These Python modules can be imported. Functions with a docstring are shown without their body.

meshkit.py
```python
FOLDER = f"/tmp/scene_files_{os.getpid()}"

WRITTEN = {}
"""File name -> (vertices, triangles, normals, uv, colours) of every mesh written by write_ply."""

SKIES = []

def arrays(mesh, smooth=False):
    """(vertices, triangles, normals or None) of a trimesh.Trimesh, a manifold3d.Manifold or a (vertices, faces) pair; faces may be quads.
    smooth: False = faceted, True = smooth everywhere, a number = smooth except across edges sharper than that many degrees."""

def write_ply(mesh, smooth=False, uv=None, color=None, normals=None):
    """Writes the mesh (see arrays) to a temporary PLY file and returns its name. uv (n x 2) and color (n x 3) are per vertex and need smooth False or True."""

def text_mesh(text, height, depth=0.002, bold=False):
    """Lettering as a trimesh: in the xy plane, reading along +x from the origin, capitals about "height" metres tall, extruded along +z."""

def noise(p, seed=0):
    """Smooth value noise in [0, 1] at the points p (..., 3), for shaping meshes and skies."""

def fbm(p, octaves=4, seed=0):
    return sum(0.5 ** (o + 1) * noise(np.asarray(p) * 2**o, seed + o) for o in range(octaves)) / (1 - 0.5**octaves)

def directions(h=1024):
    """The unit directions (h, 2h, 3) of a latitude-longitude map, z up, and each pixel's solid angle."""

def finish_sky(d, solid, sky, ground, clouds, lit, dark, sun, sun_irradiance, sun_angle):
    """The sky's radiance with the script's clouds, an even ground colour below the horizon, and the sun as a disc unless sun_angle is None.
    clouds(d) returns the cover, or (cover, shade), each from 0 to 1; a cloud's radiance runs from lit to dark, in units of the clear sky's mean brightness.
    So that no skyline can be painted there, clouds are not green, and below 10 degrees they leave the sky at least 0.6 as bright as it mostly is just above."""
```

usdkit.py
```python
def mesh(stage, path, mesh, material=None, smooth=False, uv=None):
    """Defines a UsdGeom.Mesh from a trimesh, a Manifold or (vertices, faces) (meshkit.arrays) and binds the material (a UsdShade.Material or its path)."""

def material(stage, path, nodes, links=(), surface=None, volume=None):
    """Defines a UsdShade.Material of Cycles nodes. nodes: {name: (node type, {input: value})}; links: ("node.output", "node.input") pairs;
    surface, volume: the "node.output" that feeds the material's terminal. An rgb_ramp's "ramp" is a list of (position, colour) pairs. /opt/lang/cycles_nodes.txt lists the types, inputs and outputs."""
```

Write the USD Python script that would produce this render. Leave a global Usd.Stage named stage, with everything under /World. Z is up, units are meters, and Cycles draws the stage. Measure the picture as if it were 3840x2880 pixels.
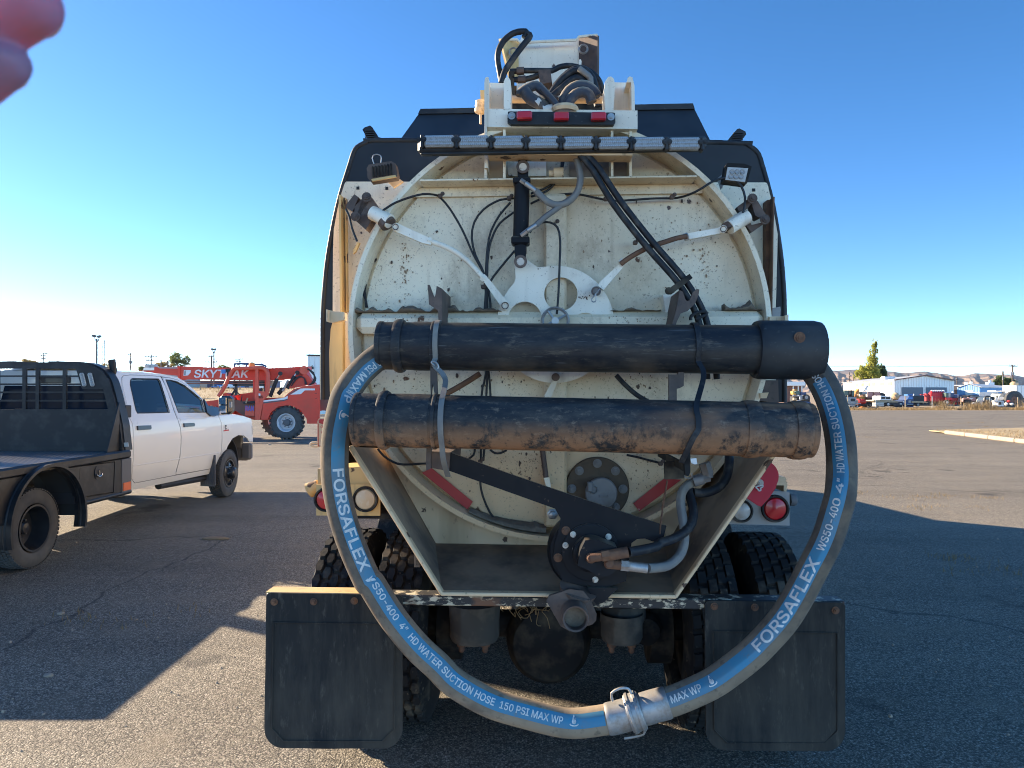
import math, random
import numpy as np, trimesh, usdkit, meshkit
from shapely.geometry import Polygon, Point, box as sbox, LineString
from shapely.ops import unary_union
from shapely import affinity
from pxr import Usd, UsdGeom, UsdLux, UsdShade, Sdf, Gf, Vt

random.seed(7); rng = np.random.default_rng(11)
stage = Usd.Stage.CreateInMemory()
UsdGeom.SetStageUpAxis(stage, 'Z'); UsdGeom.SetStageMetersPerUnit(stage, 1.0)
UsdGeom.Xform.Define(stage, '/World'); UsdGeom.Scope.Define(stage, '/World/Looks')

# ---------------------------------------------------------------- camera, sky, sun, exposure
H = 1.83                                   # eye height of the camera
F, CX, HY = 2663.0, 1920.0, 1472.0         # focal length, axis and horizon row of the 3840 px wide photograph
cam = UsdGeom.Camera.Define(stage, '/World/camera')
cam.CreateHorizontalApertureAttr(36.0); cam.CreateFocalLengthAttr(36.0 * F / 3840)
cam.CreateVerticalApertureOffsetAttr(32.0 / 3840 * 36)
cam.CreateFStopAttr(20.0); cam.CreateFocusDistanceAttr(3.6)
cam.CreateClippingRangeAttr(Gf.Vec2f(0.02, 50000))
cam.AddTranslateOp().Set(Gf.Vec3d(0, 0, H)); cam.AddRotateXOp().Set(90.0)
cam.CreateExposureAttr(1.76)

SUN_LEFT, SUN_UP = math.radians(62.0), math.radians(20.5)
SUN = np.array([-math.sin(SUN_LEFT) * math.cos(SUN_UP), math.cos(SUN_LEFT) * math.cos(SUN_UP), math.sin(SUN_UP)])
sun = UsdLux.DistantLight.Define(stage, '/World/sun')
sun.CreateNormalizeAttr(True); sun.CreateIntensityAttr(1.25); sun.CreateAngleAttr(0.5); sun.CreateColorAttr(Gf.Vec3f(1.0, 0.83, 0.62))
sun.AddRotateZOp(opSuffix='az').Set(math.degrees(math.atan2(SUN[1], SUN[0])) + 90.0)
sun.AddRotateXOp(opSuffix='el').Set(90.0 - math.degrees(SUN_UP))
sky = UsdLux.DomeLight.Define(stage, '/World/sky')
usdkit.material(stage, '/World/Looks/sky_air', {
    's': ('sky_texture', {'sky_type': 'single_scattering', 'sun_disc': False, 'sun_elevation': SUN_UP, 'sun_rotation': math.atan2(SUN[0], SUN[1]), 'altitude': 1400.0, 'air_density': 0.62, 'aerosol_density': 0.14, 'ozone_density': 1.0}),
    'h': ('hsv', {'saturation': 1.32}), 'b': ('background_shader', {'strength': 0.094})}, [('s.color', 'h.color'), ('h.color', 'b.color')], surface='b.background')
UsdShade.MaterialBindingAPI.Apply(sky.GetPrim()).Bind(UsdShade.Material.Get(stage, '/World/Looks/sky_air'))
sky.GetPrim().SetCustomDataByKey('kind', 'structure')

# ---------------------------------------------------------------- naming helpers
_used = {}
def numbered(parent, name):
    k = (parent, name); n = _used.get(k, 0); _used[k] = n + 1
    return f'{parent}/{name}' + (f'_{n:03d}' if n else '')
def tag(prim, label=None, cat=None, group=None, kind=None):
    for k, v in (('label', label), ('category', cat), ('group', group), ('kind', kind)):
        if v: prim.SetCustomDataByKey(k, v)
def thing(name, label, cat, group=None, loc=(0, 0, 0), rotz=0.0):
    p = numbered('/World', name)
    x = UsdGeom.Xform.Define(stage, p); x.AddTranslateOp().Set(Gf.Vec3d(*map(float, loc)))
    if rotz: x.AddRotateZOp().Set(float(rotz))
    tag(x.GetPrim(), label, cat, group)
    return p
def part(parent, name, mesh, mat, smooth=35, label=None, kind=None):
    p = numbered(parent, name)
    if isinstance(mesh, list): mesh = cat(mesh)
    m = usdkit.mesh(stage, p, mesh, MATS[mat], smooth=smooth)
    tag(m.GetPrim(), label, kind=kind)
    return p
def single(name, mesh, mat, label=None, cat=None, group=None, kind=None, smooth=35):
    p = part('/World', name, mesh, mat, smooth)
    tag(stage.GetPrimAtPath(p), label, cat, group, kind)
    return p

# ---------------------------------------------------------------- from the photograph to the place
def zoom(ox, oy, s):
    return lambda x, y: (ox + x / s, oy + y / s)
O2 = lambda x, y: (x * 1.73599, y * 1.73599)          # from the 2212 px overview
def W(p, d):                                           # point at distance d in front of the camera
    return np.array([(p[0] - CX) / F * d, d, H + (HY - p[1]) / F * d])
def G(p):                                              # point on the ground
    return W(p, H * F / (p[1] - HY))
YAW = math.atan(0.05)
TO = np.array([0.194, 3.165]); TF = np.array([math.sin(YAW), math.cos(YAW)]); TR = np.array([math.cos(YAW), -math.sin(YAW)])
def T(p, v):                                           # vacuum truck's own axes: right, forward, up
    r = np.array([(p[0] - CX) / F, 1.0]); t = (v + TO @ TF) / (r @ TF); q = t * r - TO
    return np.array([q @ TR, v, H + t * (HY - p[1]) / F])

# ---------------------------------------------------------------- mesh helpers
def cat(ms):
    ms = [m for m in ms if m is not None and len(m.faces)]
    return ms[0] if len(ms) == 1 else trimesh.util.concatenate(ms)
def box(c, s, b=0.0, R=None):
    s = np.asarray(s, float) / 2
    if b <= 0: m = trimesh.creation.box(2 * s)
    else:
        b = min(b, s.min() * .8); pts = []
        for i in np.ndindex(2, 2, 2):
            g = np.array(i) * 2 - 1.0
            for k in range(3):
                q = s - b; q = q.copy(); q[k] = s[k]; pts.append(g * q)
        m = trimesh.convex.convex_hull(np.array(pts))
    if R is not None: m.apply_transform(R)
    m.apply_translation(np.asarray(c, float)); return m
def bx(a, c, b=0.0):                                   # from two corners
    a, c = np.asarray(a, float), np.asarray(c, float)
    return box((a + c) / 2, np.abs(c - a), b)
def rot(axis, deg, pt=None): return trimesh.transformations.rotation_matrix(math.radians(deg), axis, pt)
def frame(d):
    d = np.asarray(d, float); d = d / np.linalg.norm(d)
    a = np.cross(d, [0, 0, 1.0]) if abs(d[2]) < .95 else np.cross(d, [1.0, 0, 0])
    a /= np.linalg.norm(a); return a, np.cross(d, a), d
def ring_mesh(rows, close_u=True, caps=True):
    n, k = len(rows), len(rows[0]); v = np.concatenate(rows); f = []
    for i in range(n - 1):
        for j in range(k if close_u else k - 1):
            a, b = i * k + j, i * k + (j + 1) % k
            f += [[a, b, b + k], [a, b + k, a + k]]
    if caps and close_u:
        for base, rev in ((0, 1), ((n - 1) * k, 0)):
            c = len(v); v = np.vstack([v, v[base:base + k].mean(0)])
            for j in range(k):
                a, b = base + j, base + (j + 1) % k
                f.append([c, b, a] if rev else [c, a, b])
    m = trimesh.Trimesh(v, np.array(f), process=False); return m
def cyl(p, q, r, r2=None, n=20, caps=True):
    p, q = np.asarray(p, float), np.asarray(q, float); a, b, _ = frame(q - p); r2 = r if r2 is None else r2
    t = np.arange(n) * 2 * math.pi / n; c = np.cos(t)[:, None] * a + np.sin(t)[:, None] * b
    return ring_mesh([p + c * r, q + c * r2], caps=caps)
def lathe(p, d, prof, n=32, caps=True):                # prof: (distance along d, radius)
    a, b, d = frame(d); t = np.arange(n) * 2 * math.pi / n; c = np.cos(t)[:, None] * a + np.sin(t)[:, None] * b
    return ring_mesh([np.asarray(p, float) + d * h + c * max(r, 1e-4) for h, r in prof], caps=caps)
def spline(P, step=0.02, closed=False):
    P = np.asarray(P, float)
    if len(P) < 3: return P
    Q = np.vstack([2 * P[0] - P[1], P, 2 * P[-1] - P[-2]]); out = []
    for i in range(1, len(Q) - 2):
        n = max(2, int(np.linalg.norm(Q[i + 1] - Q[i]) / step)); t = np.linspace(0, 1, n, endpoint=False)[:, None]
        out.append(.5 * (2 * Q[i] + (Q[i + 1] - Q[i - 1]) * t + (2 * Q[i - 1] - 5 * Q[i] + 4 * Q[i + 1] - Q[i + 2]) * t**2 + (3 * Q[i] - Q[i - 1] - 3 * Q[i + 1] + Q[i + 2]) * t**3))
    return np.vstack(out + [P[-1:]])
def frames_along(P):
    t = np.gradient(P, axis=0); t /= np.linalg.norm(t, axis=1, keepdims=True) + 1e-12
    a = frame(t[0])[0]; A = []
    for k in range(len(P)):
        a = a - t[k] * (a @ t[k]); a /= np.linalg.norm(a) + 1e-12; A.append(a)
    A = np.array(A); return t, A, np.cross(t, A)
def tube(P, r, n=10, step=0.02, smooth=True, caps=True):
    P = spline(P, step) if smooth else np.asarray(P, float); t, A, B = frames_along(P)
    r = np.broadcast_to(np.interp(np.linspace(0, 1, len(P)), np.linspace(0, 1, np.size(r)), np.atleast_1d(r)), (len(P),))
    c = np.arange(n) * 2 * math.pi / n
    return ring_mesh([P[i] + r[i] * (np.cos(c)[:, None] * A[i] + np.sin(c)[:, None] * B[i]) for i in range(len(P))], caps=caps)
def ribbon(P, w, th, side, step=0.02):                 # flat strap; side: direction of its width
    P = spline(P, step); t = np.gradient(P, axis=0); t /= np.linalg.norm(t, axis=1, keepdims=True); s = np.asarray(side, float); rows = []
    for k in range(len(P)):
        a = s - t[k] * (s @ t[k]); a /= np.linalg.norm(a); b = np.cross(t[k], a)
        rows.append(np.array([P[k] + a * i * w / 2 + b * j * th / 2 for i, j in ((-1, -1), (1, -1), (1, 1), (-1, 1))]))
    return ring_mesh(rows)
def poly(pts, holes=()):
    g = Polygon(pts, holes)
    return g if g.is_valid else g.buffer(0)
def slab(g, v0, v1, axes='uvz'):
    """polygon g in (u, z), pushed from v0 to v1 along v"""
    out = []
    for q in getattr(g, 'geoms', [g]):
        if q.is_empty or q.area < 1e-9: continue
        m = trimesh.creation.extrude_polygon(q, abs(v1 - v0), engine='earcut'); x = m.vertices.copy()
        m.vertices = np.column_stack([x[:, 0], max(v0, v1) - x[:, 2], x[:, 1]]); out.append(m)
    return cat(out)
def tplate(pts, v, th, holes=(), off=0.0):             # a plate of the truck from pixels, its near face at v
    U = lambda q: tuple(T(q, v)[[0, 2]])
    return slab(poly([U(q) for q in pts], [[U(q) for q in h] for h in holes]), v - off, v + th)
def wplate(pts, d, th, holes=()):
    U = lambda q: tuple(W(q, d)[[0, 2]])
    return slab(poly([U(q) for q in pts], [[U(q) for q in h] for h in holes]), d, d + th)
def circ(c, r, n=40): return [(c[0] + r * math.cos(a), c[1] + r * math.sin(a)) for a in np.arange(n) * 2 * math.pi / n]
def sheet(rows):                                       # open grid of points
    rows = [np.asarray(r, float) for r in rows]
    return ring_mesh(rows, close_u=False, caps=False)
def thick(m, t):                                       # gives an open sheet a back side
    m2 = m.copy(); m2.vertices = m2.vertices - t * m.vertex_normals; m2.faces = m2.faces[:, ::-1]
    e = m.edges_sorted; u, idx, cnt = np.unique(e, axis=0, return_index=True, return_counts=True)
    be = m.edges[idx[cnt == 1]]; n = len(m.vertices)
    side = np.vstack([[[b, a, a + n], [b, a + n, b + n]] for a, b in be]).reshape(-1, 3) if len(be) else np.zeros((0, 3), int)
    return trimesh.Trimesh(np.vstack([m.vertices, m2.vertices]), np.vstack([m.faces, m2.faces + n, side]), process=False)
def bolt(c, d, r=0.012, h=0.012):
    c = np.asarray(c, float); d = np.asarray(d, float) / np.linalg.norm(d)
    return cat([cyl(c, c + d * h, r, n=6), cyl(c, c + d * h * .3, r * 1.5, n=14), cyl(c + d * h, c + d * h * 1.5, r * .5, n=8)])
def letters(text, h, depth=0.002, bold=True):
    m = meshkit.text_mesh(text, h, depth, bold); return m
def mir(m, x0=0.0):
    m = m.copy(); m.vertices = m.vertices * [-1, 1, 1] + [2 * x0, 0, 0]; m.faces = m.faces[:, ::-1]; return m

# ---------------------------------------------------------------- materials
MATS = {}
def M(name, base, rough=.5, metal=0.0, layers=(), bump=None, spec=.5, coat=0.0, coord='world', **kw):
    n = {'g': ('geometry', {}), 'tc': ('texture_coordinate', {}), 'p': ('principled_bsdf', {'roughness': rough, 'metallic': metal, 'specular_ior_level': spec, 'coat_weight': coat, **kw}), 'c0': ('color', {'value': base})}
    L = []; src = 'g.position' if coord == 'world' else 'tc.object'; prev = 'c0.color'
    def tex(k, s, det=4, rg=.6, dist=0.0):
        s3 = (s, s, s) if np.ndim(s) == 0 else s
        n[f'm{k}'] = ('mapping', {'scale': s3, 'location': (3.1 * len(n), 1.7 * len(n), .9 * len(n))}); L.append((src, f'm{k}.vector'))
        n[f't{k}'] = ('noise_texture', {'scale': 1.0, 'detail': det, 'roughness': rg, 'distortion': dist}); L.append((f'm{k}.vector', f't{k}.vector'))
        return f't{k}.fac'
    for k, l in enumerate(layers):
        kind = l.get('k', 'noise')
        if kind == 'noise':
            f = tex(k, l['s'], l.get('det', 4), l.get('rg', .6), l.get('dist', 0.0))
            n[f'r{k}'] = ('map_range', {'from_min': l['lo'], 'from_max': l['hi'], 'to_min': 0.0, 'to_max': l.get('a', 1.0), 'clamp': True}); L.append((f, f'r{k}.value'))
        else:                                          # round chips and spots, only in some cells
            s = l['s']; s3 = (s, s, s) if np.ndim(s) == 0 else s
            n[f'm{k}'] = ('mapping', {'scale': s3, 'location': (2.3 * k, 5.1 * k, 1.3 * k)}); L.append((src, f'm{k}.vector'))
            n[f'n{k}'] = ('noise_texture', {'scale': 2.5, 'detail': 2.0}); L.append((f'm{k}.vector', f'n{k}.vector'))
            n[f'x{k}'] = ('mix_vector', {'fac': l.get('w', .12)}); L += [(f'm{k}.vector', f'x{k}.a'), (f'n{k}.color', f'x{k}.b')]
            n[f't{k}'] = ('voronoi_texture', {'scale': 1.0}); L.append((f'x{k}.result', f't{k}.vector'))
            n[f'q{k}'] = ('separate_color', {}); L.append((f't{k}.color', f'q{k}.color'))
            n[f'u{k}'] = ('math', {'math_type': 'multiply_add', 'value2': l.get('size', 1.2), 'value3': -l.get('size', 1.2) * l['th']}); L.append((f'q{k}.r', f'u{k}.value1'))
            n[f'd{k}'] = ('math', {'math_type': 'subtract'}); L += [(f'u{k}.value', f'd{k}.value1'), (f't{k}.distance', f'd{k}.value2')]
            n[f'r{k}'] = ('map_range', {'from_min': 0.0, 'from_max': l.get('soft', .06), 'to_min': 0.0, 'to_max': l.get('a', 1.0), 'clamp': True}); L.append((f'd{k}.value', f'r{k}.value'))
        f = f'r{k}.result'
        for ax in 'xyz':
            if ax in l:                                # a mask along an axis, e.g. splashed mud low down
                if f'xyz' not in n: n['xyz'] = ('separate_xyz', {}); L.append((src, 'xyz.vector'))
                n[f'z{k}{ax}'] = ('map_range', {'from_min': l[ax][0], 'from_max': l[ax][1], 'to_min': 0.0, 'to_max': 1.0, 'clamp': True}); L.append((f'xyz.{ax}', f'z{k}{ax}.value'))
                n[f'y{k}{ax}'] = ('math', {'math_type': 'multiply'}); L += [(f, f'y{k}{ax}.value1'), (f'z{k}{ax}.result', f'y{k}{ax}.value2')]; f = f'y{k}{ax}.value'
        if 'up' in l:                                  # dust that has settled on faces turned upwards
            if 'nz' not in n: n['nz'] = ('separate_xyz', {}); L.append(('g.normal', 'nz.vector'))
            n[f'v{k}'] = ('map_range', {'from_min': l['up'][0], 'from_max': l['up'][1], 'to_min': 0.0, 'to_max': 1.0, 'clamp': True}); L.append(('nz.z', f'v{k}.value'))
            n[f'w{k}'] = ('math', {'math_type': 'multiply'}); L += [(f, f'w{k}.value1'), (f'v{k}.result', f'w{k}.value2')]; f = f'w{k}.value'
        n[f'b{k}'] = ('mix_color', {'b': l['c']}); L += [(f, f'b{k}.fac'), (prev, f'b{k}.a')]; prev = f'b{k}.result'
        if 'rough' in l:
            n[f'o{k}'] = ('mix_float', {'a': rough, 'b': l['rough']}); L += [(f, f'o{k}.fac'), (f'o{k}.result', 'p.roughness')]
    L.append((prev, 'p.base_color'))
    if bump:
        f = tex('bp', bump[0], bump[3] if len(bump) > 3 else 3)
        n['bu'] = ('bump', {'strength': bump[1], 'distance': bump[2]}); L += [(f, 'bu.height'), ('bu.normal', 'p.normal')]
    MATS[name] = usdkit.material(stage, f'/World/Looks/{name}', n, L, surface='p.BSDF'); return name
def glass(name, tint, refl=1.0, rough=0.02):
    MATS[name] = usdkit.material(stage, f'/World/Looks/{name}', {'t': ('transparent_bsdf', {'color': tint}), 'g': ('glossy_bsdf', {'color': (refl,) * 3, 'roughness': rough}), 'f': ('fresnel', {'IOR': 1.5}), 'm': ('mix_closure', {})},
        [('f.fac', 'm.fac'), ('t.BSDF', 'm.closure1'), ('g.BSDF', 'm.closure2')], surface='m.closure')
def leafy(name, cols, back=.35):
    n = {'i': ('object_info', {}), 'g': ('geometry', {}), 'r': ('rgb_ramp', {'ramp': [(k / (len(cols) - 1), c) for k, c in enumerate(cols)]}), 'd': ('diffuse_bsdf', {}), 't': ('translucent_bsdf', {}), 'm': ('mix_closure', {'fac': back})}
    MATS[name] = usdkit.material(stage, f'/World/Looks/{name}', n, [('g.random_per_island', 'r.fac'), ('r.color', 'd.color'), ('r.color', 't.color'), ('d.BSDF', 'm.closure1'), ('t.BSDF', 'm.closure2')], surface='m.closure')

RUST, DUST, MUD, RED_MUD = (.13, .062, .035), (.42, .34, .24), (.16, .125, .09), (.34, .175, .09)
M('white_paint', (.84, .755, .61), .42, layers=[
    dict(c=(.56, .46, .33), s=(1.3, 1.3, .9), lo=.42, hi=.70, a=.65),
    dict(c=(.36, .27, .18), s=(9, 9, .8), lo=.52, hi=.76, a=.65),
    dict(c=(.30, .20, .125), s=(2.2, 2.2, 1.5), lo=.57, hi=.78, a=.55, det=8, rg=.78),
    dict(c=(.52, .38, .20), s=1.7, lo=.28, hi=.62, a=.6, z=(1.95, 1.15)),
    dict(c=(.22, .15, .10), s=95, lo=.64, hi=.72, a=.7, det=3),
    dict(k='spot', c=RUST, s=22, th=.955, size=6.0, w=.5, rough=.8),
    dict(k='spot', c=(.09, .055, .04), s=40, th=.93, size=4.0, w=.5),
    dict(c=DUST, s=3, lo=.3, hi=.7, a=.7, up=(.3, .95))], bump=(60, .1, .004))
M('door_paint', (.86, .74, .545), .42, layers=[
    dict(c=(.54, .40, .23), s=(1.6, 1.6, 1.2), lo=.36, hi=.68, a=.75, det=7),
    dict(c=(.36, .26, .16), s=(13, 13, 1.6), lo=.55, hi=.78, a=.5, det=7, rg=.7),
    dict(c=(.27, .175, .10), s=(2.2, 2.2, 1.5), lo=.52, hi=.72, a=.7, det=8, rg=.78),
    dict(c=(.64, .42, .22), s=2.3, lo=.20, hi=.50, a=.9, z=(1.85, 1.35)),
    dict(c=(.22, .15, .10), s=80, lo=.60, hi=.70, a=.7, det=3),
    dict(k='spot', c=RUST, s=22, th=.955, size=6.0, w=.5, rough=.8),
    dict(k='spot', c=(.09, .055, .04), s=40, th=.93, size=4.0, w=.5),
    dict(c=DUST, s=3, lo=.3, hi=.7, a=.7, up=(.3, .95))], bump=(60, .1, .004))
M('tan_paint', (.68, .45, .175), .5, layers=[
    dict(c=(.40, .25, .11), s=(4, 4, .7), lo=.45, hi=.75, a=.75),
    dict(k='spot', c=(.11, .06, .035), s=24, th=.85, size=3.4, w=.45, rough=.8),
    dict(c=(.24, .16, .09), s=(20, 20, 3), lo=.55, hi=.72, a=.6)], bump=(50, .1, .004))
M('cream_paint', (.68, .49, .295), .5, layers=[
    dict(c=(.38, .26, .14), s=(5, 5, .8), lo=.46, hi=.72, a=.75),
    dict(k='spot', c=(.10, .06, .04), s=30, th=.82, size=3.0, w=.45, rough=.8),
    dict(c=(.20, .13, .08), s=(30, 30, 12), lo=.6, hi=.7, a=.7)], bump=(50, .12, .004))
M('dirty_plate', (.27, .19, .125), .62, layers=[
    dict(c=(.26, .20, .14), s=(3, 3, 9), lo=.5, hi=.8, a=.5), dict(c=(.045, .04, .038), s=4, lo=.45, hi=.7, a=.8), dict(c=(.35, .28, .2), s=30, lo=.6, hi=.75, a=.4)], bump=(40, .2, .006))
M('black_paint', (.008, .0085, .011), .5, spec=.2, layers=[
    dict(c=(.07, .06, .05), s=2.2, lo=.5, hi=.8, a=.3), dict(k='spot', c=(.30, .20, .14), s=16, th=.95, size=6.0, w=.6), dict(c=(.22, .14, .09), s=26, lo=.64, hi=.72, a=.7, det=6, rg=.75), dict(c=DUST, s=4, lo=.3, hi=.7, a=.6, up=(.4, .95))], bump=(70, .1, .003))
M('chipped_black', (.02, .02, .021), .5, layers=[
    dict(c=(.55, .47, .33), s=(18, 18, 40), lo=.53, hi=.58, a=1.0, det=6, rg=.7), dict(c=(.16, .07, .035), s=3.2, lo=.58, hi=.64, a=1.0)], bump=(60, .15, .003))
M('black_plastic', (.013, .014, .017), .5, spec=.35, layers=[dict(c=(.10, .095, .085), s=3, lo=.4, hi=.75, a=.45), dict(c=(.16, .15, .13), s=60, lo=.62, hi=.75, a=.35)])
M('shroud_black', (.011, .0125, .016), .5, spec=.4, layers=[dict(c=(.07, .07, .07), s=1.6, lo=.4, hi=.8, a=.5)])
M('rubber', (.014, .014, .0145), .8, spec=.3, layers=[dict(c=(.12, .105, .085), s=9, lo=.5, hi=.75, a=.7), dict(c=(.20, .17, .13), s=40, lo=.62, hi=.72, a=.5)], bump=(90, .2, .003))
M('dusty_rubber', (.045, .038, .030), .85, layers=[dict(c=(.12, .095, .068), s=9, lo=.45, hi=.7, a=.8)])
M('tyre_rubber', (.013, .013, .0135), .85, spec=.25, layers=[dict(c=(.13, .105, .075), s=7, lo=.52, hi=.72, a=.65), dict(c=(.24, .19, .13), s=25, lo=.64, hi=.72, a=.5)], bump=(60, .3, .004))
M('clean_tyre', (.045, .045, .047), .75, layers=[dict(c=(.085, .08, .072), s=6, lo=.4, hi=.7, a=.8)])
M('mud_flap', (.016, .016, .016), .8, spec=.25, layers=[dict(c=(.065, .056, .044), s=(8, 8, 1.2), lo=.44, hi=.72, a=.85, det=7, rg=.7), dict(c=(.11, .095, .075), s=(36, 36, 9), lo=.56, hi=.70, a=.55, det=6, rg=.75), dict(c=(.075, .063, .048), s=2.5, lo=.35, hi=.65, a=.7, z=(.8, .3), det=7)], bump=(40, .15, .004))
M('rust', RUST, .85, layers=[dict(c=(.22, .105, .05), s=14, lo=.45, hi=.7, a=.8), dict(c=(.06, .035, .025), s=30, lo=.5, hi=.7, a=.7)], bump=(80, .3, .004))
M('brown_steel', (.085, .058, .046), .7, layers=[dict(c=(.19, .12, .085), s=9, lo=.45, hi=.75, a=.7), dict(c=(.03, .026, .024), s=30, lo=.55, hi=.7, a=.6)], bump=(80, .2, .003))
M('flange_rust', (.088, .058, .034), .7, layers=[dict(c=(.15, .095, .05), s=8, lo=.45, hi=.7, a=.8), dict(c=(.04, .03, .022), s=22, lo=.5, hi=.7, a=.6)], bump=(60, .25, .004))
M('steel', (.42, .41, .39), .38, .85, layers=[dict(c=(.18, .12, .08), s=16, lo=.55, hi=.7, a=.8, rough=.8)])
M('alu', (.46, .45, .43), .45, .7, layers=[dict(c=(.28, .19, .12), s=(9, 9, 9), lo=.42, hi=.66, a=.8, rough=.75, det=7, rg=.7), dict(c=(.3, .29, .28), s=40, lo=.5, hi=.8, a=.6)])
M('grey_cap', (.20, .19, .185), .55, .3, layers=[dict(c=(.11, .09, .07), s=9, lo=.45, hi=.7, a=.7)])
M('pin_steel', (.55, .52, .46), .45, .5, layers=[dict(c=RUST, s=40, lo=.55, hi=.7, a=.8)])
M('grey_hose', (.16, .155, .145), .7, layers=[dict(c=(.30, .26, .20), s=12, lo=.45, hi=.75, a=.7)])
M('black_hose', (.012, .013, .016), .5, spec=.35, layers=[dict(c=(.17, .15, .12), s=14, lo=.5, hi=.8, a=.5)])
M('dusty_hose', (.035, .04, .055), .7, layers=[dict(c=(.38, .30, .20), s=5, lo=.3, hi=.6, a=.9, up=(.2, .8)), dict(c=(.2, .165, .12), s=12, lo=.5, hi=.75, a=.6)])
M('wire', (.012, .012, .013), .45)
M('pipe_black', (.011, .012, .015), .45, spec=.35, layers=[
    dict(c=(.075, .064, .052), s=(2.4, 8, 8), lo=.42, hi=.72, a=.75, det=8, rg=.75), dict(c=(.16, .125, .09), s=(9, 30, 40), lo=.56, hi=.70, a=.6, det=7, rg=.75),
    dict(c=(.11, .105, .1), s=(3, 90, 90), lo=.66, hi=.72, a=.6, det=2), dict(c=(.17, .11, .07), s=5, lo=.45, hi=.62, a=.7, z=(1.99, 1.90))], bump=(50, .12, .003))
M('pipe_muddy', (.013, .015, .018), .5, spec=.35, layers=[
    dict(c=(.075, .066, .055), s=(4, 12, 12), lo=.44, hi=.68, a=.8, det=8, rg=.75), dict(c=(.19, .145, .105), s=(20, 34, 40), lo=.54, hi=.66, a=.65, det=7, rg=.75),
    dict(c=RED_MUD, s=(14, 14, 8), lo=.42, hi=.52, a=.9, z=(1.72, 1.60), det=8, rough=.9, rg=.75), dict(c=RED_MUD, s=(1.6, 5, 5), lo=.44, hi=.58, a=.85, x=(.45, 1.0), rough=.9), dict(c=(.24, .13, .07), s=40, lo=.5, hi=.66, a=.6, z=(1.70, 1.60))], bump=(45, .35, .006))
M('hose_skin', (.078, .068, .058), .9, spec=.3, layers=[dict(c=(.22, .165, .11), s=(5, 5, 5), lo=.42, hi=.7, a=.8, det=7, rg=.7), dict(c=(.31, .24, .165), s=3, lo=.25, hi=.5, a=.9, z=(1.1, .5)), dict(c=(.05, .047, .043), s=(26, 26, 26), lo=.56, hi=.7, a=.5)], bump=((40, 40, 40), .5, .004, 8))
M('stripe_blue', (.034, .20, .32), .55, layers=[dict(c=(.13, .17, .20), s=7, lo=.46, hi=.74, a=.7, det=7, rg=.7), dict(c=(.17, .145, .11), s=26, lo=.60, hi=.70, a=.7, det=6, rg=.75), dict(c=(.2, .165, .12), s=3, lo=.5, hi=.75, a=.6)])
M('print_white', (.60, .60, .57), .6, layers=[dict(c=(.25, .26, .26), s=22, lo=.52, hi=.66, a=.8, det=7, rg=.75)])
M('red_lens', (.45, .012, .02), .22, coat=.6, layers=[dict(c=(.25, .05, .04), s=20, lo=.5, hi=.8, a=.6)])
M('red_plastic', (.50, .012, .035), .45, layers=[dict(c=(.32, .04, .04), s=6, lo=.5, hi=.8, a=.5)])
M('red_tape', (.42, .025, .022), .45, layers=[dict(k='spot', c=(.6, .5, .42), s=26, th=.92, size=3.5, w=.4)])
M('clear_lens', (.42, .41, .38), .25, coat=.5, layers=[dict(c=(.25, .22, .17), s=25, lo=.45, hi=.7, a=.6)])
M('led_lens', (.29, .295, .29), .28, coat=.4, layers=[dict(c=(.20, .19, .18), s=120, lo=.45, hi=.6, a=.8)])
M('led_dot', (.42, .43, .44), .3, .5)
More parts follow.
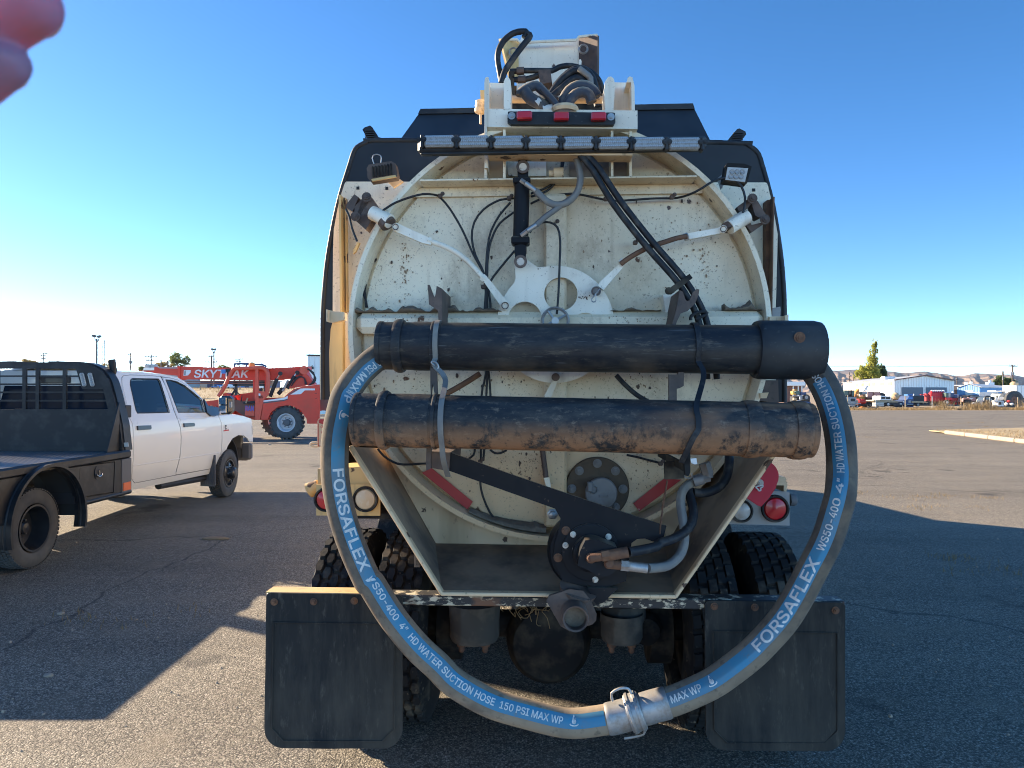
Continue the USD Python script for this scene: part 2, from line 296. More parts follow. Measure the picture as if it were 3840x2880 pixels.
M('warm_lens', (.60, .47, .30), .4, coat=.3, layers=[dict(c=(.7, .66, .55), s=(60, 60, 20), lo=.55, hi=.7, a=.7)])
M('dried_mud', MUD, .95, layers=[dict(c=(.23, .18, .13), s=30, lo=.45, hi=.7, a=.8)], bump=(60, .5, .008))
M('dark_steel', (.014, .013, .0125), .8, spec=.25, layers=[dict(c=(.11, .085, .055), s=8, lo=.45, hi=.72, a=.7)], bump=(50, .2, .004))
M('light_panel', (.27, .27, .26), .5, layers=[dict(c=(.17, .14, .1), s=6, lo=.5, hi=.75, a=.6)])
# ---- vehicles
M('car_white', (.74, .72, .66), .25, coat=.8, layers=[dict(c=(.62, .58, .5), s=1.2, lo=.45, hi=.75, a=.4, z=(1.1, .5))])
M('car_black', (.014, .015, .017), .35, coat=.4, layers=[dict(c=(.06, .055, .05), s=4, lo=.45, hi=.75, a=.5)])
M('bed_black', (.009, .010, .012), .42, spec=.4, layers=[dict(c=(.07, .065, .06), s=5, lo=.5, hi=.75, a=.5)], bump=(150, .15, .002))
M('seam', (.02, .02, .02), .8)
M('trim_grey', (.10, .10, .105), .6)
M('chrome', (.72, .72, .72), .12, 1.0)
M('seat_cloth', (.05, .05, .055), .9)
M('orange', (.62, .11, .02), .4, coat=.3)
M('deck', (.30, .30, .31), .36, .75, bump=(25, .1, .003))
M('tele_red', (.74, .058, .028), .48, layers=[dict(c=(.43, .075, .04), s=1.3, lo=.45, hi=.75, a=.7), dict(c=(.30, .09, .06), s=9, lo=.6, hi=.75, a=.5)])
M('tele_orange', (.72, .095, .05), .5, layers=[dict(c=(.45, .09, .05), s=2, lo=.45, hi=.75, a=.6)])
M('rim_silver', (.50, .52, .55), .4, .4)
M('flat_white', (.74, .74, .72), .6); M('flat_black', (.02, .02, .022), .6); M('flat_grey', (.33, .33, .33), .7); M('flat_red', (.42, .035, .035), .6)
M('flat_blue', (.06, .20, .48), .6); M('flat_navy', (.035, .06, .14), .5); M('flat_tan', (.45, .33, .2), .7); M('flat_brown', (.20, .10, .075), .8); M('flat_yellow', (.58, .36, .08), .6); M('flat_orange', (.66, .22, .04), .6)
M('flat_green', (.07, .12, .10), .5); M('flat_silver', (.36, .38, .37), .45, .3); M('blue_print', (.10, .12, .4), .6); M('wood', (.30, .21, .13), .85); M('pole_wood', (.11, .085, .07), .9); M('pole_steel', (.07, .075, .08), .6)
M('wall_white', (.78, .77, .73), .6); M('wall_pale_blue', (.22, .40, .62), .6); M('roof_metal', (.50, .50, .49), .5, .3); M('shop_door', (.09, .115, .15), .6); M('concrete', (.38, .30, .225), .9, layers=[dict(c=(.27, .20, .15), s=3, lo=.45, hi=.7, a=.6)])
M('dusty_pink', (.42, .22, .19), .7); M('bright_red', (.60, .03, .04), .5)
M('speck_brown', (.20, .125, .075), .8, layers=[dict(c=(.33, .22, .13), s=60, lo=.4, hi=.6, a=.8)]); M('speck_dark', (.085, .055, .04), .8)
M('skin', (.17, .10, .155), .55, subsurface_weight=.25, subsurface_scale=.006, subsurface_radius=(1.0, .25, .15)); M('nail', (.55, .34, .29), .3)
glass('pane', (.28, .36, .42)); glass('tint_pane', (.055, .075, .10)); glass('clear_pane', (.62, .78, .83))
leafy('dry_weed', [(.32,.235,.13), (.45,.33,.19), (.25,.18,.10), (.52,.41,.26)], .25)
glass('privacy_pane', (.02, .03, .045))
M('dark_glass', (.010, .018, .034), .12, spec=.12)
# ---------------------------------------------------------------- ground
def asphalt(name):
    n = {'g': ('geometry', {}), 'p': ('principled_bsdf', {'roughness': .82, 'specular_ior_level': .35}),
         'v': ('voronoi_texture', {'scale': 105.0, 'randomness': 1.0}), 'v2': ('voronoi_texture', {'scale': 230.0}),
         'q': ('separate_color', {}), 'r': ('rgb_ramp', {'ramp': [(0, (.14, .120, .089)), (.35, (.265, .228, .170)), (.7, (.41, .354, .268)), (.93, (.53, .46, .355)), (1, (.72, .645, .52))]}),
         'gap': ('map_range', {'from_min': .3, 'from_max': .62, 'to_min': 0.0, 'to_max': .6, 'clamp': True}), 'mg': ('mix_color', {'b': (.030, .028, .026)}),
         'n1': ('noise_texture', {'scale': .35, 'detail': 5.0}), 'rn1': ('map_range', {'from_min': .35, 'from_max': .7, 'to_min': 0.0, 'to_max': .45, 'clamp': True}), 'm1': ('mix_color', {'blend_type': 'multiply', 'b': (.62, .62, .64)}),
         'n2': ('noise_texture', {'scale': 2.3, 'detail': 4.0}), 'rn2': ('map_range', {'from_min': .52, 'from_max': .75, 'to_min': 0.0, 'to_max': .5, 'clamp': True}), 'm2': ('mix_color', {'b': (.25, .205, .145)}), 'mp4': ('mapping', {'scale': (.10, .9, 1.0)}), 'n4': ('noise_texture', {'scale': 1.0, 'detail': 6.0, 'roughness': .7}), 'rn4': ('map_range', {'from_min': .42, 'from_max': .66, 'to_min': 0.0, 'to_max': .55, 'clamp': True}), 'm4': ('mix_color', {'blend_type': 'multiply', 'b': (.60, .58, .57)}),
         'hv': ('math', {'math_type': 'multiply_add', 'value2': -.9, 'value3': .0}), 'hs': ('math', {'math_type': 'add'}), 'hn': ('math', {'math_type': 'multiply_add', 'value2': -.35, 'value3': .0}),
         'b': ('bump', {'strength': .7, 'distance': .007}),
         # long tar seams and cracks
         'wd': ('noise_texture', {'scale': 1.2, 'detail': 5.0}), 'wm': ('mix_vector', {'fac': .45}), 'cr': ('voronoi_texture', {'scale': .17, 'feature': 'distance_to_edge'}),
         'rc': ('map_range', {'from_min': .0006, 'from_max': .0022, 'to_min': .6, 'to_max': 0.0, 'clamp': True}), 'mc': ('mix_color', {'b': (.022, .02, .019)}),
         'st': ('noise_texture', {'scale': .75, 'detail': 4.0}), 'rs': ('map_range', {'from_min': .64, 'from_max': .70, 'to_min': 0.0, 'to_max': .62, 'clamp': True}), 'ms': ('mix_color', {'b': (.03, .027, .023)})}
    L = [('g.position', 'v.vector'), ('g.position', 'v2.vector'), ('v.color', 'q.color'), ('q.r', 'r.fac'), ('v.distance', 'gap.value'), ('gap.result', 'mg.fac'), ('r.color', 'mg.a'),
         ('g.position', 'n1.vector'), ('n1.fac', 'rn1.value'), ('rn1.result', 'm1.fac'), ('mg.result', 'm1.a'), ('g.position', 'n2.vector'), ('n2.fac', 'rn2.value'), ('rn2.result', 'm2.fac'), ('g.position', 'mp4.vector'), ('mp4.vector', 'n4.vector'), ('n4.fac', 'rn4.value'), ('rn4.result', 'm4.fac'), ('m1.result', 'm4.a'), ('m4.result', 'm2.a'),
         ('v.distance', 'hv.value1'), ('v2.distance', 'hn.value1'), ('hv.value', 'hs.value1'), ('hn.value', 'hs.value2'), ('hs.value', 'b.height'), ('b.normal', 'p.normal'),
         ('g.position', 'wd.vector'), ('g.position', 'wm.a'), ('wd.color', 'wm.b'), ('wm.result', 'cr.vector'), ('cr.distance', 'rc.value'), ('rc.result', 'mc.fac'), ('m2.result', 'mc.a'),
         ('g.position', 'st.vector'), ('st.fac', 'rs.value'), ('rs.result', 'ms.fac'), ('mc.result', 'ms.a'), ('ms.result', 'p.base_color')]
    MATS[name] = usdkit.material(stage, f'/World/Looks/{name}', n, L, surface='p.BSDF')
asphalt('asphalt')
M('earth', (.27, .20, .13), .95, layers=[dict(c=(.36, .28, .17), s=.4, lo=.4, hi=.7, a=.8), dict(c=(.17, .13, .09), s=2.5, lo=.5, hi=.7, a=.6)], bump=(3, .5, .05))
def flat(x0, y0, x1, y1, z, nx=1, ny=1):
    X, Y = np.meshgrid(np.linspace(x0, x1, nx + 1), np.linspace(y0, y1, ny + 1)); return sheet([np.column_stack([X[i], Y[i], np.full(nx + 1, z)]) for i in range(ny + 1)])
single('ground', flat(-9000, -3000, 9000, 9000, -0.012, 6, 6), 'earth', kind='structure', smooth=False)
single('asphalt_yard', flat(-90, -60, 90, 74, 0.0, 8, 8), 'asphalt', kind='structure', smooth=False)
# ---------------------------------------------------------------- vacuum truck
ax = .86
za, zb, zc, zd = zoom(1750, 50, 2.212), zoom(1150, 450, 2.212), zoom(2050, 450, 2.212), zoom(1150, 1100, 2.212)
ze, zf, zg, zh = zoom(2050, 1100, 1.8433), zoom(950, 1800, 1.58), zoom(1900, 1800, 2.37), zoom(2300, 1800, 1.58)
zi, zj, zk, zl = zoom(1180, 500, 2.073), zoom(1150, 1500, 2.182), zoom(2700, 500, 2.2114), zoom(1600, 2200, 2.0109)
zm, zn, zo, zp = zoom(2350, 1650, 2.7657), zoom(1850, 900, 2.6024), zoom(1780, 80, 3.4563), zoom(1900, 1650, 4.148)
mp = lambda z, *q: [z(*p) for p in q]
truck = thing('vacuum_truck', 'cream white vacuum tanker truck seen from behind with round tank door', 'truck', loc=(TO[0], TO[1], 0), rotz=-math.degrees(YAW))
VT = np.array([0, 1.0, 0])
C = T((2088, 1238), .33); R = 790 / F * (.33 + TO[1] + .01)
K = lambda v: np.array([C[0], v, C[2]])
part(truck, 'tank_shell', lathe(K(.47), VT, [(0, R - .03), (0.02, R - .01), (.1, R - .01), (6.4, R - .01), (6.7, R * .8)], 72), 'white_paint')
part(truck, 'tank_rim', lathe(K(0), VT, [(.325, R), (.325, R - .024), (.47, R - .03), (.50, R - .03), (.50, R), (.325, R)], 96, caps=False), 'door_paint', smooth=40)
door = part(truck, 'tank_door', lathe(K(.44), VT, [(0, .0), (0.0, R * .5), (.004, R - .05), (.03, R - .028)], 72), 'door_paint')
uz = lambda p, v: T(p, v)[[0, 2]]
def chord(z):                                          # half width of the door at height z
    return math.sqrt(max(0, (R - .032)**2 - (z - C[2])**2))
zt = T(zb(1100, 490), .31)[2]
part(truck, 'door_stiffener', bx((C[0] - chord(zt) + .0, .31, zt - .008), (C[0] + chord(zt), .44, zt), .002), 'door_paint')
part(truck, 'door_stiffener', bx((C[0] - chord(zt - .05), .425, zt - .055), (C[0] + chord(zt - .05), .438, zt - .009)), 'door_paint')
for xa, xb in ((1816, 1825), (1886, 1896), (2291, 2300), (2360, 2370)):
    a, b = T((xa, 560), .315), T((xb, 560), .315); part(truck, 'door_rib', bx((a[0], .315, zt + .002), (b[0], .438, T((xa, 470), .33)[2])), 'door_paint')
for xa, xb, y0, m in ((1827, 1885, 575, 'cream_paint'), (1990, 2050, 580, 'cream_paint'), (2135, 2290, 580, 'dirty_plate'), (2300, 2360, 580, 'dirty_plate')):
    a, b = T((xa, y0), .43), T((xb, 668), .43); part(truck, 'backing_plate', bx((a[0], .428, b[2]), (b[0], .437, a[2])), m)
a, b = T((2040, 690), .375), T((2125, 2030), .375)
part(truck, 'door_column', bx((a[0], .375, C[2] - R + .06), (b[0], .438, zt - .06), .012), 'door_paint')
a = T((2040, 640), .41); b = T((1900, 565), .41); part(truck, 'backing_plate', tplate([(1905, 660), (1905, 630), (1960, 585), (2048, 583), (2048, 660)], .405, .03), 'white_paint')
# the middle beam with its two lugs and the mud lying on it
z1, z0 = T((1600, 1170), .335)[2], T((1600, 1248), .335)[2]
part(truck, 'door_beam', bx((C[0] - chord(z0), .335, z0), (C[0] + chord(z0), .437, z1), .03), 'door_paint')
part(truck, 'beam_lug', [tplate(mp(zi, (88, 1368), (150, 1383), (225, 1390), (225, 1450), (140, 1472), (90, 1462)), .29, .05), tplate(mp(zi, (88, 1368), (98, 1372), (98, 1464), (90, 1462)), .24, .05)], 'cream_paint')
part(truck, 'beam_lug', [tplate(mp(zk, (412, 1520), (540, 1515), (568, 1502), (568, 1567), (412, 1567)), .29, .05), tplate(mp(zk, (540, 1510), (568, 1502), (568, 1567), (540, 1567)), .24, .05)], 'cream_paint')
def mud_bank(u0, u1, z, v0, h, seed):
    us = np.linspace(u0, u1, max(4, int((u1 - u0) / .012))); n = meshkit.fbm(np.column_stack([us * 24, us * 0 + seed, us * 0]), 4, seed)
    hh = h * np.clip((n - .22) * 1.7, .12, 1.1); rows = []
    for k, u in enumerate(us): rows.append(np.array([(u, v0, z + .001), (u, v0 - .012 * n[k], z + hh[k] * .55), (u, v0 + .02, z + hh[k]), (u, v0 + .075, z + hh[k] * .9), (u, v0 + .075, z + .001)]))
    return ring_mesh(rows)
zb_ = z1
for k, (xa, xb, h) in enumerate(((1310, 1640, .045), (1675, 1880, .04), (2290, 2480, .022), (2720, 2860, .07))):
    part(truck, 'mud_ledge', mud_bank(T((xa, 1165), .34)[0], T((xb, 1165), .34)[0], zb_, .345, h, k + 1), 'dried_mud', smooth=60)
part(truck, 'peeled_sticker', [tplate(mp(zb, (497, 1358), (487, 1420), (492, 1480), (508, 1555), (484, 1555), (480, 1490), (461, 1445), (478, 1410)), .432, .01)], 'black_plastic', smooth=False)
# splash apron: trapezoid of plates between door and bumper
ob = mp(O2, (757, 965), (955, 1281), (1458, 1287), (1668, 985)); ib = mp(O2, (822, 968), (941, 1180), (1437, 1188), (1566, 985))
OB = [T(q, -.02) for q in ob]; IB = [T(q, .44) for q in ib]; IX = [b + (b - a) * .16 for a, b in zip(OB, IB)]
nm = ('apron_side', 'apron_floor', 'apron_side')
for k in range(3):
    m = thick(sheet([[OB[k], OB[k + 1]], [IX[k], IX[k + 1]]]), .012); part(truck, nm[k], m, 'dirty_plate', smooth=False)
    d = OB[k + 1] - OB[k]; d /= np.linalg.norm(d); nrm = np.array([d[2], 0, -d[0]])
    a, b = OB[k] - d * .002, OB[k + 1] + d * .002
    part(truck, 'apron_lip', cat([box((0, 0, 0), (np.linalg.norm(b - a), .045, .016), .004, np.array([[d[0], 0, -nrm[0], 0], [0, 1, 0, 0], [d[2], 0, -nrm[2], 0], [0, 0, 0, 1.0]])).apply_translation((a + b) / 2 + np.array([0, -.012, 0]) - nrm * .004)]), 'cream_paint', smooth=False)
part(truck, 'rear_bulkhead', slab(poly([IB[0][[0, 2]] + [-.05, .35], IB[0][[0, 2]], IB[1][[0, 2]], IB[2][[0, 2]], IB[3][[0, 2]], IB[3][[0, 2]] + [.05, .35]]), .475, .49), 'cream_paint', smooth=False)
# lower half of the door: seal ring and mud in the bottom of the rim
t = np.linspace(math.radians(244), math.radians(267), 26); nn = meshkit.fbm(np.column_stack([t * 30, t * 0, t * 0]), 3, 5)
part(truck, 'mud_ledge', ring_mesh([np.array([K(.36) + np.array([math.cos(a), 0, math.sin(a)]) * (R - .034), K(.43) + np.array([math.cos(a), 0, math.sin(a)]) * (R - .034), K(.43) + np.array([math.cos(a), 0, math.sin(a)]) * (R - .045 - .05 * q * ((a - 4.25) / .4)), K(.37) + np.array([math.cos(a), 0, math.sin(a)]) * (R - .040 - .04 * q * ((a - 4.25) / .4))]) for a, q in zip(t, nn)]), 'dried_mud')
# body shroud
vs = .62
L_ = mp(zi, (60, 2070), (60, 1659), (62, 1400), (75, 1200), (100, 960), (150, 680), (200, 470), (240, 340), (275, 230), (300, 150), (330, 105), (390, 72), (440, 62), (622, 52))
R_ = mp(zk, (0, 75), (200, 92), (270, 120), (320, 170), (350, 260), (390, 400), (440, 600), (480, 830), (510, 1050), (530, 1300), (536, 1510), (536, 2230))
SH = [tuple(uz(q, vs)) for q in L_ + R_]
part(truck, 'body_shroud', slab(poly(SH), vs, 5.6), 'shroud_black', smooth=30)
part(truck, 'shroud_edge', tube([np.array([u, vs + .004, z]) for u, z in SH], .014, 8, .05), 'black_plastic', smooth=60)
WP = mp(zi, (140, 2060), (140, 1659), (143, 900), (150, 740), (178, 590), (205, 480), (232, 395), (245, 376)) + mp(zk, (370, 408), (386, 412), (396, 432), (440, 620), (478, 840), (470, 1150), (462, 1440), (462, 2220))
part(truck, 'rear_panel', slab(poly([tuple(uz(q, .60)) for q in WP]), .598, .618), 'door_paint', smooth=False, label='cream white sheet with small square holes')
for q in (zi(336, 426), zi(561, 428), zk(279, 470)):
    a = T(q, .597); part(truck, 'square_hole', box(a, (.016, .004, .016)), 'seam')
a, b = T(zi(187, 478), .53), T(zi(203, 1390), .53)
part(truck, 'corner_channel', [tplate(mp(zi, (187, 478), (203, 478), (212, 1390), (197, 1390)), .50, .09), tplate(mp(zi, (203, 500), (238, 500), (247, 1385), (212, 1390)), .57, .012), tplate(mp(zi, (236, 500), (240, 500), (249, 1385), (245, 1385)), .53, .04)], 'tan_paint', smooth=False)
part(truck, 'corner_channel', [tplate(mp(zi, (140, 1460), (217, 1455), (217, 2090), (120, 2090), (112, 1700), (125, 1520)), .5, .05)], 'tan_paint', smooth=False)
part(truck, 'corner_channel', [tplate(mp(zk, (380, 560), (394, 552), (412, 553), (414, 584), (432, 580), (438, 527), (455, 527), (446, 760), (434, 1510), (414, 1515), (380, 1180)), .53, .05), tplate(mp(zk, (441, 527), (455, 527), (446, 760), (434, 1510), (424, 1510)), .48, .05)], 'rust', smooth=False, label='rusty brown steel channel')
part(truck, 'channel_foot', tplate(mp(zk, (432, 1450), (500, 1437), (505, 1460), (500, 1517), (432, 1517)), .50, .04), 'light_panel')
part(truck, 'side_bracket', tplate(mp(ze, (1410, 735), (1500, 600), (1600, 600), (1605, 760)), .56, .05), 'brown_steel')
part(truck, 'side_bracket', tplate(mp(ze, (1475, 690), (1535, 685), (1520, 725), (1480, 725)), .3, .02), 'cream_paint')
# sun visor like canopy above the body
va = 1.6
part(truck, 'roof_canopy', thick(sheet([[T(q, va) for q in mp(O2, (865, 301), (1534, 303))], [T(q, va + .25) for q in mp(O2, (906, 244), (1499, 233))], [T(q, va + .25) + [0, 1.2, .02] for q in mp(O2, (906, 244), (1499, 233))]]), .02), 'shroud_black', smooth=False)
part(truck, 'canopy_lip', tplate(mp(O2, (908, 235), (1497, 223), (1501, 235), (903, 246)), va + .22, .03), 'black_plastic', smooth=False)
# bumper beam and mud flaps
bu = [T(q, .0) for q in mp(O2, (575, 1281), (575, 1300), (1826, 1298), (1826, 1316))]
part(truck, 'bumper_beam', bx((bu[0][0], 0.0, bu[1][2] - .006), (bu[2][0], .09, bu[0][2]), .005), 'chipped_black', smooth=False)
part(truck, 'beam_top_plate', bx((bu[0][0], -.004, bu[0][2] + .002), (bu[0][0] + .55, .088, bu[0][2] + .006)), 'tan_paint', smooth=False)
def flap(pts, bolts):
    g = poly([tuple(uz(q, -.03)) for q in pts]); x0, y0, x1, y1 = g.bounds
    g = unary_union([sbox(x0, y0, x1, y1).buffer(-.085).buffer(.085, quad_segs=8), sbox(x0, y0 + .3, x1, y1).buffer(-.02).buffer(.02)])
    m = slab(g, -.030, -.016); cx = (x0 + x1) / 2
    mm = trimesh.remesh.subdivide_to_size(m.vertices, m.faces, .03); m = trimesh.Trimesh(*mm); q = m.vertices.copy()
    q[:, 1] += .018 * np.sin((q[:, 0] - cx) * 5) * (y1 - q[:, 2]) - .03 * (y1 - q[:, 2])**2 + .022 * (meshkit.fbm(np.column_stack([q[:, 0] * 6, q[:, 0] * 0, q[:, 2] * 4]), 3, int(cx * 10) % 7) - .5) * (y1 - q[:, 2]); m.vertices = q
    p = part(truck, 'mud_flap', m, 'mud_flap', smooth=40)
    ring = [(x0 + .035, y1 - .13), (x0 + .035, y0 + .09), (x0 + .09, y0 + .035), (x1 - .09, y0 + .035), (x1 - .035, y0 + .09), (x1 - .035, y1 - .13)]
    part(p, 'moulded_rib', tube([np.array([u, -.034 + .018 * math.sin((u - cx) * 5) * (y1 - z) - .03 * (y1 - z)**2, z]) for u, z in ring + ring[:1]], .0035, 6, .03, smooth=False), 'mud_flap')
    for b in bolts: part(p, 'bolt', bolt(T(b, -.03), (0, -1, 0), .011, .010), 'rust')
flap(mp(O2, (575, 1285), (869, 1285), (869, 1610), (575, 1610)), mp(zf, (124, 722), (358, 720), (598, 716)))
flap(mp(O2, (1523, 1302), (1826, 1302), (1826, 1615), (1523, 1615)), mp(zh, (598, 748), (838, 754), (1316, 772)))
# top frame (boom rest) with marker lights
fr = .30
part(truck, 'frame_shelf', [tplate(mp(zo, (155, 1132), (2110, 1155), (2112, 1370), (2060, 1375), (150, 1345)), fr, .012),
     thick(sheet([[T(q, fr) for q in mp(zo, (150, 1345), (2112, 1372))], [T(q, fr + .03) for q in mp(zo, (156, 1400), (2095, 1420))], [T(q, fr + .13) for q in mp(zo, (160, 1450), (2060, 1470))]]), .01)], 'white_paint')
def ear(back, left, right, top):
    part(truck, 'frame_ear', [tplate(back, fr + .12, .012), tplate(left, fr + .0, .14), tplate(right, fr + .0, .14)], 'white_paint', smooth=False)
ear(mp(zo, (172, 796), (400, 800), (400, 1145), (172, 1140)), mp(zo, (125, 800), (135, 735), (155, 720), (178, 722), (186, 760), (186, 1140), (125, 1136)), mp(zo, (378, 780), (395, 740), (430, 715), (462, 760), (468, 800), (468, 1145), (378, 1142)), 0)
ear(mp(zo, (1800, 790), (2045, 795), (2045, 1160), (1800, 1155)), mp(zo, (1675, 900), (1690, 780), (1730, 720), (1770, 716), (1805, 745), (1820, 830), (1800, 1155), (1690, 1150)), mp(zo, (1968, 790), (1985, 730), (2010, 714), (2045, 725), (2070, 830), (2078, 1160), (2035, 1160), (2028, 790)), 0)
part(truck, 'frame_post', [tplate(mp(zo, (124, 1140), (156, 1140), (160, 1460), (170, 1900), (130, 1900)), fr - .005, .1)], 'white_paint', smooth=False)
part(truck, 'side_block', tplate(mp(zo, (70, 890), (126, 890), (126, 1065), (78, 1065)), .5, .08), 'tan_paint')
a = T(zo(80, 1150), .45); part(truck, 'valve_knob', lathe(T(zo(78, 1330), .45), (0, 0, 1), [(0, .006), (.05, .006), (.051, .016), (.06, .03), (.075, .034), (.078, .028), (.095, .03), (.1, .026), (.115, .028), (.12, .02)], 20), 'cream_paint')
a, b = T(zo(450, 1012), .5), T(zo(1690, 1018), .5); part(truck, 'cross_pipe', cyl(a, b, .019, n=24), 'cream_paint')
ml = part(truck, 'marker_light_strip', tplate(mp(zo, (432, 1172), (455, 1166), (1800, 1182), (1818, 1190), (1824, 1300), (1800, 1338), (470, 1334), (424, 1300)), fr - .03, .03), 'black_plastic')
for x0, x1, y0 in ((545, 745, 1176), (1025, 1222, 1186), (1505, 1702, 1188)):
    a, b = T(zo(x0, y0), fr - .045), T(zo(x1, y0 + 100), fr - .045); part(ml, 'red_lamp', box((a + b) / 2, (abs(b[0] - a[0]), .035, abs(b[2] - a[2])), .006), 'red_lens')
for q in (zo(480, 1226), zo(1767, 1238)): part(ml, 'bolt', bolt(T(q, fr - .031), (0, -1, 0), .012, .008), 'steel')
part(truck, 'grommet', lathe(T(zo(1165, 1166), fr + .02), (0, 0, 1), [(-.01, .05), (-.01, .062), (.004, .07), (.018, .064), (.02, .05), (-.01, .05)], 28, caps=False), 'cream_paint')
# boom cradle behind the frame
vc = .95
part(truck, 'boom_cradle', [tplate(mp(zo, (545, 270), (1325, 240), (1360, 205), (1360, 1000), (545, 1000)), vc, .02), ], 'white_paint', smooth=False)
part(truck, 'cradle_base', tplate(mp(zo, (400, 830), (1640, 860), (1640, 1160), (400, 1160)), vc + .03, .03), 'dark_steel', smooth=False)
part(truck, 'cradle_wing', thick(sheet([[T(zo(545, 255), vc), T(zo(545, 800), vc)], [T(zo(315, 238), vc - .1), T(zo(440, 760), vc - .06)]]), .015), 'tan_paint', smooth=False)
part(truck, 'cradle_wing', [thick(sheet([[T(zo(1352, 205), vc - .01), T(zo(1352, 990), vc - .01)], [T(zo(1592, 178), vc - .1), T(zo(1592, 960), vc - .1)]]), .015)], 'brown_steel', smooth=False)
part(truck, 'cradle_cap', tube([T(q, vc - .06) for q in mp(zo, (313, 238), (545, 236), (585, 270), (710, 268), (1315, 242), (1350, 200), (1592, 178))], .008, 6, smooth=False), 'white_paint')
for q in (zo(500, 400), zo(1408, 360)): part(truck, 'eye_ring', lathe(T(q, vc - .09), (0, 1, 0), [(0, .018), (-.008, .024), (0, .03), (.01, .024), (0, .018)], 18, caps=False), 'steel')
part(truck, 'knuckle', tplate(mp(zo, (585, 265), (610, 190), (650, 165), (680, 175), (640, 240), (630, 268)), vc - .03, .05), 'white_paint')
part(truck, 'tie_bar', tplate(mp(zo, (1352, 500), (1362, 490), (1376, 492), (1386, 520), (1380, 620), (1376, 800), (1345, 800)), .72, .03), 'white_paint')
part(truck, 'hose_sleeve', tplate(mp(zo, (825, 628), (980, 622), (1003, 790), (855, 812)), .70, .09), 'brown_steel')
hoses = [  # (points, v, radius, material)
    (mp(zo, (345, 780), (320, 640), (298, 500), (310, 380), (380, 250), (500, 155), (620, 130), (680, 145), (640, 215)), .62, .016, 'black_hose'),
    (mp(zo, (345, 800), (390, 650), (500, 480), (620, 320), (710, 210), (715, 175), (690, 180)), .60, .016, 'black_hose'),
    (mp(zo, (460, 650), (545, 645), (640, 640), (830, 640), (1000, 640), (1090, 595), (1200, 575), (1330, 590), (1500, 650), (1620, 780), (1665, 960), (1665, 1100)), .76, .015, 'black_hose'),
    (mp(zo, (470, 760), (560, 755), (660, 750), (760, 725), (850, 700), (960, 720)), .76, .015, 'black_hose'),
    (mp(zo, (960, 990), (1060, 840), (1200, 690), (1330, 620), (1430, 640), (1520, 740), (1560, 900), (1600, 1100)), .66, .022, 'black_hose'),
    (mp(zo, (980, 960), (1110, 780), (1280, 650), (1400, 660), (1470, 760), (1500, 920)), .62, .02, 'black_hose'),
    (mp(zo, (1000, 980), (1150, 850), (1260, 760), (1360, 740), (1430, 820), (1470, 960)), .60, .02, 'black_hose'),
    (mp(zo, (1080, 880), (1200, 760), (1300, 700), (1390, 720)), .64, .02, 'black_hose'),
    (mp(zo, (1350, 610), (1440, 680), (1500, 740), (1500, 860)), .58, .016, 'grey_hose'),
    (mp(zo, (590, 965), (600, 930), (650, 890), (730, 850), (800, 835), (860, 880), (950, 990), (1040, 1090), (1090, 1170)), .42, .024, 'dusty_hose'),
    (mp(zo, (640, 900), (720, 1000), (830, 1060), (900, 1110), (930, 1170)), .41, .03, 'dusty_hose'),
    (mp(zo, (1135, 1160), (1150, 1020), (1220, 900), (1330, 835), (1440, 835), (1530, 890), (1590, 980)), .42, .026, 'dusty_hose'),
    (mp(zo, (1195, 1160), (1220, 1050), (1300, 950), (1400, 915), (1480, 950), (1520, 1050)), .39, .026, 'dusty_hose'),
    (mp(zo, (870, 870), (960, 960), (1060, 1080), (1110, 1170)), .37, .016, 'dusty_hose')]
for q, v, r, m in hoses: part(truck, 'hydraulic_hose', tube([T(p, v) for p in q], r, 10), m, smooth=60)
for q in (mp(zo, (545, 645), (640, 642)), mp(zo, (560, 755), (660, 750))): part(truck, 'hose_fitting', cyl(T(q[0], .76), T(q[1], .76), .022, n=8), 'brown_steel')
part(truck, 'valve_block', tplate(mp(zo, (440, 650), (510, 640), (510, 700), (480, 720), (510, 740), (510, 960), (470, 960), (440, 720)), .74, .05), 'dark_steel')
for q in (mp(zo, (800, 1075), (850, 1030)), mp(zo, (885, 1145), (1010, 1130))): part(truck, 'hose_clamp', cyl(T(q[0], .40), T(q[1], .40), .022), 'print_white')
# light bar
lb = .20; a, b = T((1585, 536), lb), T((2630, 546), lb); dv = (b - a) / np.linalg.norm(b - a)
bar = part(truck, 'light_bar', box((a + b) / 2 + [0, .012, 0], (np.linalg.norm(b - a) + .05, .036, .060), .012), 'black_plastic')
part(bar, 'bar_rail', box((a + b) / 2 + [0, .012, -.034], (np.linalg.norm(b - a) + .02, .03, .010), .003), 'black_plastic')
M_ = np.linspace(0, 1, 9)
for k in range(8):
    p, q = a + (b - a) * M_[k], a + (b - a) * M_[k + 1]; w = np.linalg.norm(q - p)
    ln = part(bar, 'light_module', box((p + q) / 2 + [0, -.012, .002], (w - .020, .036, .056), .008), 'led_lens')
    dots = [box((p + q) / 2 + [x, -.031, z], (.0055, .004, .0055)) for x in np.linspace(-w / 2 + .026, w / 2 - .026, 13) for z in (-.015, 0.002, .019)]
    part(ln, 'led_row', dots, 'led_dot', smooth=False, kind='stuff')
for k in range(9):
    p = a + (b - a) * M_[k]; part(bar, 'module_clamp', [box(p + [0, -.008, 0], (.016, .046, .064), .005), bolt(p + [-.012, -.03, .006], (0, -1, 0), .008, .006), bolt(p + [.012, -.03, .006], (0, -1, 0), .008, .006)], 'black_plastic')
part(truck, 'light_bar_bracket', tplate([(1828, 570), (2372, 576), (2372, 583), (1828, 579)], .22, .1), 'cream_paint', smooth=False)
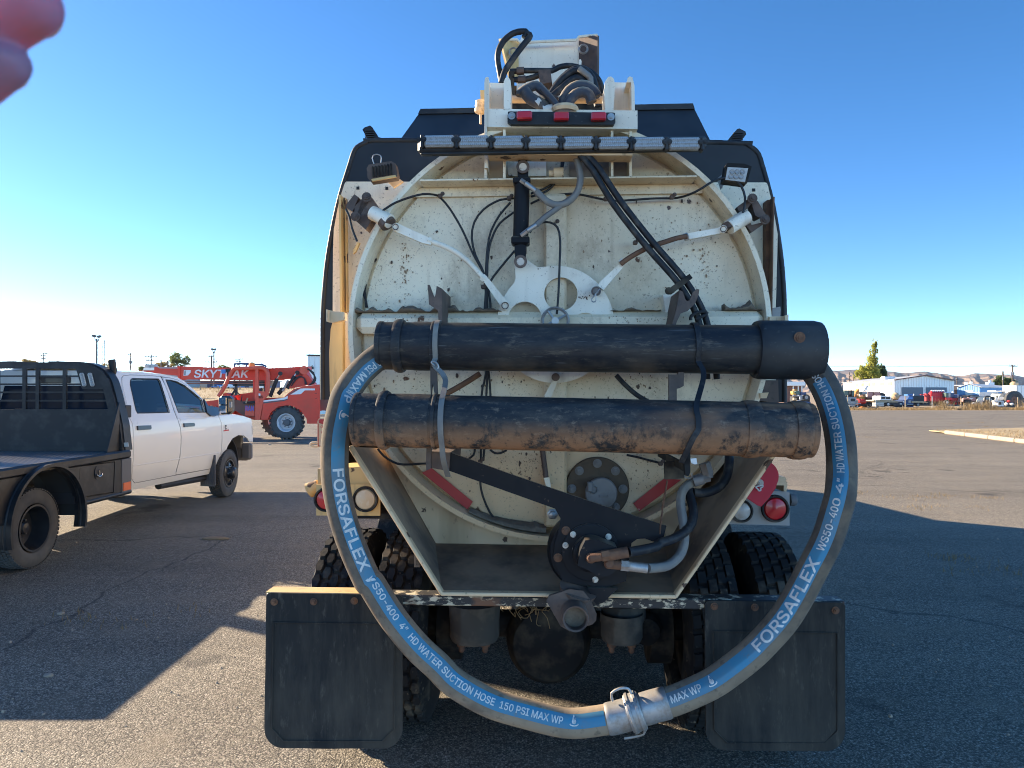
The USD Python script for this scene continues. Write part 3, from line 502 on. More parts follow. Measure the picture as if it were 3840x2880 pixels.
# door cylinder
pt, pb = T((1961, 622), .33), T((1952, 981), .33); bt, bb = T((1958, 690), .33), T((1952, 905), .33)
cy = part(truck, 'door_cylinder', [cyl(bt, bb, .038, n=28), cyl(bb, bb + (pb - bb) * .62, .030, n=24), box(T((1957, 682), .33), (.085, .075, .03), .006), box(T((1952, 905), .33), (.09, .08, .04), .008)], 'black_paint')
part(cy, 'clevis', [tplate([(1944, 600), (1976, 598), (1982, 625), (1978, 690), (1942, 690), (1940, 620)], .30, .012), tplate([(1944, 600), (1976, 598), (1982, 625), (1978, 690), (1942, 690), (1940, 620)], .36, .012)], 'black_paint')
part(cy, 'clevis', [tplate([(1932, 920), (1972, 920), (1972, 985), (1965, 1000), (1952, 1003), (1938, 998), (1931, 980)], .295, .012)], 'black_paint')
for q, r_ in (((1961, 626), .019), ((1952, 981), .019)):
    part(cy, 'pin', [cyl(T(q, .285), T(q, .40), r_ * 1.0)], 'pin_steel'); part(cy, 'washer', [lathe(T(q, .29), VT, [(0, .02), (-.006, .02), (-.006, .032), (.002, .032), (0, .02)], 24, caps=False)], 'brown_steel')
part(cy, 'port_elbow', [cyl(T(zb(1780, 500), .28), T(zb(1815, 525), .27), .012, n=6), cyl(T(zb(1815, 525), .27), T(zb(1900, 585), .27), .013)], 'steel')
part(cy, 'port_elbow', [cyl(T(zb(1780, 960), .28), T(zb(1830, 920), .27), .012, n=6), cyl(T(zb(1830, 920), .27), T(zb(1905, 870), .27), .013)], 'steel')
# turning disc with holes and handwheel
dc = T((2082, 1217), .36); rd = 219 / F * (TO[1] + .36)
disc = Point(dc[0], dc[2]).buffer(rd, 48)
lobe = poly([uz(q, .36) for q in mp(zn, (205, 225), (215, 330), (218, 380), (200, 425), (160, 480), (600, 640), (640, 258), (430, 268), (330, 195), (300, 170), (230, 170))])
bite = poly([uz(q, .36) for q in mp(zn, (-60, 330), (214, 330), (219, 375), (205, 420), (150, 485), (105, 555), (60, 655), (-60, 655))])
disc = unary_union([disc, lobe]).difference(bite)
for q in (zn(658, 530), zn(308, 765), zn(897, 875)): disc = disc.difference(Point(*uz(q, .36)).buffer(62 / F * 3.53, 24))
for an in (200, 270, 340):
    disc = disc.difference(Point(dc[0] + .155 * math.cos(math.radians(an)), dc[2] + .155 * math.sin(math.radians(an))).buffer(.05)) if an == 270 else disc
dk = part(truck, 'latch_disc', slab(disc, .35, .366), 'white_paint', smooth=False)
hw = T(zn(604, 790), .30)
part(truck, 'handwheel', [lathe(hw, VT, [(0, .055), (-.008, .063), (0, .071), (.008, .063), (0, .055)], 28, caps=False), cyl(hw + [0, -.01, 0], hw + [0, .09, 0], .018)] + [cyl(hw, hw + np.array([math.cos(a) * .06, 0, math.sin(a) * .06]), .007, n=8) for a in (.5, 2.2, 3.6, 5.3)], 'steel')
def rod(name, pts, r, m, v=.31, n=12): return part(truck, name, tube([T(q, v) for q in pts], r, n), m, smooth=60)
def eye(q, r, v=.31, m='white_paint'): w_ = part(truck, 'link_pin', [cyl(T(q, v - .03), T(q, v + .04), r, n=24)], m); part(w_, 'pin_ring', lathe(T(q, v - .031), VT, [(0, r * .66), (-.005, r * .66), (-.005, r * .86), (0, r * .86)], 20, caps=False), 'brown_steel')
part(truck, 'link_arm', [tplate(mp(zb, (715, 870), (750, 855), (970, 955), (1035, 985), (1028, 1035), (960, 1020), (715, 915)), .295, .03)], 'white_paint')
rod('link_rod', mp(zb, (1020, 1005), (1110, 1035), (1210, 1080), (1300, 1140), (1380, 1215), (1470, 1315)), .0135, 'white_paint')
part(truck, 'link_arm', tplate(mp(zb, (1455, 1320), (1490, 1295), (1535, 1345), (1670, 1515), (1640, 1560), (1610, 1545)), .295, .03), 'white_paint')
part(truck, 'lock_nut', cyl(T(zb(1010, 1002), .31), T(zb(1035, 1010), .31), .02, n=6), 'white_paint'); part(truck, 'lock_nut', cyl(T(zb(1455, 1300), .31), T(zb(1480, 1325), .31), .02, n=6), 'white_paint')
eye(zb(738, 888), .018); eye(zb(1646, 1540), .021)
part(truck, 'link_arm', tplate(mp(zc, (1500, 888), (1480, 925), (1440, 940), (1180, 990), (1170, 940), (1420, 895), (1465, 870)), .295, .03), 'white_paint')
rod('link_rod', mp(zc, (1165, 965), (1080, 980), (980, 1012), (860, 1050), (740, 1110), (660, 1160), (615, 1195)), .0125, 'rust', v=.27)
part(truck, 'link_arm', tplate(mp(zc, (590, 1205), (625, 1195), (632, 1225), (470, 1410), (425, 1375), (440, 1345)), .295, .03), 'white_paint')
part(truck, 'lock_nut', cyl(T(zc(1140, 975), .3), T(zc(1170, 965), .3), .02, n=6), 'steel'); part(truck, 'lock_nut', cyl(T(zc(640, 1170), .3), T(zc(610, 1195), .3), .02, n=6), 'white_paint')
eye(zc(1465, 905), .018); eye(zc(410, 1420), .024, m='grey_cap')
part(truck, 'hairpin_clip', tube([T(q, .26) for q in mp(zc, (440, 1400), (410, 1440), (385, 1470), (370, 1495), (390, 1510), (410, 1495), (405, 1440))], .003, 6), 'steel')
part(truck, 'link_arm', tplate(mp(zd, (2040, 720), (2085, 720), (2025, 870), (1960, 870)), .33, .02), 'white_paint')
part(truck, 'link_pin', [cyl(T(zd(2065, 695), .3), T(zd(2065, 695), .4), .02)], 'brown_steel')
rod('link_rod', mp(zd, (1100, 865), (1280, 765), (1440, 665)), .014, 'rust'); rod('link_rod', mp(ze, (480, 565), (540, 630), (620, 700), (720, 760)), .012, 'black_hose')
rod('link_rod', mp(zp, (555, 150), (590, 400), (612, 580)), .013, 'brown_steel'); part(truck, 'link_arm', tplate(mp(zp, (575, 590), (662, 580), (690, 740), (620, 740)), .33, .02), 'white_paint')
def clamp(z, body, blocks, drum, rusty):
    part(truck, 'door_clamp', [cyl(T(z(*drum[0]), .33), T(z(*drum[1]), .30), .036, n=24)], 'white_paint')
    part(truck, 'clamp_collar', [cyl(T(z(*drum[2]), .315), T(z(*drum[3]), .31), .042, n=20)], 'brown_steel')
    for q in body: part(truck, 'clamp_plate', tplate(mp(z, *q), .33, .08), rusty, smooth=False)
    for q in blocks: part(truck, 'clamp_bolt', [cyl(T(z(*q), .29), T(z(*q), .44), .019, n=16), bolt(T(z(*q), .29), (0, -1, 0), .016, .014)], 'brown_steel')
clamp(zb, [((395, 615), (430, 640), (380, 760), (330, 730), (330, 700)), ((480, 610), (520, 620), (600, 735), (490, 910), (400, 830), (450, 690)), ((395, 720), (470, 640), (520, 680), (440, 790), (400, 790))], [(498, 640), (405, 800)], ((545, 770), (690, 840), (650, 830), (680, 870)), 'brown_steel')
clamp(zc, [((1580, 720), (1690, 640), (1730, 660), (1640, 760), (1700, 870), (1830, 840), (1700, 930), (1640, 860)), ((1700, 690), (1750, 670), (1815, 780), (1760, 810), (1730, 790))], [(1705, 652), (1810, 825)], ((1660, 800), (1510, 890), (1520, 860), (1530, 910)), 'brown_steel')
part(truck, 'hinge_strap', tplate(mp(zi, (300, 905), (335, 845), (350, 850), (318, 920), (300, 935)), .5, .02), 'tan_paint')
# work lights
def flood(z, face, back, v, m):
    p = part(truck, 'work_light', [tplate(mp(z, *face), v, .06)], m, smooth=False); return p
w1 = flood(zb, ((498, 400), (515, 370), (700, 340), (735, 360), (752, 450), (745, 475), (530, 510), (505, 480)), 0, .30, 'brown_steel')
part(w1, 'lens', tplate(mp(zb, (535, 490), (735, 455), (742, 472), (545, 508)), .293, .01), 'tan_paint'); part(w1, 'cooling_fin', [tplate(mp(zb, (540 + 25 * k, 385 - 4 * k), (550 + 25 * k, 383 - 4 * k), (556 + 25 * k, 470 - 4 * k), (546 + 25 * k, 472 - 4 * k)), .288, .015) for k in range(7)], 'dark_steel', smooth=False)
part(w1, 'wire_bail', tube([T(q, .31) for q in mp(zb, (560, 365), (545, 320), (555, 292), (585, 285), (612, 295), (620, 320), (615, 355))], .003, 6), 'steel')
part(truck, 'light_arm', tplate(mp(zb, (655, 495), (745, 470), (800, 510), (720, 560)), .42, .02), 'cream_paint')
w2 = flood(zc, ((1488, 372), (1500, 355), (1640, 362), (1702, 385), (1662, 525), (1650, 530), (1465, 505)), 0, .30, 'dark_steel')
lens = part(w2, 'lens', tplate(mp(zc, (1502, 390), (1672, 400), (1645, 515), (1482, 495)), .292, .01), 'clear_lens')
for x in (1540, 1582, 1624):
    for y, dx in ((430, 0), (470, -10)): part(lens, 'led', lathe(T(zc(x + dx, y), .291), VT, [(0, .013), (-.004, .011), (-.002, .006)], 16), 'led_lens')
part(truck, 'light_arm', tplate(mp(zc, (1420, 480), (1470, 440), (1480, 520), (1450, 570)), .42, .02), 'light_panel')
for z, q in ((zb, ((462, 80), (478, 62), (525, 45), (545, 60), (605, 165), (530, 175), (500, 150))), (zc, ((1515, 150), (1580, 75), (1600, 70), (1650, 95), (1655, 120), (1600, 190), (1505, 190)))):
    wl = part(truck, 'roof_lamp', tplate(mp(z, *q), .75, .12), 'black_plastic', smooth=False)
    c = T(np.mean(mp(z, *q), 0), .74); part(wl, 'lens_rib', [box(c + [0, 0, k * .012], (.05, .012, .005)) for k in (-2, -1, 0, 1)], 'flat_black')
part(truck, 'lamp_cable', tube([T(q, .78) for q in mp(zb, (595, 150), (615, 152), (628, 175))], .004, 6), 'wire'); part(truck, 'lamp_cable', tube([T(q, .78) for q in mp(zc, (1510, 175), (1490, 178), (1475, 190))], .004, 6), 'wire')
# cables on the door
wires = [mp(zb, (600, 775), (700, 705), (800, 660), (960, 615), (1080, 625), (1120, 655), (1190, 740), (1290, 910), (1380, 1110), (1470, 1280), (1485, 1400), (1470, 1659), (1465, 1760)),
    mp(zb, (1720, 650), (1600, 665), (1470, 740), (1390, 850), (1370, 980), (1400, 1120), (1470, 1270), (1486, 1420), (1482, 1760)), mp(zb, (1690, 685), (1600, 790), (1530, 920), (1500, 1060), (1488, 1250), (1496, 1420), (1492, 1760)),
    mp(zb, (1720, 765), (1600, 860), (1530, 1000), (1503, 1150), (1498, 1300), (1500, 1760)), mp(zb, (1725, 1085), (1620, 1210), (1530, 1330), (1510, 1400), (1524, 1520), (1525, 1760)),
    mp(zb, (2140, 300), (2120, 400), (2090, 480), (2000, 555), (1860, 610)), mp(zb, (2120, 310), (2095, 470), (1990, 590), (1860, 635)),
    mp(za, (530, 1580), (600, 1545), (700, 1515), (850, 1497), (930, 1500), (1140, 1545), (1250, 1555), (1560, 1535), (1750, 1530), (1900, 1480), (2050, 1390), (2150, 1362)) + mp(zc, (1500, 475), (1560, 495), (1615, 550), (1645, 640), (1640, 720), (1628, 775)),
    mp(zb, (1850, 935), (1890, 880), (1950, 850), (2020, 850), (2080, 890), (2103, 1000), (2098, 1200), (2088, 1450), (2075, 1610)),
    mp(zd, (1490, 640), (1470, 750), (1450, 860), (1445, 1400)), mp(zd, (1500, 640), (1490, 860), (1480, 1200), (1465, 1390)), mp(zd, (1508, 640), (1520, 760), (1525, 860)),
    mp(zd, (1395, 1290), (1385, 1340), (1340, 1375)), mp(zd, (1450, 1400), (1440, 1570), (1455, 1659)) + mp(zf, (1365, 110), (1400, 190), (1460, 260), (1540, 310), (1680, 328)), mp(zd, (590, 1290), (640, 1350), (720, 1400), (800, 1420), (990, 1412)),
    mp(zd, (1520, 1295), (1560, 1325), (1610, 1325), (1660, 1300)), mp(zm, (0, 155), (120, 180), (250, 215), (350, 240)), mp(zi, (242, 590), (270, 650), (290, 740), (330, 840))]
def door_v(p):                                         # cables climb over the rim where they leave the door
    r = math.hypot(*(uz(p, .38) - C[[0, 2]])); return .41 if p[1] > 1900 else (.395 if r < R - .10 else .30)
for k, q in enumerate(wires): part(truck, 'cable', tube([T(p, .325 if k == 8 else door_v(p)) for p in q], .0058, 7, .03), 'wire', smooth=60)
for q in (zb(1108, 632), zb(1680, 650), zb(1465, 1385), zb(2060, 860), zc(1040, 640), zc(735, 1018), zd(1440, 1395), zm(350, 245), zc(490, 655)):
    part(truck, 'cable_clip', [box(T(q, .39), (.022, .03, .02), .004), bolt(T(q, .375) + [0.012, 0, .012], (0, -1, 0), .007, .01)], 'brown_steel')
part(truck, 'cable_gland', [cyl(T(zb(2050, 445), .36), T(zb(2130, 440), .36), .028), cyl(T(zb(2010, 445), .36), T(zb(2050, 445), .36), .016)], 'cream_paint')
for q, r in ((mp(zc, (240, 290), (265, 380), (280, 480), (268, 560), (235, 625), (170, 685), (90, 705), (10, 680)) + mp(zb, (1900, 590),), .017), (mp(zc, (215, 640), (130, 700), (50, 760), (-20, 810)) + mp(zb, (1905, 870),), .014)):
    part(truck, 'hydraulic_hose', tube([T(p, .28) for p in q], r, 10), 'grey_hose', smooth=60)
for off, r in ((-26, .0155), (29, .0155)):
    q = [(300 + off * 1.0, 290), (400 + off, 400 - off * .2), (585 + off, 690 - off * .55), (850 + off, 1030 - off * .6), (1110 + off, 1330 - off * .5), (1250 + off * 1.1, 1560 - off * .3), (1300 + off * 1.2, 1700), (1340 + off * 1.3, 1850), (1370 + off * 1.5, 2150)]
    part(truck, 'hydraulic_pipe', tube([T(zc(*p), .24) for p in q], r, 14, .05), 'black_hose', smooth=60)
part(truck, 'pipe_clamp', [tplate(mp(zc, (1010, 1400), (1185, 1275), (1212, 1310), (1040, 1442), (1000, 1435), (995, 1410)), .205, .03), bolt(T(zc(1012, 1418), .2), (0, -1, 0), .012, .01)], 'dark_steel')
part(truck, 'pipe_clamp', [tube([T(p, .215) for p in mp(zc, (1195, 1659), (1200, 1625), (1255, 1595), (1320, 1590), (1322, 1615), (1240, 1650))], .008, 8)], 'black_plastic')
# round flange with cap
fc = T((2240, 1833), .42); fl = part(truck, 'outlet_flange', lathe(fc, VT, [(0, .0), (0, .155), (.004, .160), (.02, .160)], 56), 'flange_rust')
for k in range(8):
    a = math.radians(22.5 + 45 * k + 67.5); part(fl, 'bolt', bolt(fc + [math.cos(a) * .128, 0, math.sin(a) * .128], (0, -1, 0), .015, .016), 'grey_cap')
cc = T((2254, 1850), .36); cap = part(fl, 'outlet_cap', lathe(cc + [0, .06, 0], -VT, [(0, .072), (.05, .072), (.055, .079), (.075, .079), (.08, .074)], 40), 'grey_cap')
part(cap, 'cap_ring', lathe(cc + [-.04, -.025, .022], VT, [(0, .017), (-.003, .019), (0, .021), (.003, .019), (0, .017)], 20, caps=False), 'steel'); part(cap, 'cap_lever', [box(cc + [-.055, -.02, .035], (.03, .03, .05), .005, ), box(cc + [.01, -.02, -.01], (.045, .012, .012), .003)], 'grey_cap')
# tape
part(truck, 'reflective_tape', tplate([(1582, 1773), (1618, 1755), (1773, 1882), (1753, 1911)], .425, .004), 'red_tape', smooth=False)
part(truck, 'reflective_tape', tplate([(2489, 1796), (2556, 1798), (2397, 1917), (2375, 1888)], .425, .004), 'red_tape', smooth=False)
q = T(zp(712, 1150), .37); part(truck, 'grease_nut', [lathe(q, VT, [(.02, .028), (-.006, .028), (-.01, .018), (-.03, .017), (-.034, .008), (-.034, 0)], 6)], 'steel'); part(truck, 'nut_plate', tplate(mp(zp, (620, 1080), (780, 1080), (780, 1250), (630, 1240)), .372, .02), 'cream_paint')
# pump on its black arm
pv = -.06
arm = poly([uz(q, pv) for q in mp(zd, (1030, 1315), (1190, 1320)) + mp(zg, (180, 0), (800, 210), (1420, 410), (1390, 530), (1300, 548), (1230, 520), (1160, 525), (1110, 560), (1100, 620), (1060, 900), (860, 960), (500, 900), (415, 700), (430, 560), (470, 420), (478, 340), (430, 255)) + mp(zd, (1175, 1470), (1030, 1450))])
pump = part(truck, 'pump_arm', slab(arm, pv, pv + .02), 'black_paint', smooth=False)
pc = T(zg(735, 650), pv)
part(truck, 'pump_casing', [lathe(pc + [-.01, .02, 0], VT, [(0, .05), (0, .16), (.03, .174), (.07, .174), (.11, .155), (.13, .1)], 44)], 'black_paint')
fl = part(truck, 'pump_flange', lathe(pc + [.005, 0, .005], -VT, [(0, .125), (.012, .125), (.016, .118), (.016, .08), (.05, .078), (.056, .07), (.06, .066)], 44), 'black_paint')
for k, q in enumerate(((590, 483), (905, 503), (522, 580), (787, 885), (613, 615))): part(fl, 'bolt', bolt(T(zg(*q), pv - .018), (0, -1, 0), .009, .008), 'pin_steel')
for q in ((527, 450), (456, 690)): part(fl, 'bolt', bolt(T(zg(*q), pv - .002), (0, -1, 0), .013, .008), 'rust')
part(truck, 'pump_motor', [tplate(mp(zg, (630, 760), (650, 640), (700, 535), (800, 530), (900, 570), (980, 600), (985, 800), (900, 860), (820, 850), (700, 790)), pv - .15, .10)], 'black_paint')
for q, m in (((740, 690), 'rust'), ((900, 740), 'rust')): part(truck, 'hose_elbow', lathe(T(zg(q[0] + 10, q[1]), pv - .15), -VT, [(-.02, .022), (.01, .022), (.02, .014)], 14), m)
part(truck, 'hose_fitting', [cyl(T(zg(750, 690), pv - .16), T(zg(850, 675), pv - .17), .020, n=12), cyl(T(zg(845, 675), pv - .17), T(zg(915, 665), pv - .17), .024, n=6), cyl(T(zg(915, 668), pv - .17), T(zg(1080, 640), pv - .17), .023, n=16)], 'rust')
part(truck, 'hose_fitting', [cyl(T(zg(905, 745), pv - .14), T(zg(1020, 755), pv - .14), .021, n=12)], 'rust')
part(truck, 'hose_fitting', [cyl(T(zg(1015, 755), pv - .14), T(zg(1085, 762), pv - .14), .024, n=6), cyl(T(zg(1085, 765), pv - .14), T(zg(1250, 785), pv - .14), .021, n=16)], 'alu')
def hose3(pts, vs_, r, m):
    q = [T(p, v) for p, v in zip(pts, np.interp(np.linspace(0, 1, len(pts)), np.linspace(0, 1, len(vs_)), vs_))]; part(truck, 'pump_hose', tube(q, r, 14), m, smooth=60)
hose3(mp(zg, (1080, 642), (1200, 622), (1330, 592)) + mp(zm, (330, 1075), (470, 1030), (600, 955), (675, 860), (692, 740), (672, 640), (645, 560), (640, 500)), (pv - .17, -.12, -.02, .1), .0205, 'black_hose')
hose3(mp(zg, (1250, 785),) + mp(zm, (300, 1325), (430, 1300), (540, 1210), (590, 1100), (600, 960), (580, 800), (560, 680), (568, 560), (610, 490), (680, 440)), (pv - .14, -.1, 0.0, .1), .0205, 'grey_hose')
hose3(mp(zm, (690, 545), (780, 550), (880, 530), (980, 470), (1040, 370), (1060, 250), (1065, 100), (1060, 0)), (.08, .1, .15, .2), .0205, 'black_hose')
part(truck, 'hose_fitting', [cyl(T(zm(690, 430), .08), T(zm(790, 400), .08), .026, n=16), cyl(T(zm(780, 400), .08), T(zm(860, 385), .08), .022, n=6), cyl(T(zm(850, 390), .08), T(zm(845, 330), .08), .02), cyl(T(zm(840, 350), .08), T(zm(805, 240), .08), .028, n=6)], 'grey_cap')
nz_ = T(zg(612, 1235), pv - .17); nd = T(zg(590, 1130), pv + .02) - nz_; nd /= np.linalg.norm(nd)
part(truck, 'pump_outlet', [lathe(nz_, nd, [(0, .046), (-.004, .053), (.01, .056), (.20, .056), (.20, .046), (.0, .046)], 36, caps=False), cyl(T(zg(640, 960), pv), nz_ + nd * .2, .085, .06, 28)], 'brown_steel', smooth=40)
part(truck, 'outlet_dirt', lathe(nz_ + nd * .05, nd, [(0, .047), (.02, .03), (.026, .001)], 20), 'dried_mud')
part(truck, 'outlet_plate', tplate(mp(zg, (352, 1075), (380, 1030), (560, 970), (680, 985), (740, 1060), (800, 1195), (795, 1250), (760, 1285), (560, 1345), (480, 1300)), pv - .06, .02), 'brown_steel', smooth=False)
part(truck, 'pump_leg', tplate(mp(zg, (720, 960), (990, 960), (860, 1090), (800, 1110), (760, 1060)), pv - .02, .1), 'black_paint', smooth=False)
for s in (-1, 1):
    part(truck, 'wheel_fender', [bx((s * .6, .78, 1.12), (s * 1.19, 2.9, 1.15)), bx((s * 1.165, .78, 1.15), (s * 1.19, 2.9, 1.80))], 'dark_steel', smooth=False)
    part(truck, 'hopper_side', bx((s * .70, .5, .92), (s * .73, 2.6, 1.7)), 'dirty_plate', smooth=False)
# brackets that carry the suction pipes
part(truck, 'pipe_hook', [tplate(mp(zb, (1003, 1368), (1018, 1366), (1045, 1440), (1060, 1475), (1070, 1440), (1078, 1375), (1122, 1398), (1122, 1690), (1098, 1690), (1088, 1580), (1015, 1530)), .12, .02), tplate(mp(zb, (1078, 1395), (1122, 1398), (1122, 1700), (1095, 1700)), .14, .30)], 'brown_steel', smooth=False)
part(truck, 'hook_base', tplate(mp(zb, (1122, 1405), (1160, 1420), (1155, 1700), (1122, 1700)), .34, .1), 'white_paint')
part(truck, 'pipe_hook', [tplate(mp(zn, (1820, 490), (1850, 505), (1875, 580), (1890, 595), (1915, 590), (1950, 510), (1985, 478), (2010, 482), (2005, 530), (1970, 620), (1900, 690), (1830, 715), (1790, 800), (1780, 840), (1740, 840), (1785, 690)), .12, .02), tplate(mp(zn, (1815, 490), (1838, 500), (1765, 840), (1740, 840)), .14, .3)], 'brown_steel', smooth=False)
part(truck, 'hook_base', tplate(mp(zc, (965, 1450), (1090, 1430), (1105, 1440), (1040, 1680), (1000, 1680)), .36, .08), 'white_paint')
part(truck, 'pipe_hook', [tplate(mp(zd, (1025, 575), (1075, 590), (1082, 740), (1085, 860), (1065, 860), (1045, 750), (1030, 860), (1025, 750)), -.03, .02)], 'brown_steel', smooth=False)
part(truck, 'pipe_hook', [tplate(mp(zd, (995, 1240), (1015, 1230), (1030, 1300), (1028, 1455), (992, 1470), (988, 1400)), -.12, .03), tplate(mp(zd, (1025, 1310), (1190, 1320), (1180, 1475), (1040, 1450)), pv - .012, .4)], 'brown_steel', smooth=False)
part(truck, 'pipe_hook', [tplate(mp(ze, (845, 560), (905, 560), (915, 520), (935, 508), (950, 530), (948, 640), (920, 655), (900, 660), (900, 760), (845, 760)), .0, .02)], 'brown_steel', smooth=False)
part(truck, 'pipe_hook', [tplate(mp(zm, (600, 140), (625, 75), (655, 90), (662, 170), (660, 340), (640, 375), (612, 370), (598, 250)), -.30, .035), tplate(mp(zm, (390, 225), (600, 225), (600, 400), (398, 410)), -.05, .02), tplate(mp(zm, (600, 250), (640, 250), (640, 330), (600, 330)), -.27, .7)], 'dark_steel', smooth=False)
part(truck, 'tie_wire', tube([T(p, -.06) for p in mp(zm, (420, 420), (405, 520), (380, 640), (365, 780), (350, 900), (345, 975))], .004, 6), 'rust'); part(truck, 'tie_wire', tube([T(p, .03) for p in mp(zm, (590, 350), (600, 385), (640, 398), (672, 380), (670, 340))], .004, 6), 'steel')
# tail light panels
def lamp(parent, name, q, r, v, m):
    c = T(q, v); lp = part(parent, name, lathe(c, -VT, [(-.005, 0), (0, r * 1.0), (.008, r * .9), (.014, r * .5), (.016, .0)], 32), m); part(lp, 'lamp_gasket', lathe(c, VT, [(0, r), (-.012, r * 1.05), (-.012, r * 1.2), (.004, r * 1.25), (0, r)], 32, caps=False), 'rubber')
lp = part(truck, 'lamp_plate', [tplate(mp(zj, (78, 690), (600, 690), (600, 948), (78, 945)), .33, .012)], 'tan_paint', smooth=False)
part(truck, 'lamp_bracket', [tplate(mp(zj, (90, 562), (600, 540), (600, 690), (90, 690)), .36, .25)], 'tan_paint', smooth=False)
lamp(lp, 'tail_lamp', zj(160, 815), .05, .325, 'red_lens'); lamp(lp, 'reverse_lamp', zj(480, 812), .052, .325, 'warm_lens')
part(truck, 'marker_lamp', lathe(T(zj(20, 740), .4), T(zj(90, 700), .4) - T(zj(20, 740), .4), [(0, .04), (.03, .034), (.06, .028)], 18), 'tan_paint')
lp = part(truck, 'lamp_plate', tplate(mp(zm, (1060, 500), (1690, 540), (1690, 888), (1050, 872)), .33, .012), 'light_panel', smooth=False)
part(truck, 'lamp_bracket', [tplate(mp(zm, (1540, 360), (1655, 392), (1655, 435), (1667, 440), (1657, 540), (1630, 540), (1630, 470), (1540, 470)), .36, .2)], 'cream_paint', smooth=False)
lamp(lp, 'tail_lamp', zm(1540, 712), .054, .325, 'red_lens'); lamp(lp, 'reverse_lamp', zm(1190, 738), .045, .325, 'clear_lens')
part(truck, 'marker_lamp', lathe(T(zm(1690, 620), .4), (1, 0, 0), [(0, .03), (.02, .03), (.03, .026)], 18), 'trim_grey')
rc = T(zm(1420, 360), .2)
gq = lambda q: poly([tuple(uz(p, .22)) for p in q])
rp = part(truck, 'red_guard', slab(unary_union([gq(circ(zm(1412, 378), 60, 30)), gq(mp(zm, (1570, 420), (1545, 500), (1480, 600), (1395, 692), (1360, 680), (1240, 600), (1225, 560), (1300, 440)))]), .22, .25), 'red_plastic', label='bright red rounded plastic plate with a small white hook')
part(rp, 'hook', tube([T(p, .21) for p in mp(zm, (1335, 490), (1350, 480), (1405, 470), (1410, 485), (1385, 500), (1390, 520), (1370, 525), (1355, 505), (1335, 490))], .004, 8), 'print_white'); part(rp, 'bolt', bolt(T(zm(1380, 445), .218), (0, -1, 0), .012, .01), 'steel')
# warning plate at the left side
sg = part(truck, 'warning_sign', tplate(mp(zd, (90, 1060), (100, 1040), (115, 1035), (330, 1035), (330, 1275), (100, 1275), (85, 1255)), .45, .006), 'cream_paint', smooth=False)
part(sg, 'sign_border', [tplate(mp(zd, (98, 1052), (110, 1044), (330, 1044), (330, 1085), (131, 1085), (100, 1075)), .447, .003), tplate(mp(zd, (92, 1080), (97, 1080), (97, 1268), (92, 1260)), .447, .003), tplate(mp(zd, (97, 1264), (330, 1264), (330, 1268), (97, 1268)), .447, .003)], 'red_tape', smooth=False)
for q, s in ((zd(115, 1117), 'O'), (zd(118, 1165), 'V'), (zd(118, 1215), 'W')):
    m = letters(s, .012, .002); m.apply_transform(rot([1, 0, 0], 90)); m.apply_translation(T(q, .445)); part(sg, 'sign_letter', m, 'red_tape', smooth=False)
part(truck, 'sign_loop', tube([T(p, .45) for p in mp(zd, (95, 1237), (45, 1240), (32, 1253), (45, 1268), (95, 1268))], .006, 8), 'cream_paint')
# chassis below
part(truck, 'frame_rail', bx((-.43, .55, .62), (-.36, 11.5, .90), .01), 'dark_steel'); part(truck, 'frame_rail', bx((.36, .55, .62), (.43, 11.5, .90), .01), 'dark_steel')
part(truck, 'rear_crossmember', bx((-.36, 1.5, .60), (.36, 1.62, .9), .01), 'dark_steel')
part(truck, 'hopper_floor', bx((-.72, .5, .93), (.72, 2.6, .96)), 'dark_steel')
part(truck, 'drive_shaft', cyl((0, 1.1, .5), (0, 6.5, .7), .06), 'dark_steel')
for s in (-1, 1): part(truck, 'brake_drum', lathe((s * .52, ax, .52), (s, 0, 0), [(0, .05), (0, .2), (.12, .2), (.14, .1)], 24), 'dark_steel'); part(truck, 'brake_chamber', lathe((s * .48, ax - .22, .58), (0, 1, 0), [(-.09, .02), (-.08, .07), (.0, .09), (.06, .07)], 18), 'dark_steel')
ax = .86
for k, y in enumerate((ax, ax + 1.4)):
    part(truck, 'axle_tube', cyl((-1.0, y, .52), (1.0, y, .52), .075, n=20), 'dark_steel')
    part(truck, 'differential', lathe((-.03, y - .24, .47), VT, [(0, .02), (.005, .12), (.03, .19), (.08, .225), (.16, .235), (.26, .22), (.4, .12)], 40), 'dark_steel')
for x0, x1, y0, y1 in ((160, 540, 150, 430), (1320, 1640, 290, 430)):
    a, b = T(zl(x0, y1), .42), T(zl(x1, y0), .42); cu = (a[0] + b[0]) / 2; r = abs(b[0] - a[0]) / 2
    part(truck, 'air_spring', lathe((cu, .42 + r * .6, a[2]), (0, 0, 1), [(0, r * .92), (.02, r), (.10, r), (.14, r * 1.02), (b[2] - a[2], r * 1.05)], 32), 'dusty_rubber')
    for s in (-.5, .45): part(truck, 'spring_bolt', lathe((cu + s * r, .42 + r * .4, a[2] - .06), (0, 0, 1), [(0, .010), (.01, .016), (.03, .014), (.032, .024), (.07, .026)], 10), 'rust')
a = T(zl(1500, 230), .45); part(truck, 'air_spring', lathe(a + [0, .1, -.05], (0, 0, 1), [(0, .1), (.02, .115), (.06, .115), (.09, .1), (.1, .08)], 30), 'dusty_rubber')
part(truck, 'trapped_weeds', [tube(np.array([T(zl(620 + rng.uniform(0, 320), 150), .3) + np.array([0, rng.uniform(0, .1), 0])] * 3) + np.cumsum(rng.normal(0, .022, (3, 3)) + [0, 0, -.008], 0), .002, 4) for _ in range(46)], 'dry_weed', kind='stuff')

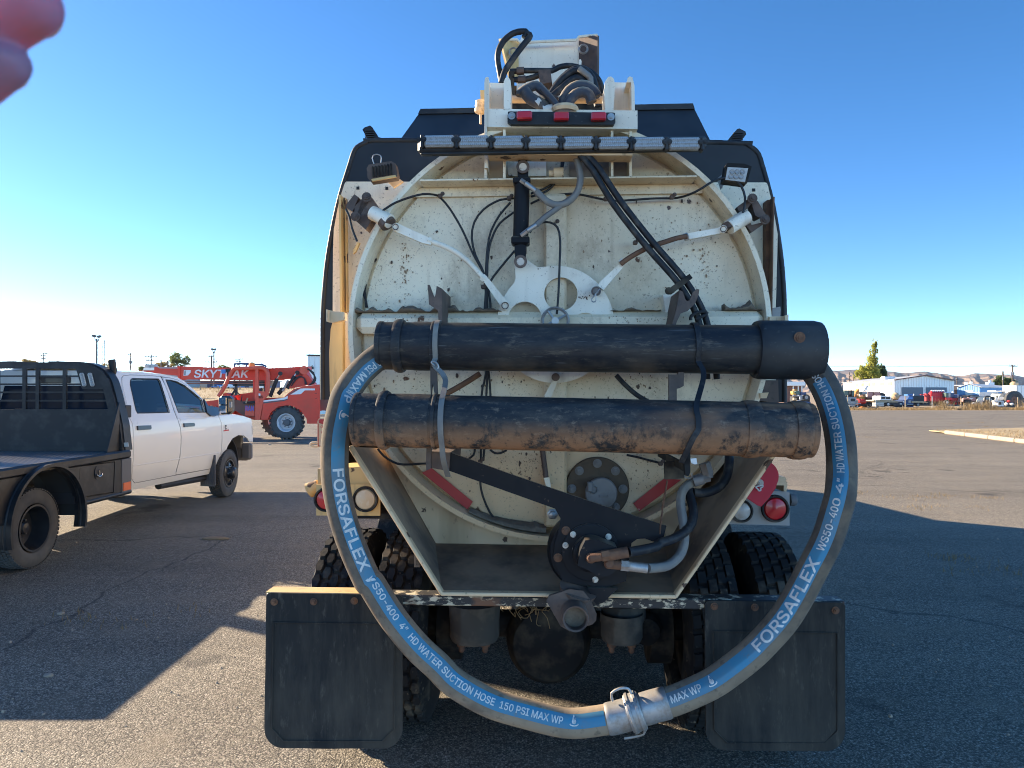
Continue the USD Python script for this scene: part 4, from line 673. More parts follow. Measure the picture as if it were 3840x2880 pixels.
# rust and dirt specks on the door
def specks(name, spots, n, rmin, rmax, v, mat, seed):
    r_ = np.random.default_rng(seed); out = []
    for z, cx_, cy_, sx_, sy_, w_ in spots:
        for _ in range(int(n * w_)):
            q = T(z(r_.normal(cx_, sx_), r_.normal(cy_, sy_)), v); r = rmin * (rmax / rmin)**(r_.random()**2.2)
            if math.hypot(q[0] - C[0], q[2] - C[2]) > R - .05: continue
            k = 7; a = np.arange(k) * 2 * math.pi / k; rr = r * r_.uniform(.55, 1.2, k); P = np.column_stack([q[0] + np.cos(a) * rr * r_.uniform(.6, 1.0), np.full(k, v), q[2] + np.sin(a) * rr * r_.uniform(.8, 1.7)])
            out.append(trimesh.Trimesh(np.vstack([P, [q]]), np.array([(k, (i + 1) % k, i) for i in range(k)]), process=False))
    part(truck, name, out, mat, smooth=False, kind='stuff')
specks('rust_specks', [(zb, 810, 1250, 28, 190, 1.2), (zb, 640, 1350, 110, 170, 1.0), (zc, 1330, 1150, 35, 150, 1.0), (zc, 1180, 950, 160, 170, 1.2), (zb, 1150, 440, 200, 30, .6), (zc, 1150, 460, 150, 30, .6), (zb, 1250, 1000, 380, 330, .6), (zc, 800, 1000, 380, 330, .6), (zp, 250, 380, 160, 160, 1.0), (zp, 760, 400, 70, 200, .4), (zd, 850, 700, 300, 60, .7), (ze, 650, 620, 120, 60, .8), (zd, 1700, 740, 200, 60, .8), (zm, 150, 300, 100, 110, .6), (zd, 1500, 1450, 250, 120, .8)], 90, .0012, .0065, .4372, 'speck_brown', 4)
specks('paint_chips', [(zb, 1200, 900, 420, 380, 1.0), (zc, 700, 900, 480, 380, 1.0), (zp, 300, 420, 250, 200, 1.0), (zd, 1300, 760, 500, 60, .6), (ze, 600, 640, 150, 60, .6)], 34, .002, .011, .4370, 'speck_dark', 5)
specks('beam_specks', [(zb, 830, 1640, 60, 30, 1), (zb, 600, 1640, 60, 30, 1), (zn, 1450, 780, 120, 20, 1), (zc, 800, 1640, 300, 14, 1)], 22, .0012, .005, .3335, 'speck_brown', 6)
specks('disc_chips', [(zn, 880, 560, 40, 40, 1.2), (zn, 600, 400, 250, 120, .6), (zn, 500, 690, 60, 20, .4)], 26, .0012, .006, .3490, 'speck_dark', 7)
# ---------------------------------------------------------------- wheels of the truck
def tyre_mesh(c, w, R_, ri, n=56):
    h = w / 2; prof = [(-h * .7, ri), (-h * .93, ri + .02), (-h, ri + (R_ - ri) * .45), (-h * .94, R_ - .05), (-h * .82, R_ - .018), (0, R_ - .012), (h * .82, R_ - .018), (h * .94, R_ - .05), (h, ri + (R_ - ri) * .45), (h * .93, ri + .02), (h * .7, ri), (-h * .7, ri)]
    return lathe(c, (1, 0, 0), prof, n, caps=False)
def tread_mesh(c, w, R_, rows=5, n=38, depth=.016, seed=0, shape='hex'):
    r_ = np.random.default_rng(seed); vs_, fs = [], []; bw = w * .86 / rows; ang = 2 * math.pi / n
    if shape == 'hex': out = np.array([(-.5, 0), (-.3, -.5), (.3, -.5), (.5, 0), (.3, .5), (-.3, .5)]) * [1.0, .82]
    else: out = np.array([(-.46, -.42), (.46, -.36), (.46, .42), (-.46, .36)])
    m = len(out)
    for k in range(rows):
        x0 = (k - (rows - 1) / 2) * bw
        for j in range(n):
            a0 = (j + (k % 2) * .5) * ang; s = 1 + r_.uniform(-.06, .06); base = len(vs_)
            for lvl, sc in ((-depth, 1.0), (0, .84)):
                for x, y in out:
                    u = x0 + x * bw * sc * s * 1.0; a = a0 + y * ang * sc * s; rr = R_ + lvl - .010 * (abs(u) / (w / 2))**4
                    vs_.append((c[0] + u, c[1] - math.cos(a) * rr, c[2] + math.sin(a) * rr))
            for i in range(m):
                b = (i + 1) % m; fs += [(base + i, base + b, base + m + b), (base + i, base + m + b, base + m + i)]
            for i in range(1, m - 1): fs.append((base + m, base + m + i, base + m + i + 1))
    t = trimesh.Trimesh(np.array(vs_), np.array(fs), process=False); t.fix_normals() if False else None; return t
def rim_mesh(c, ri, w, s):
    return cat([lathe(np.asarray(c) + [s * w * .1, 0, 0], (s, 0, 0), [(0, .04), (0, ri * .55), (w * .22, ri * .72), (w * .30, ri * .9), (w * .36, ri), (-w * .4, ri + .004)], 36, caps=True), lathe(np.asarray(c), (s, 0, 0), [(w * .02, .09), (w * .3, .085), (w * .34, .05), (w * .34, .0)], 20)])
RW = .52
for k, u in enumerate((-1.14, -.80, .80, 1.14)):
    c = (u, ax, RW); w = part(truck, 'wheel', rim_mesh(c, .29, .28, 1 if u > 0 else -1), 'dark_steel'); part(w, 'tyre', tyre_mesh(c, .285, RW, .29), 'tyre_rubber', smooth=50)
    part(w, 'tread', tread_mesh(c, .285, RW + .004, 5, 36, .020, k, 'hex' if u < 0 else 'rect'), 'tyre_rubber', smooth=30, kind='stuff')
    c = (u, ax + 1.4, RW); w = part(truck, 'wheel', rim_mesh(c, .29, .28, 1 if u > 0 else -1), 'dark_steel'); part(w, 'tyre', tyre_mesh(c, .285, RW, .29), 'tyre_rubber', smooth=50)
for u in (-1.05, 1.05):
    c = (u, 10.9, RW); w = part(truck, 'wheel', rim_mesh(c, .29, .3, 1 if u > 0 else -1), 'dark_steel'); part(w, 'tyre', tyre_mesh(c, .31, RW, .29), 'tyre_rubber', smooth=50)
# body, cab and hood farther along (they throw the long shadow)
part(truck, 'side_box', bx((-1.2, 2.95, .34), (-.5, 7.2, 1.55), .03), 'white_paint'); part(truck, 'side_box', bx((.5, 2.95, .34), (1.2, 7.2, 1.55), .03), 'white_paint')
cabp = [(7.3, .4), (7.3, .9), (8.2, .9), (8.2, 2.75), (8.45, 2.9), (8.9, 2.86), (9.4, 1.85), (11.9, 1.62), (12.15, 1.4), (12.2, .35), (11.6, .35), (11.5, 1.0), (10.9, 1.16), (10.3, 1.0), (10.2, .4)]
m = trimesh.creation.extrude_polygon(poly(cabp), 2.1, engine='earcut'); x = m.vertices.copy(); m.vertices = np.column_stack([x[:, 2] - 1.05, x[:, 0], x[:, 1]])
cab = part(truck, 'cab', m, 'white_paint', smooth=25)
part(cab, 'window', bx((-1.056, 8.4, 1.9), (-1.052, 8.95, 2.6)), 'tint_pane'); part(cab, 'window', bx((1.052, 8.4, 1.9), (1.056, 8.95, 2.6)), 'tint_pane'); part(cab, 'window', bx((-.8, 8.19, 1.9), (.8, 8.197, 2.5)), 'tint_pane')
part(truck, 'water_tank', bx((-1.2, 7.25, .36), (1.2, 8.17, 2.8), .06), 'white_paint')
part(truck, 'exhaust_stack', cyl((.95, 8.0, .8), (.95, 8.0, 3.3), .07), 'chrome')
part(truck, 'boom', [bx((-.25, 1.0, 3.2), (.25, 8.5, 3.55), .05)], 'white_paint')

# ---------------------------------------------------------------- suction pipes
def suction_pipe(label, q0, q1, v, r, m, rings, coupling=None):
    a, b = T(q0, v), T(q1, v); d = (b - a) / np.linalg.norm(b - a); Lg = np.linalg.norm(b - a)
    loc = W_of(a); th = thing('suction_pipe', label, 'pipe', 'suction pipes racked behind the tank', loc=loc, rotz=-math.degrees(YAW))
    prof = [(0, r * 1.0)]
    body = lathe((0, 0, 0), d, [(0, r - .012), (0, r), (Lg, r), (Lg, r - .012), (Lg, r - .014), (0, r - .012)], 56, caps=False)
    part(th, 'pipe_body', body, m, smooth=40)
    for x0, x1, rr, nm in rings:
        part(th, nm, lathe(d * x0, d, [(0, r - .004), (0, r + rr * .6), ((x1 - x0) * .3, r + rr), ((x1 - x0) * .7, r + rr), (x1 - x0, r + rr * .6), (x1 - x0, r - .004), (0, r - .004)], 56, caps=False), m, smooth=40)
    return th, a, d, Lg, r
def W_of(p):                                           # from the truck's axes to the world
    return np.array([TO[0] + TR[0] * p[0] + TF[0] * p[1], TO[1] + TR[1] * p[0] + TF[1] * p[1], p[2]])
up, ua, ud, ul, ur = suction_pipe('upper black suction pipe with wide coupling sleeve at its right end', O2(820, 747), O2(1766, 757), .03, .1085, 'pipe_black',
    [(.0, .02, .004, 'end_bead'), (.075, .115, .014, 'collar'), (.16, .245, .003, 'sleeve'), (.245, .262, .008, 'band'), (.272, .286, .007, 'band')])
part(up, 'coupling', lathe(ud * (ul - .275), ud, [(0, ur), (-.0, ur + .016), (.02, ur + .022), (.25, ur + .022), (.278, ur + .016), (.278, ur), (0, ur)], 56, caps=False), 'black_plastic', smooth=40)
q = T(ze(1678, 320), .03) - ua; part(up, 'rusty_bolt', bolt((q[0], -(ur + .018), q[2]), (0, -1, 0), .016, .006), 'rust'); q = T(ze(1640, 583), .03) - ua; part(up, 'rusty_bolt', bolt((q[0], -(ur * .45), -(ur + .012)), (0, -.3, -1), .016, .006), 'rust')
lo, la, ld, ll, lr = suction_pipe('lower suction pipe caked in reddish mud, open at both ends', O2(769, 906), O2(1751, 930), -.22, .111, 'pipe_muddy',
    [(.0, .018, .004, 'end_bead'), (.105, .14, .014, 'collar'), (.155, .32, .002, 'sleeve'), (.33, .345, .007, 'band'), (1.60, 1.66, .007, 'mud_ring'), (1.79, 1.85, .009, 'collar')])
# rubber straps round both pipes
def strap(label, pts, mm, tag_pt=None):
    th = thing('rubber_strap', label, 'strap', loc=(TO[0], TO[1], 0), rotz=-math.degrees(YAW))
    part(th, 'strap_band', ribbon(pts, .022, .007, (1, 0, 0)), mm, smooth=40); return th
def around(x, a, r, v0, angs): return [np.array([x, v0 - math.cos(t) * r, a + math.sin(t) * r]) for t in np.radians(angs)]
xl = T(zd(1065, 400), -.08)[0]; x2 = T(zd(1108, 900), -.34)[0]; zu = ua[2] + ud[2] / ud[0] * (xl - ua[0]); zl_ = la[2] + ld[2] / ld[0] * (x2 - la[0])
s1 = strap('grey black rubber strap hooked over both pipes near their left ends', around(xl, zu, .117, .03, (150, 110, 70, 40, 10, -10, -30)) + [np.array([xl, -.105, zu - .09])] + [np.array([x2 - .006, -.16, zu - .15])] + around(x2, zl_, .12, -.22, (50, 25, 0, -25, -50)) + [np.array([x2, -.25, zl_ - .16]), np.array([x2, -.12, zl_ - .24])], 'grey_hose')
part(s1, 's_hook', tube([T(p, -.12) for p in mp(zd, (1060, 600), (1035, 575), (1045, 565), (1075, 575), (1095, 610), (1080, 640))], .004, 8), 'steel')
xr = T(ze(1068, 400), -.08)[0]; x3 = T(ze(1050, 850), -.34)[0]; zu = ua[2] + ud[2] / ud[0] * (xr - ua[0]); zl_ = la[2] + ld[2] / ld[0] * (x3 - la[0])
s2 = strap('black rubber strap over both pipes near the wide coupling', around(xr - .01, zu, .117, .03, (150, 110, 70, 40, 10, -10, -30)) + [np.array([xr, -.13, zu - .12])] + around(x3, zl_, .12, -.22, (50, 25, 0)) + [np.array([x3 - .02, -.345, zl_ - .03]), np.array([x3 - .045, -.33, zl_ - .09]), np.array([x3 - .06, -.30, zl_ - .135])], 'black_hose')
part(s2, 'white_tag', tplate(mp(ze, (995, 1143), (1035, 1138), (1042, 1180), (1022, 1182), (1000, 1175)), -.33, .006), 'print_white')

# ---------------------------------------------------------------- blue striped suction hose
hr = .0605
cl = mp(zd, (760, 430), (605, 522), (490, 615), (390, 730), (318, 850)) + mp(zj, (300, 0), (240, 280), (231, 600), (280, 900), (375, 1200), (508, 1500)) + mp(zf, (690, 600), (815, 800), (965, 985), (1100, 1110)) + mp(zl, (195, 715), (460, 868), (720, 950)) + [O2(1225, 1562), O2(1290, 1557), O2(1335, 1549), O2(1372, 1538), O2(1412, 1525)] + mp(zh, (345, 1312), (480, 1256), (595, 1200), (705, 1122), (815, 1035), (915, 935), (1010, 825), (1095, 690), (1178, 530), (1268, 350), (1330, 150)) + mp(ze, (2030, 1400), (2040, 1200), (2028, 1000), (1985, 800), (1925, 650), (1860, 545), (1790, 470), (1680, 420))
n = len(cl); vv = np.interp(np.arange(n), [0, 1.3, 3, 6, 10, 19, 24, 32, 35, n - 8, n - 7, n - 6, n - 5, n - 4, n - 3, n - 1], [.03, .02, -.06, -.12, -.13, -.16, -.17, -.22, -.23, -.19, -.15, -.11, -.06, -.01, .03, .03])
HP = spline([T(q, v) for q, v in zip(cl, vv)], .012)
for _ in range(6): HP[1:-1] = (HP[:-2] + 2 * HP[1:-1] + HP[2:]) / 4
seg = np.linalg.norm(np.diff(HP, axis=0), axis=1); SS = np.concatenate([[0], np.cumsum(seg)])
Ht = np.gradient(HP, axis=0); Ht /= np.linalg.norm(Ht, axis=1, keepdims=True)
Hc = np.array([0, -1.0, 0]) - Ht * (Ht @ np.array([0, -1.0, 0]))[:, None]; Hc /= np.linalg.norm(Hc, axis=1, keepdims=True)
Hn = np.cross(Hc, Ht); cen = HP.mean(0)
if ((cen - HP) * Hn).sum() < 0: Hn = -Hn
def on_hose(s, th, rr):
    f = lambda A: np.column_stack([np.interp(s, SS, A[:, k]) for k in range(3)])
    c, n_ = f(Hc), f(Hn); return f(HP) + rr[:, None] * (np.cos(th)[:, None] * c + np.sin(th)[:, None] * n_)
def s_at(q):                                           # where along the hose a pixel lies
    cand = []
    for k in range(0, len(HP)):
        w = W_of(HP[k]); px = CX + w[0] / w[1] * F; py = HY - (w[2] - H) / w[1] * F; cand.append((px - q[0])**2 + (py - q[1])**2)
    return SS[int(np.argmin(cand))]
hose = thing('suction_hose', 'grey rubber suction hose with blue lettered stripe looping below the pipes', 'hose', loc=(TO[0], TO[1], 0), rotz=-math.degrees(YAW))
part(hose, 'hose_wall', tube(HP, hr, 28, smooth=False), 'hose_skin', smooth=60)
th0, dth = math.radians(31), math.radians(28)
def stripe(s0, s1):
    s = np.arange(s0, s1, .012); rows = [on_hose(np.full(9, a), np.linspace(th0 - dth, th0 + dth, 9), np.full(9, hr + .0012)) for a in s]
    m = sheet(rows); 
    if (m.face_normals[0] @ (m.triangles_center[0] - HP[np.argmin(abs(SS - s[0]))])) < 0: m.faces = m.faces[:, ::-1]
    part(hose, 'blue_stripe', m, 'stripe_blue', smooth=True)
sA, sB, sC, sD = s_at(O2(1308, 1555)), s_at(O2(1362, 1541)), s_at(O2(1386, 1534)), s_at(O2(1443, 1516))
stripe(s_at(O2(815, 782)), sA); stripe(sD, s_at(ze(1850, 640)))
def print_on(text, q0, q1, h, bold=True, off=0.0):
    s0, s1 = s_at(q0), s_at(q1); m = letters(text, h, .0006, bold); b = m.bounds; m.merge_vertices()
    v, f = trimesh.remesh.subdivide_to_size(m.vertices, m.faces, .014, max_iter=12)
    s = s0 + (v[:, 0] - b[0, 0]) / (b[1, 0] - b[0, 0]) * (s1 - s0); p = on_hose(s, th0 + off + (v[:, 1] - h / 2) / hr, hr + .0018 + v[:, 2])
    part(hose, 'lettering', trimesh.Trimesh(p, f, process=False), 'print_white', smooth=False)
def drop(q):
    g = unary_union([Point(0, 0).buffer(.008), poly([(-.0076, .002), (.0076, .002), (.001, .021), (-.001, .021)])]); r_ = affinity.scale(Point(0, -.009).buffer(.016), 1, .35).difference(affinity.scale(Point(0, -.007).buffer(.0135), 1, .30))
    for gg in (g, r_):
        m = trimesh.creation.extrude_polygon(gg, .0006, engine='earcut'); p = on_hose(s_at(q) + m.vertices[:, 0] * 1.25, th0 + m.vertices[:, 1] * 1.25 / hr, hr + .0018 + m.vertices[:, 2]); part(hose, 'drop_emblem', trimesh.Trimesh(p, m.faces, process=False), 'print_white', smooth=False)
print_on('0 PSI MAX WP', zd(590, 585), zd(350, 930), .032); drop(zd(308, 1015))
print_on('FORSAFLEX', zj(265, 545), zj(478, 1380), .044); print_on('WS50-400', zf(700, 560), zf(842, 828), .027); print_on('4”', zf(880, 845), zf(902, 885), .026)
print_on('HD WATER SUCTION HOSE', zf(930, 905), zf(1430, 1300), .027); print_on('150 PSI MAX WP', zl(555, 850), zl(1025, 945), .027); drop(zl(1110, 945))
print_on('MAX WP', zl(1835, 820), zl(2070, 745), .028); drop(zl(2148, 700))
print_on('FORSAFLEX', zh(830, 985), zh(1195, 455), .042); print_on('WS50-400', zh(1210, 400), zh(1298, 110), .027); print_on('4”', zh(1300, 85), zh(1310, 35), .025)
print_on('HD WATER SUCTION HOS', ze(2000, 1290), ze(1830, 620), .027)
def sleeve(name, s0, s1, r0, mm, bands=()):
    s = np.linspace(s0, s1, 12); rr = np.full(12, r0); rr[[0, -1]] -= .003
    P = np.column_stack([np.interp(s, SS, HP[:, k]) for k in range(3)]); return part(hose, name, tube(P, rr, 32, smooth=False), mm, smooth=40)
sleeve('hose_ferrule', sA, sB, hr + .005, 'alu'); sleeve('hose_ferrule', sC, sD, hr + .005, 'alu'); cp = sleeve('cam_coupling', sB - .006, sC + .002, hr + .017, 'alu')
m1 = (sB + sC) / 2
for s in (sB + .008, sC - .012): sleeve('coupling_rim', s - .006, s + .006, hr + .022, 'alu')
def hp(s, th, r): return on_hose(np.array([s]), np.array([th]), np.array([r]))[0]
part(hose, 'cam_lever', [tube([hp(m1 + .01, 1.5, hr + .02), hp(m1 + .005, 1.5, hr + .045), hp(m1 - .03, 1.45, hr + .06), hp(m1 - .075, 1.4, hr + .052), hp(m1 - .08, 1.35, hr + .02)], .006, 8)], 'alu')
part(hose, 'cam_lever', [tube([hp(m1 + .01, -1.5, hr + .02), hp(m1, -1.5, hr + .035), hp(m1 - .04, -1.45, hr + .032), hp(m1 - .075, -1.4, hr + .026)], .006, 8), lathe(hp(m1 - .02, -1.5, hr + .03), VT, [(0, .008), (-.002, .01), (0, .012), (.002, .01), (0, .008)], 14, caps=False)], 'alu')
# ---------------------------------------------------------------- white flatbed pickup on the left
pa, pb_, pc_, pd_ = zoom(0, 1200, 1.6592), zoom(440, 1350, 3.1308), zoom(0, 1340, 3.95), zoom(0, 1700, 3.6058)
XC = -6.06                                             # its centre line
def sx(z, d=10.):                                      # where the right flank stands at height z
    x = -5.0
    if z < 1.42: x -= .075 * ((z - 1.02) / .5)**2 if z < 1.02 else .03 * ((z - 1.02) / .4)**2
    else: x -= .03 + (z - 1.42) * .40
    return x
def X(p, off=0.0):
    x = -5.0
    for _ in range(8):
        d = x * F / (p[0] - CX); z = H + (HY - p[1]) / F * d; x = sx(min(max(z, .3), 2.2)) + off
    return np.array([x, d, z])
def Xp(p, x0): d = x0 * F / (p[0] - CX); return np.array([x0, d, H + (HY - p[1]) / F * d])
pk = thing('pickup_truck', 'white crew cab pickup with black flatbed parked on the asphalt', 'pickup truck', loc=(XC, 9.3, 0))
PO = np.array([XC, 9.3, 0])
def rel(m):
    m = m.copy(); m.vertices = m.vertices - PO; return m
def pp(parent, name, m, mat, smooth=35, both=False, **k):
    if isinstance(m, list): m = cat(m)
    p = part(parent, name, rel(m), mat, smooth, **k)
    if both: part(parent, name, mir(rel(m)), mat, smooth)
    return p
def flank(px, holes=(), th=.02, off=0.0, step=.09):
    """a body panel: outline in pixels laid on the curved flank"""
    P = [X(q) for q in px]; g = poly([(q[1], q[2]) for q in P], [[(lambda r: (r[1], r[2]))(X(q)) for q in h] for h in holes])
    out = []
    for q in getattr(g, 'geoms', [g]):
        v, f = trimesh.creation.triangulate_polygon(q, engine='earcut'); v3 = np.column_stack([np.zeros(len(v)), v])
        v3, f = trimesh.remesh.subdivide_to_size(v3, f, step, max_iter=14)
        v3[:, 0] = [sx(z) + off for z in v3[:, 2]]; m = trimesh.Trimesh(v3, f)
        if m.face_normals[:, 0].mean() < 0: m.faces = m.faces[:, ::-1]
        out.append(thick(m, th) if th else m)
    return cat(out)
rd = mp(pb_, (52, 215), (72, 188), (150, 178), (330, 182), (500, 195), (515, 208), (560, 300), (600, 400), (668, 610), (700, 690), (738, 800), (746, 900), (728, 1150), (690, 1295), (682, 1350), (205, 1442), (168, 1390), (183, 1240), (190, 1000), (183, 760), (130, 650), (103, 520), (58, 330))
fd = mp(pb_, (524, 205), (560, 206), (640, 216), (720, 240), (800, 292), (900, 385), (1000, 490), (1075, 600), (1180, 652), (1220, 740), (1226, 850), (1212, 1100), (1142, 1266), (690, 1346), (698, 1295), (735, 1152), (753, 900), (745, 800), (707, 690), (675, 610), (606, 400), (566, 300))
rw = mp(pb_, (150, 250), (158, 228), (180, 218), (480, 222), (500, 245), (555, 420), (612, 615), (232, 625), (215, 590), (180, 430), (150, 300)); fw = mp(pb_, (566, 232), (640, 240), (700, 256), (790, 302), (900, 392), (985, 462), (1030, 615), (712, 615), (640, 420))
d1 = pp(pk, 'rear_door', flank(rd, [rw]), 'car_white', 40, both=True)
d2 = pp(pk, 'front_door', flank(fd, [fw]), 'car_white', 40, both=True)
pp(pk, 'side_window', flank(rw, th=0, off=-.012), 'tint_pane', 40, both=True); pp(pk, 'side_window', flank(fw, th=0, off=-.012), 'clear_pane', 40, both=True)
for w in (rw, fw): pp(pk, 'window_seal', tube([X(q, -.002) for q in w + w[:1]], .008, 6, smooth=False), 'seam', both=True)
pp(pk, 'cab_corner', flank(mp(pb_, (-60, 128), (0, 128), (60, 150), (300, 150), (520, 172), (700, 205), (800, 262), (905, 355), (1010, 470), (1088, 590), (1078, 598), (1002, 487), (902, 382), (800, 288), (720, 236), (640, 212), (500, 190), (330, 177), (150, 173), (68, 183), (46, 213), (53, 330), (98, 520), (125, 650), (178, 762), (185, 1000), (178, 1240), (162, 1392), (200, 1448), (682, 1356), (1145, 1272), (1090, 1335), (682, 1420), (140, 1532), (60, 1540), (40, 900), (-20, 400))), 'car_white', 40, both=True)
pp(pk, 'door_seam', [tube([X(q, -.012) for q in rd + rd[:1]], .012, 6, smooth=False), tube([X(q, -.012) for q in fd + fd[:1]], .012, 6, smooth=False)], 'seam', both=True)
fender_px = mp(pb_, (1184, 650), (1330, 640), (1480, 660), (1570, 692), (1588, 800), (1592, 960), (1548, 956), (1530, 920), (1480, 885), (1420, 882), (1350, 922), (1295, 1010), (1258, 1110), (1225, 1230), (1155, 1310), (1147, 1270), (1217, 1100), (1231, 850), (1224, 740))
pp(pk, 'front_fender', flank(fender_px), 'car_white', 40, both=True)
pp(pk, 'body_crease', tube([X(q, .0) for q in mp(pb_, (185, 1243), (728, 1160), (1212, 1085))], .006, 6, smooth=False), 'car_white', both=True)
pp(pk, 'side_step', [tube([X(q, -.06) for q in mp(pb_, (480, 1480), (650, 1450), (1000, 1390), (1090, 1350))], .05, 8, smooth=False)], 'flat_black', both=True)
# roof and bonnet as sheets from flank to flank
def across(px, bulge, n=9, off=0.0, inset=0.0):
    rows = []
    for q in px:
        a = X(q, off); w = XC - a[0]; t = np.linspace(-1, 1, n); rows.append(np.column_stack([XC - w * -t * 1.0, np.full(n, a[1]), a[2] + bulge * (1 - np.abs(t)**2.6)])[::-1])
    m = sheet(rows); 
    if m.face_normals[:, 2].mean() < 0: m.faces = m.faces[:, ::-1]
    return m
pp(pk, 'roof', thick(across(mp(pb_, (-60, 128), (0, 128), (60, 136), (300, 142), (520, 165), (700, 200), (800, 258)), .05), .015), 'car_white', 60)
pp(pk, 'windscreen', across(mp(pb_, (805, 262), (905, 358), (1010, 472), (1085, 588)), .03), 'clear_pane', 60)
pp(pk, 'bonnet', thick(across(mp(pb_, (1070, 595), (1200, 630), (1330, 637), (1480, 657), (1572, 690), (1585, 740)), .10, 15), .015), 'car_white', 60)
f0 = X(pb_(1588, 900)); r0 = X(pb_(20, 400))
pp(pk, 'front_face', bx((XC - .9, f0[1] - .1, .75), (XC + .9, f0[1] - .02, 1.2), .05), 'trim_grey'); 
hl = pp(pk, 'headlight', [bx((-5.16, f0[1] - .06, 1.0), (-5.0, f0[1] + .02, 1.2), .02)], 'clear_lens', both=True)
pp(pk, 'front_bumper', [bx((XC - 1.0, f0[1] - .06, .52), (XC + 1.0, f0[1] + .06, .84), .05), bx((-5.2, f0[1] - .10, .54), (-5.0, f0[1] + .04, .86), .04)], 'trim_grey')
# rear wall of the cab with its window
zr = r0[1] + .03; top = X(pb_(0, 128))[2]
wall = poly([(XC - .97, .75), (XC + .97, .75), (XC + .96, 1.42), (XC + .72, top), (XC - .72, top), (XC - .96, 1.42)], [[(XC - .78, 1.46), (XC + .78, 1.46), (XC + .66, 1.92), (XC - .66, 1.92)]])
pp(pk, 'cab_back', slab(wall, zr, zr + .03), 'car_white', 30); pp(pk, 'rear_window', slab(poly([(XC - .78, 1.46), (XC + .78, 1.46), (XC + .66, 1.92), (XC - .66, 1.92)]), zr + .004, zr + .02), 'dark_glass')
pp(pk, 'brake_light', bx((XC - .20, zr - .012, 1.955), (XC + .22, zr, 2.04), .005), 'car_black')
pp(pk, 'cab_floor', bx((XC - .93, zr + .03, .62), (XC + .93, f0[1] - .9, .74)), 'seat_cloth'); pp(pk, 'firewall', bx((XC - .93, 11.9, .74), (XC + .93, 12.0, 1.34)), 'seat_cloth'); pp(pk, 'engine_block', bx((XC - .6, 12.0, .55), (XC + .6, f0[1] - .12, 1.1)), 'flat_black')
for xs in (-.45, .45):
    for y in (9.95, 10.95):
        st = pp(pk, 'seat', [bx((XC + xs - .26, y, .74), (XC + xs + .26, y + .5, .98), .06), bx((XC + xs - .26, y - .08, .9), (XC + xs + .26, y + .08, 1.5), .06)], 'seat_cloth'); pp(st, 'headrest', bx((XC + xs - .13, y - .06, 1.52), (XC + xs + .13, y + .05, 1.74), .05), 'seat_cloth')
pp(pk, 'dashboard', bx((XC - .9, 11.55, 1.05), (XC + .9, 11.95, 1.36), .08), 'trim_grey'); pp(pk, 'steering_wheel', lathe((XC - .42, 11.35, 1.28), (0, .8, .45), [(0, .17), (-.015, .185), (0, .2), (.015, .185), (0, .17)], 28, caps=False), 'flat_black')
# handles, mirror, badge
for q in (((225, 772), (380, 765), (386, 800), (375, 815), (230, 824)), ((771, 742), (890, 738), (898, 765), (890, 778), (775, 788))):
    pp(pk, 'door_handle', flank(mp(pb_, *q), th=.03, off=.022), 'car_black', both=True)
pp(pk, 'mirror_arm', [flank(mp(pb_, (1000, 455), (1050, 540), (1090, 545), (1180, 560), (1180, 640), (1140, 655), (1080, 655), (1035, 615)), th=.05, off=.03)], 'car_black', both=True)
a, b = W(pb_(1176, 640), 11.9), W(pb_(1335, 420), 11.9)
mi = pp(pk, 'mirror', bx((a[0], 11.9, a[2]), (b[0], 12.1, b[2]), .05), 'car_black', both=True)
pp(mi, 'mirror_glass', [bx((a[0] + .025, 11.893, a[2] + .17), (b[0] - .08, 11.9, b[2] - .03), .004), bx((a[0] + .03, 11.893, a[2] + .03), (b[0] - .08, 11.9, a[2] + .15), .004)], 'chrome', both=True)
pp(mi, 'mirror_lamp', bx((b[0] - .05, 11.91, b[2] - .2), (b[0] + .002, 11.95, b[2] - .1), .004), 'clear_lens')
m = letters('C', .075, .004); m.vertices = np.column_stack([m.vertices[:, 2], m.vertices[:, 0], m.vertices[:, 1]]); q = X(pb_(1262, 817)); m.apply_translation(q); pp(pk, 'badge', m, 'flat_black', False)
pp(pk, 'badge', flank(mp(pb_, (1247, 824), (1308, 815), (1308, 830), (1249, 837)), th=.006, off=.005), 'flat_red', False)
pp(pk, 'roof_fin', tube([X(pb_(450, 158)) - [.55, 0, 0], X(pb_(490, 128)) - [.55, 0, -.0], X(pb_(550, 160)) - [.55, 0, 0]], .02, 8), 'car_white')
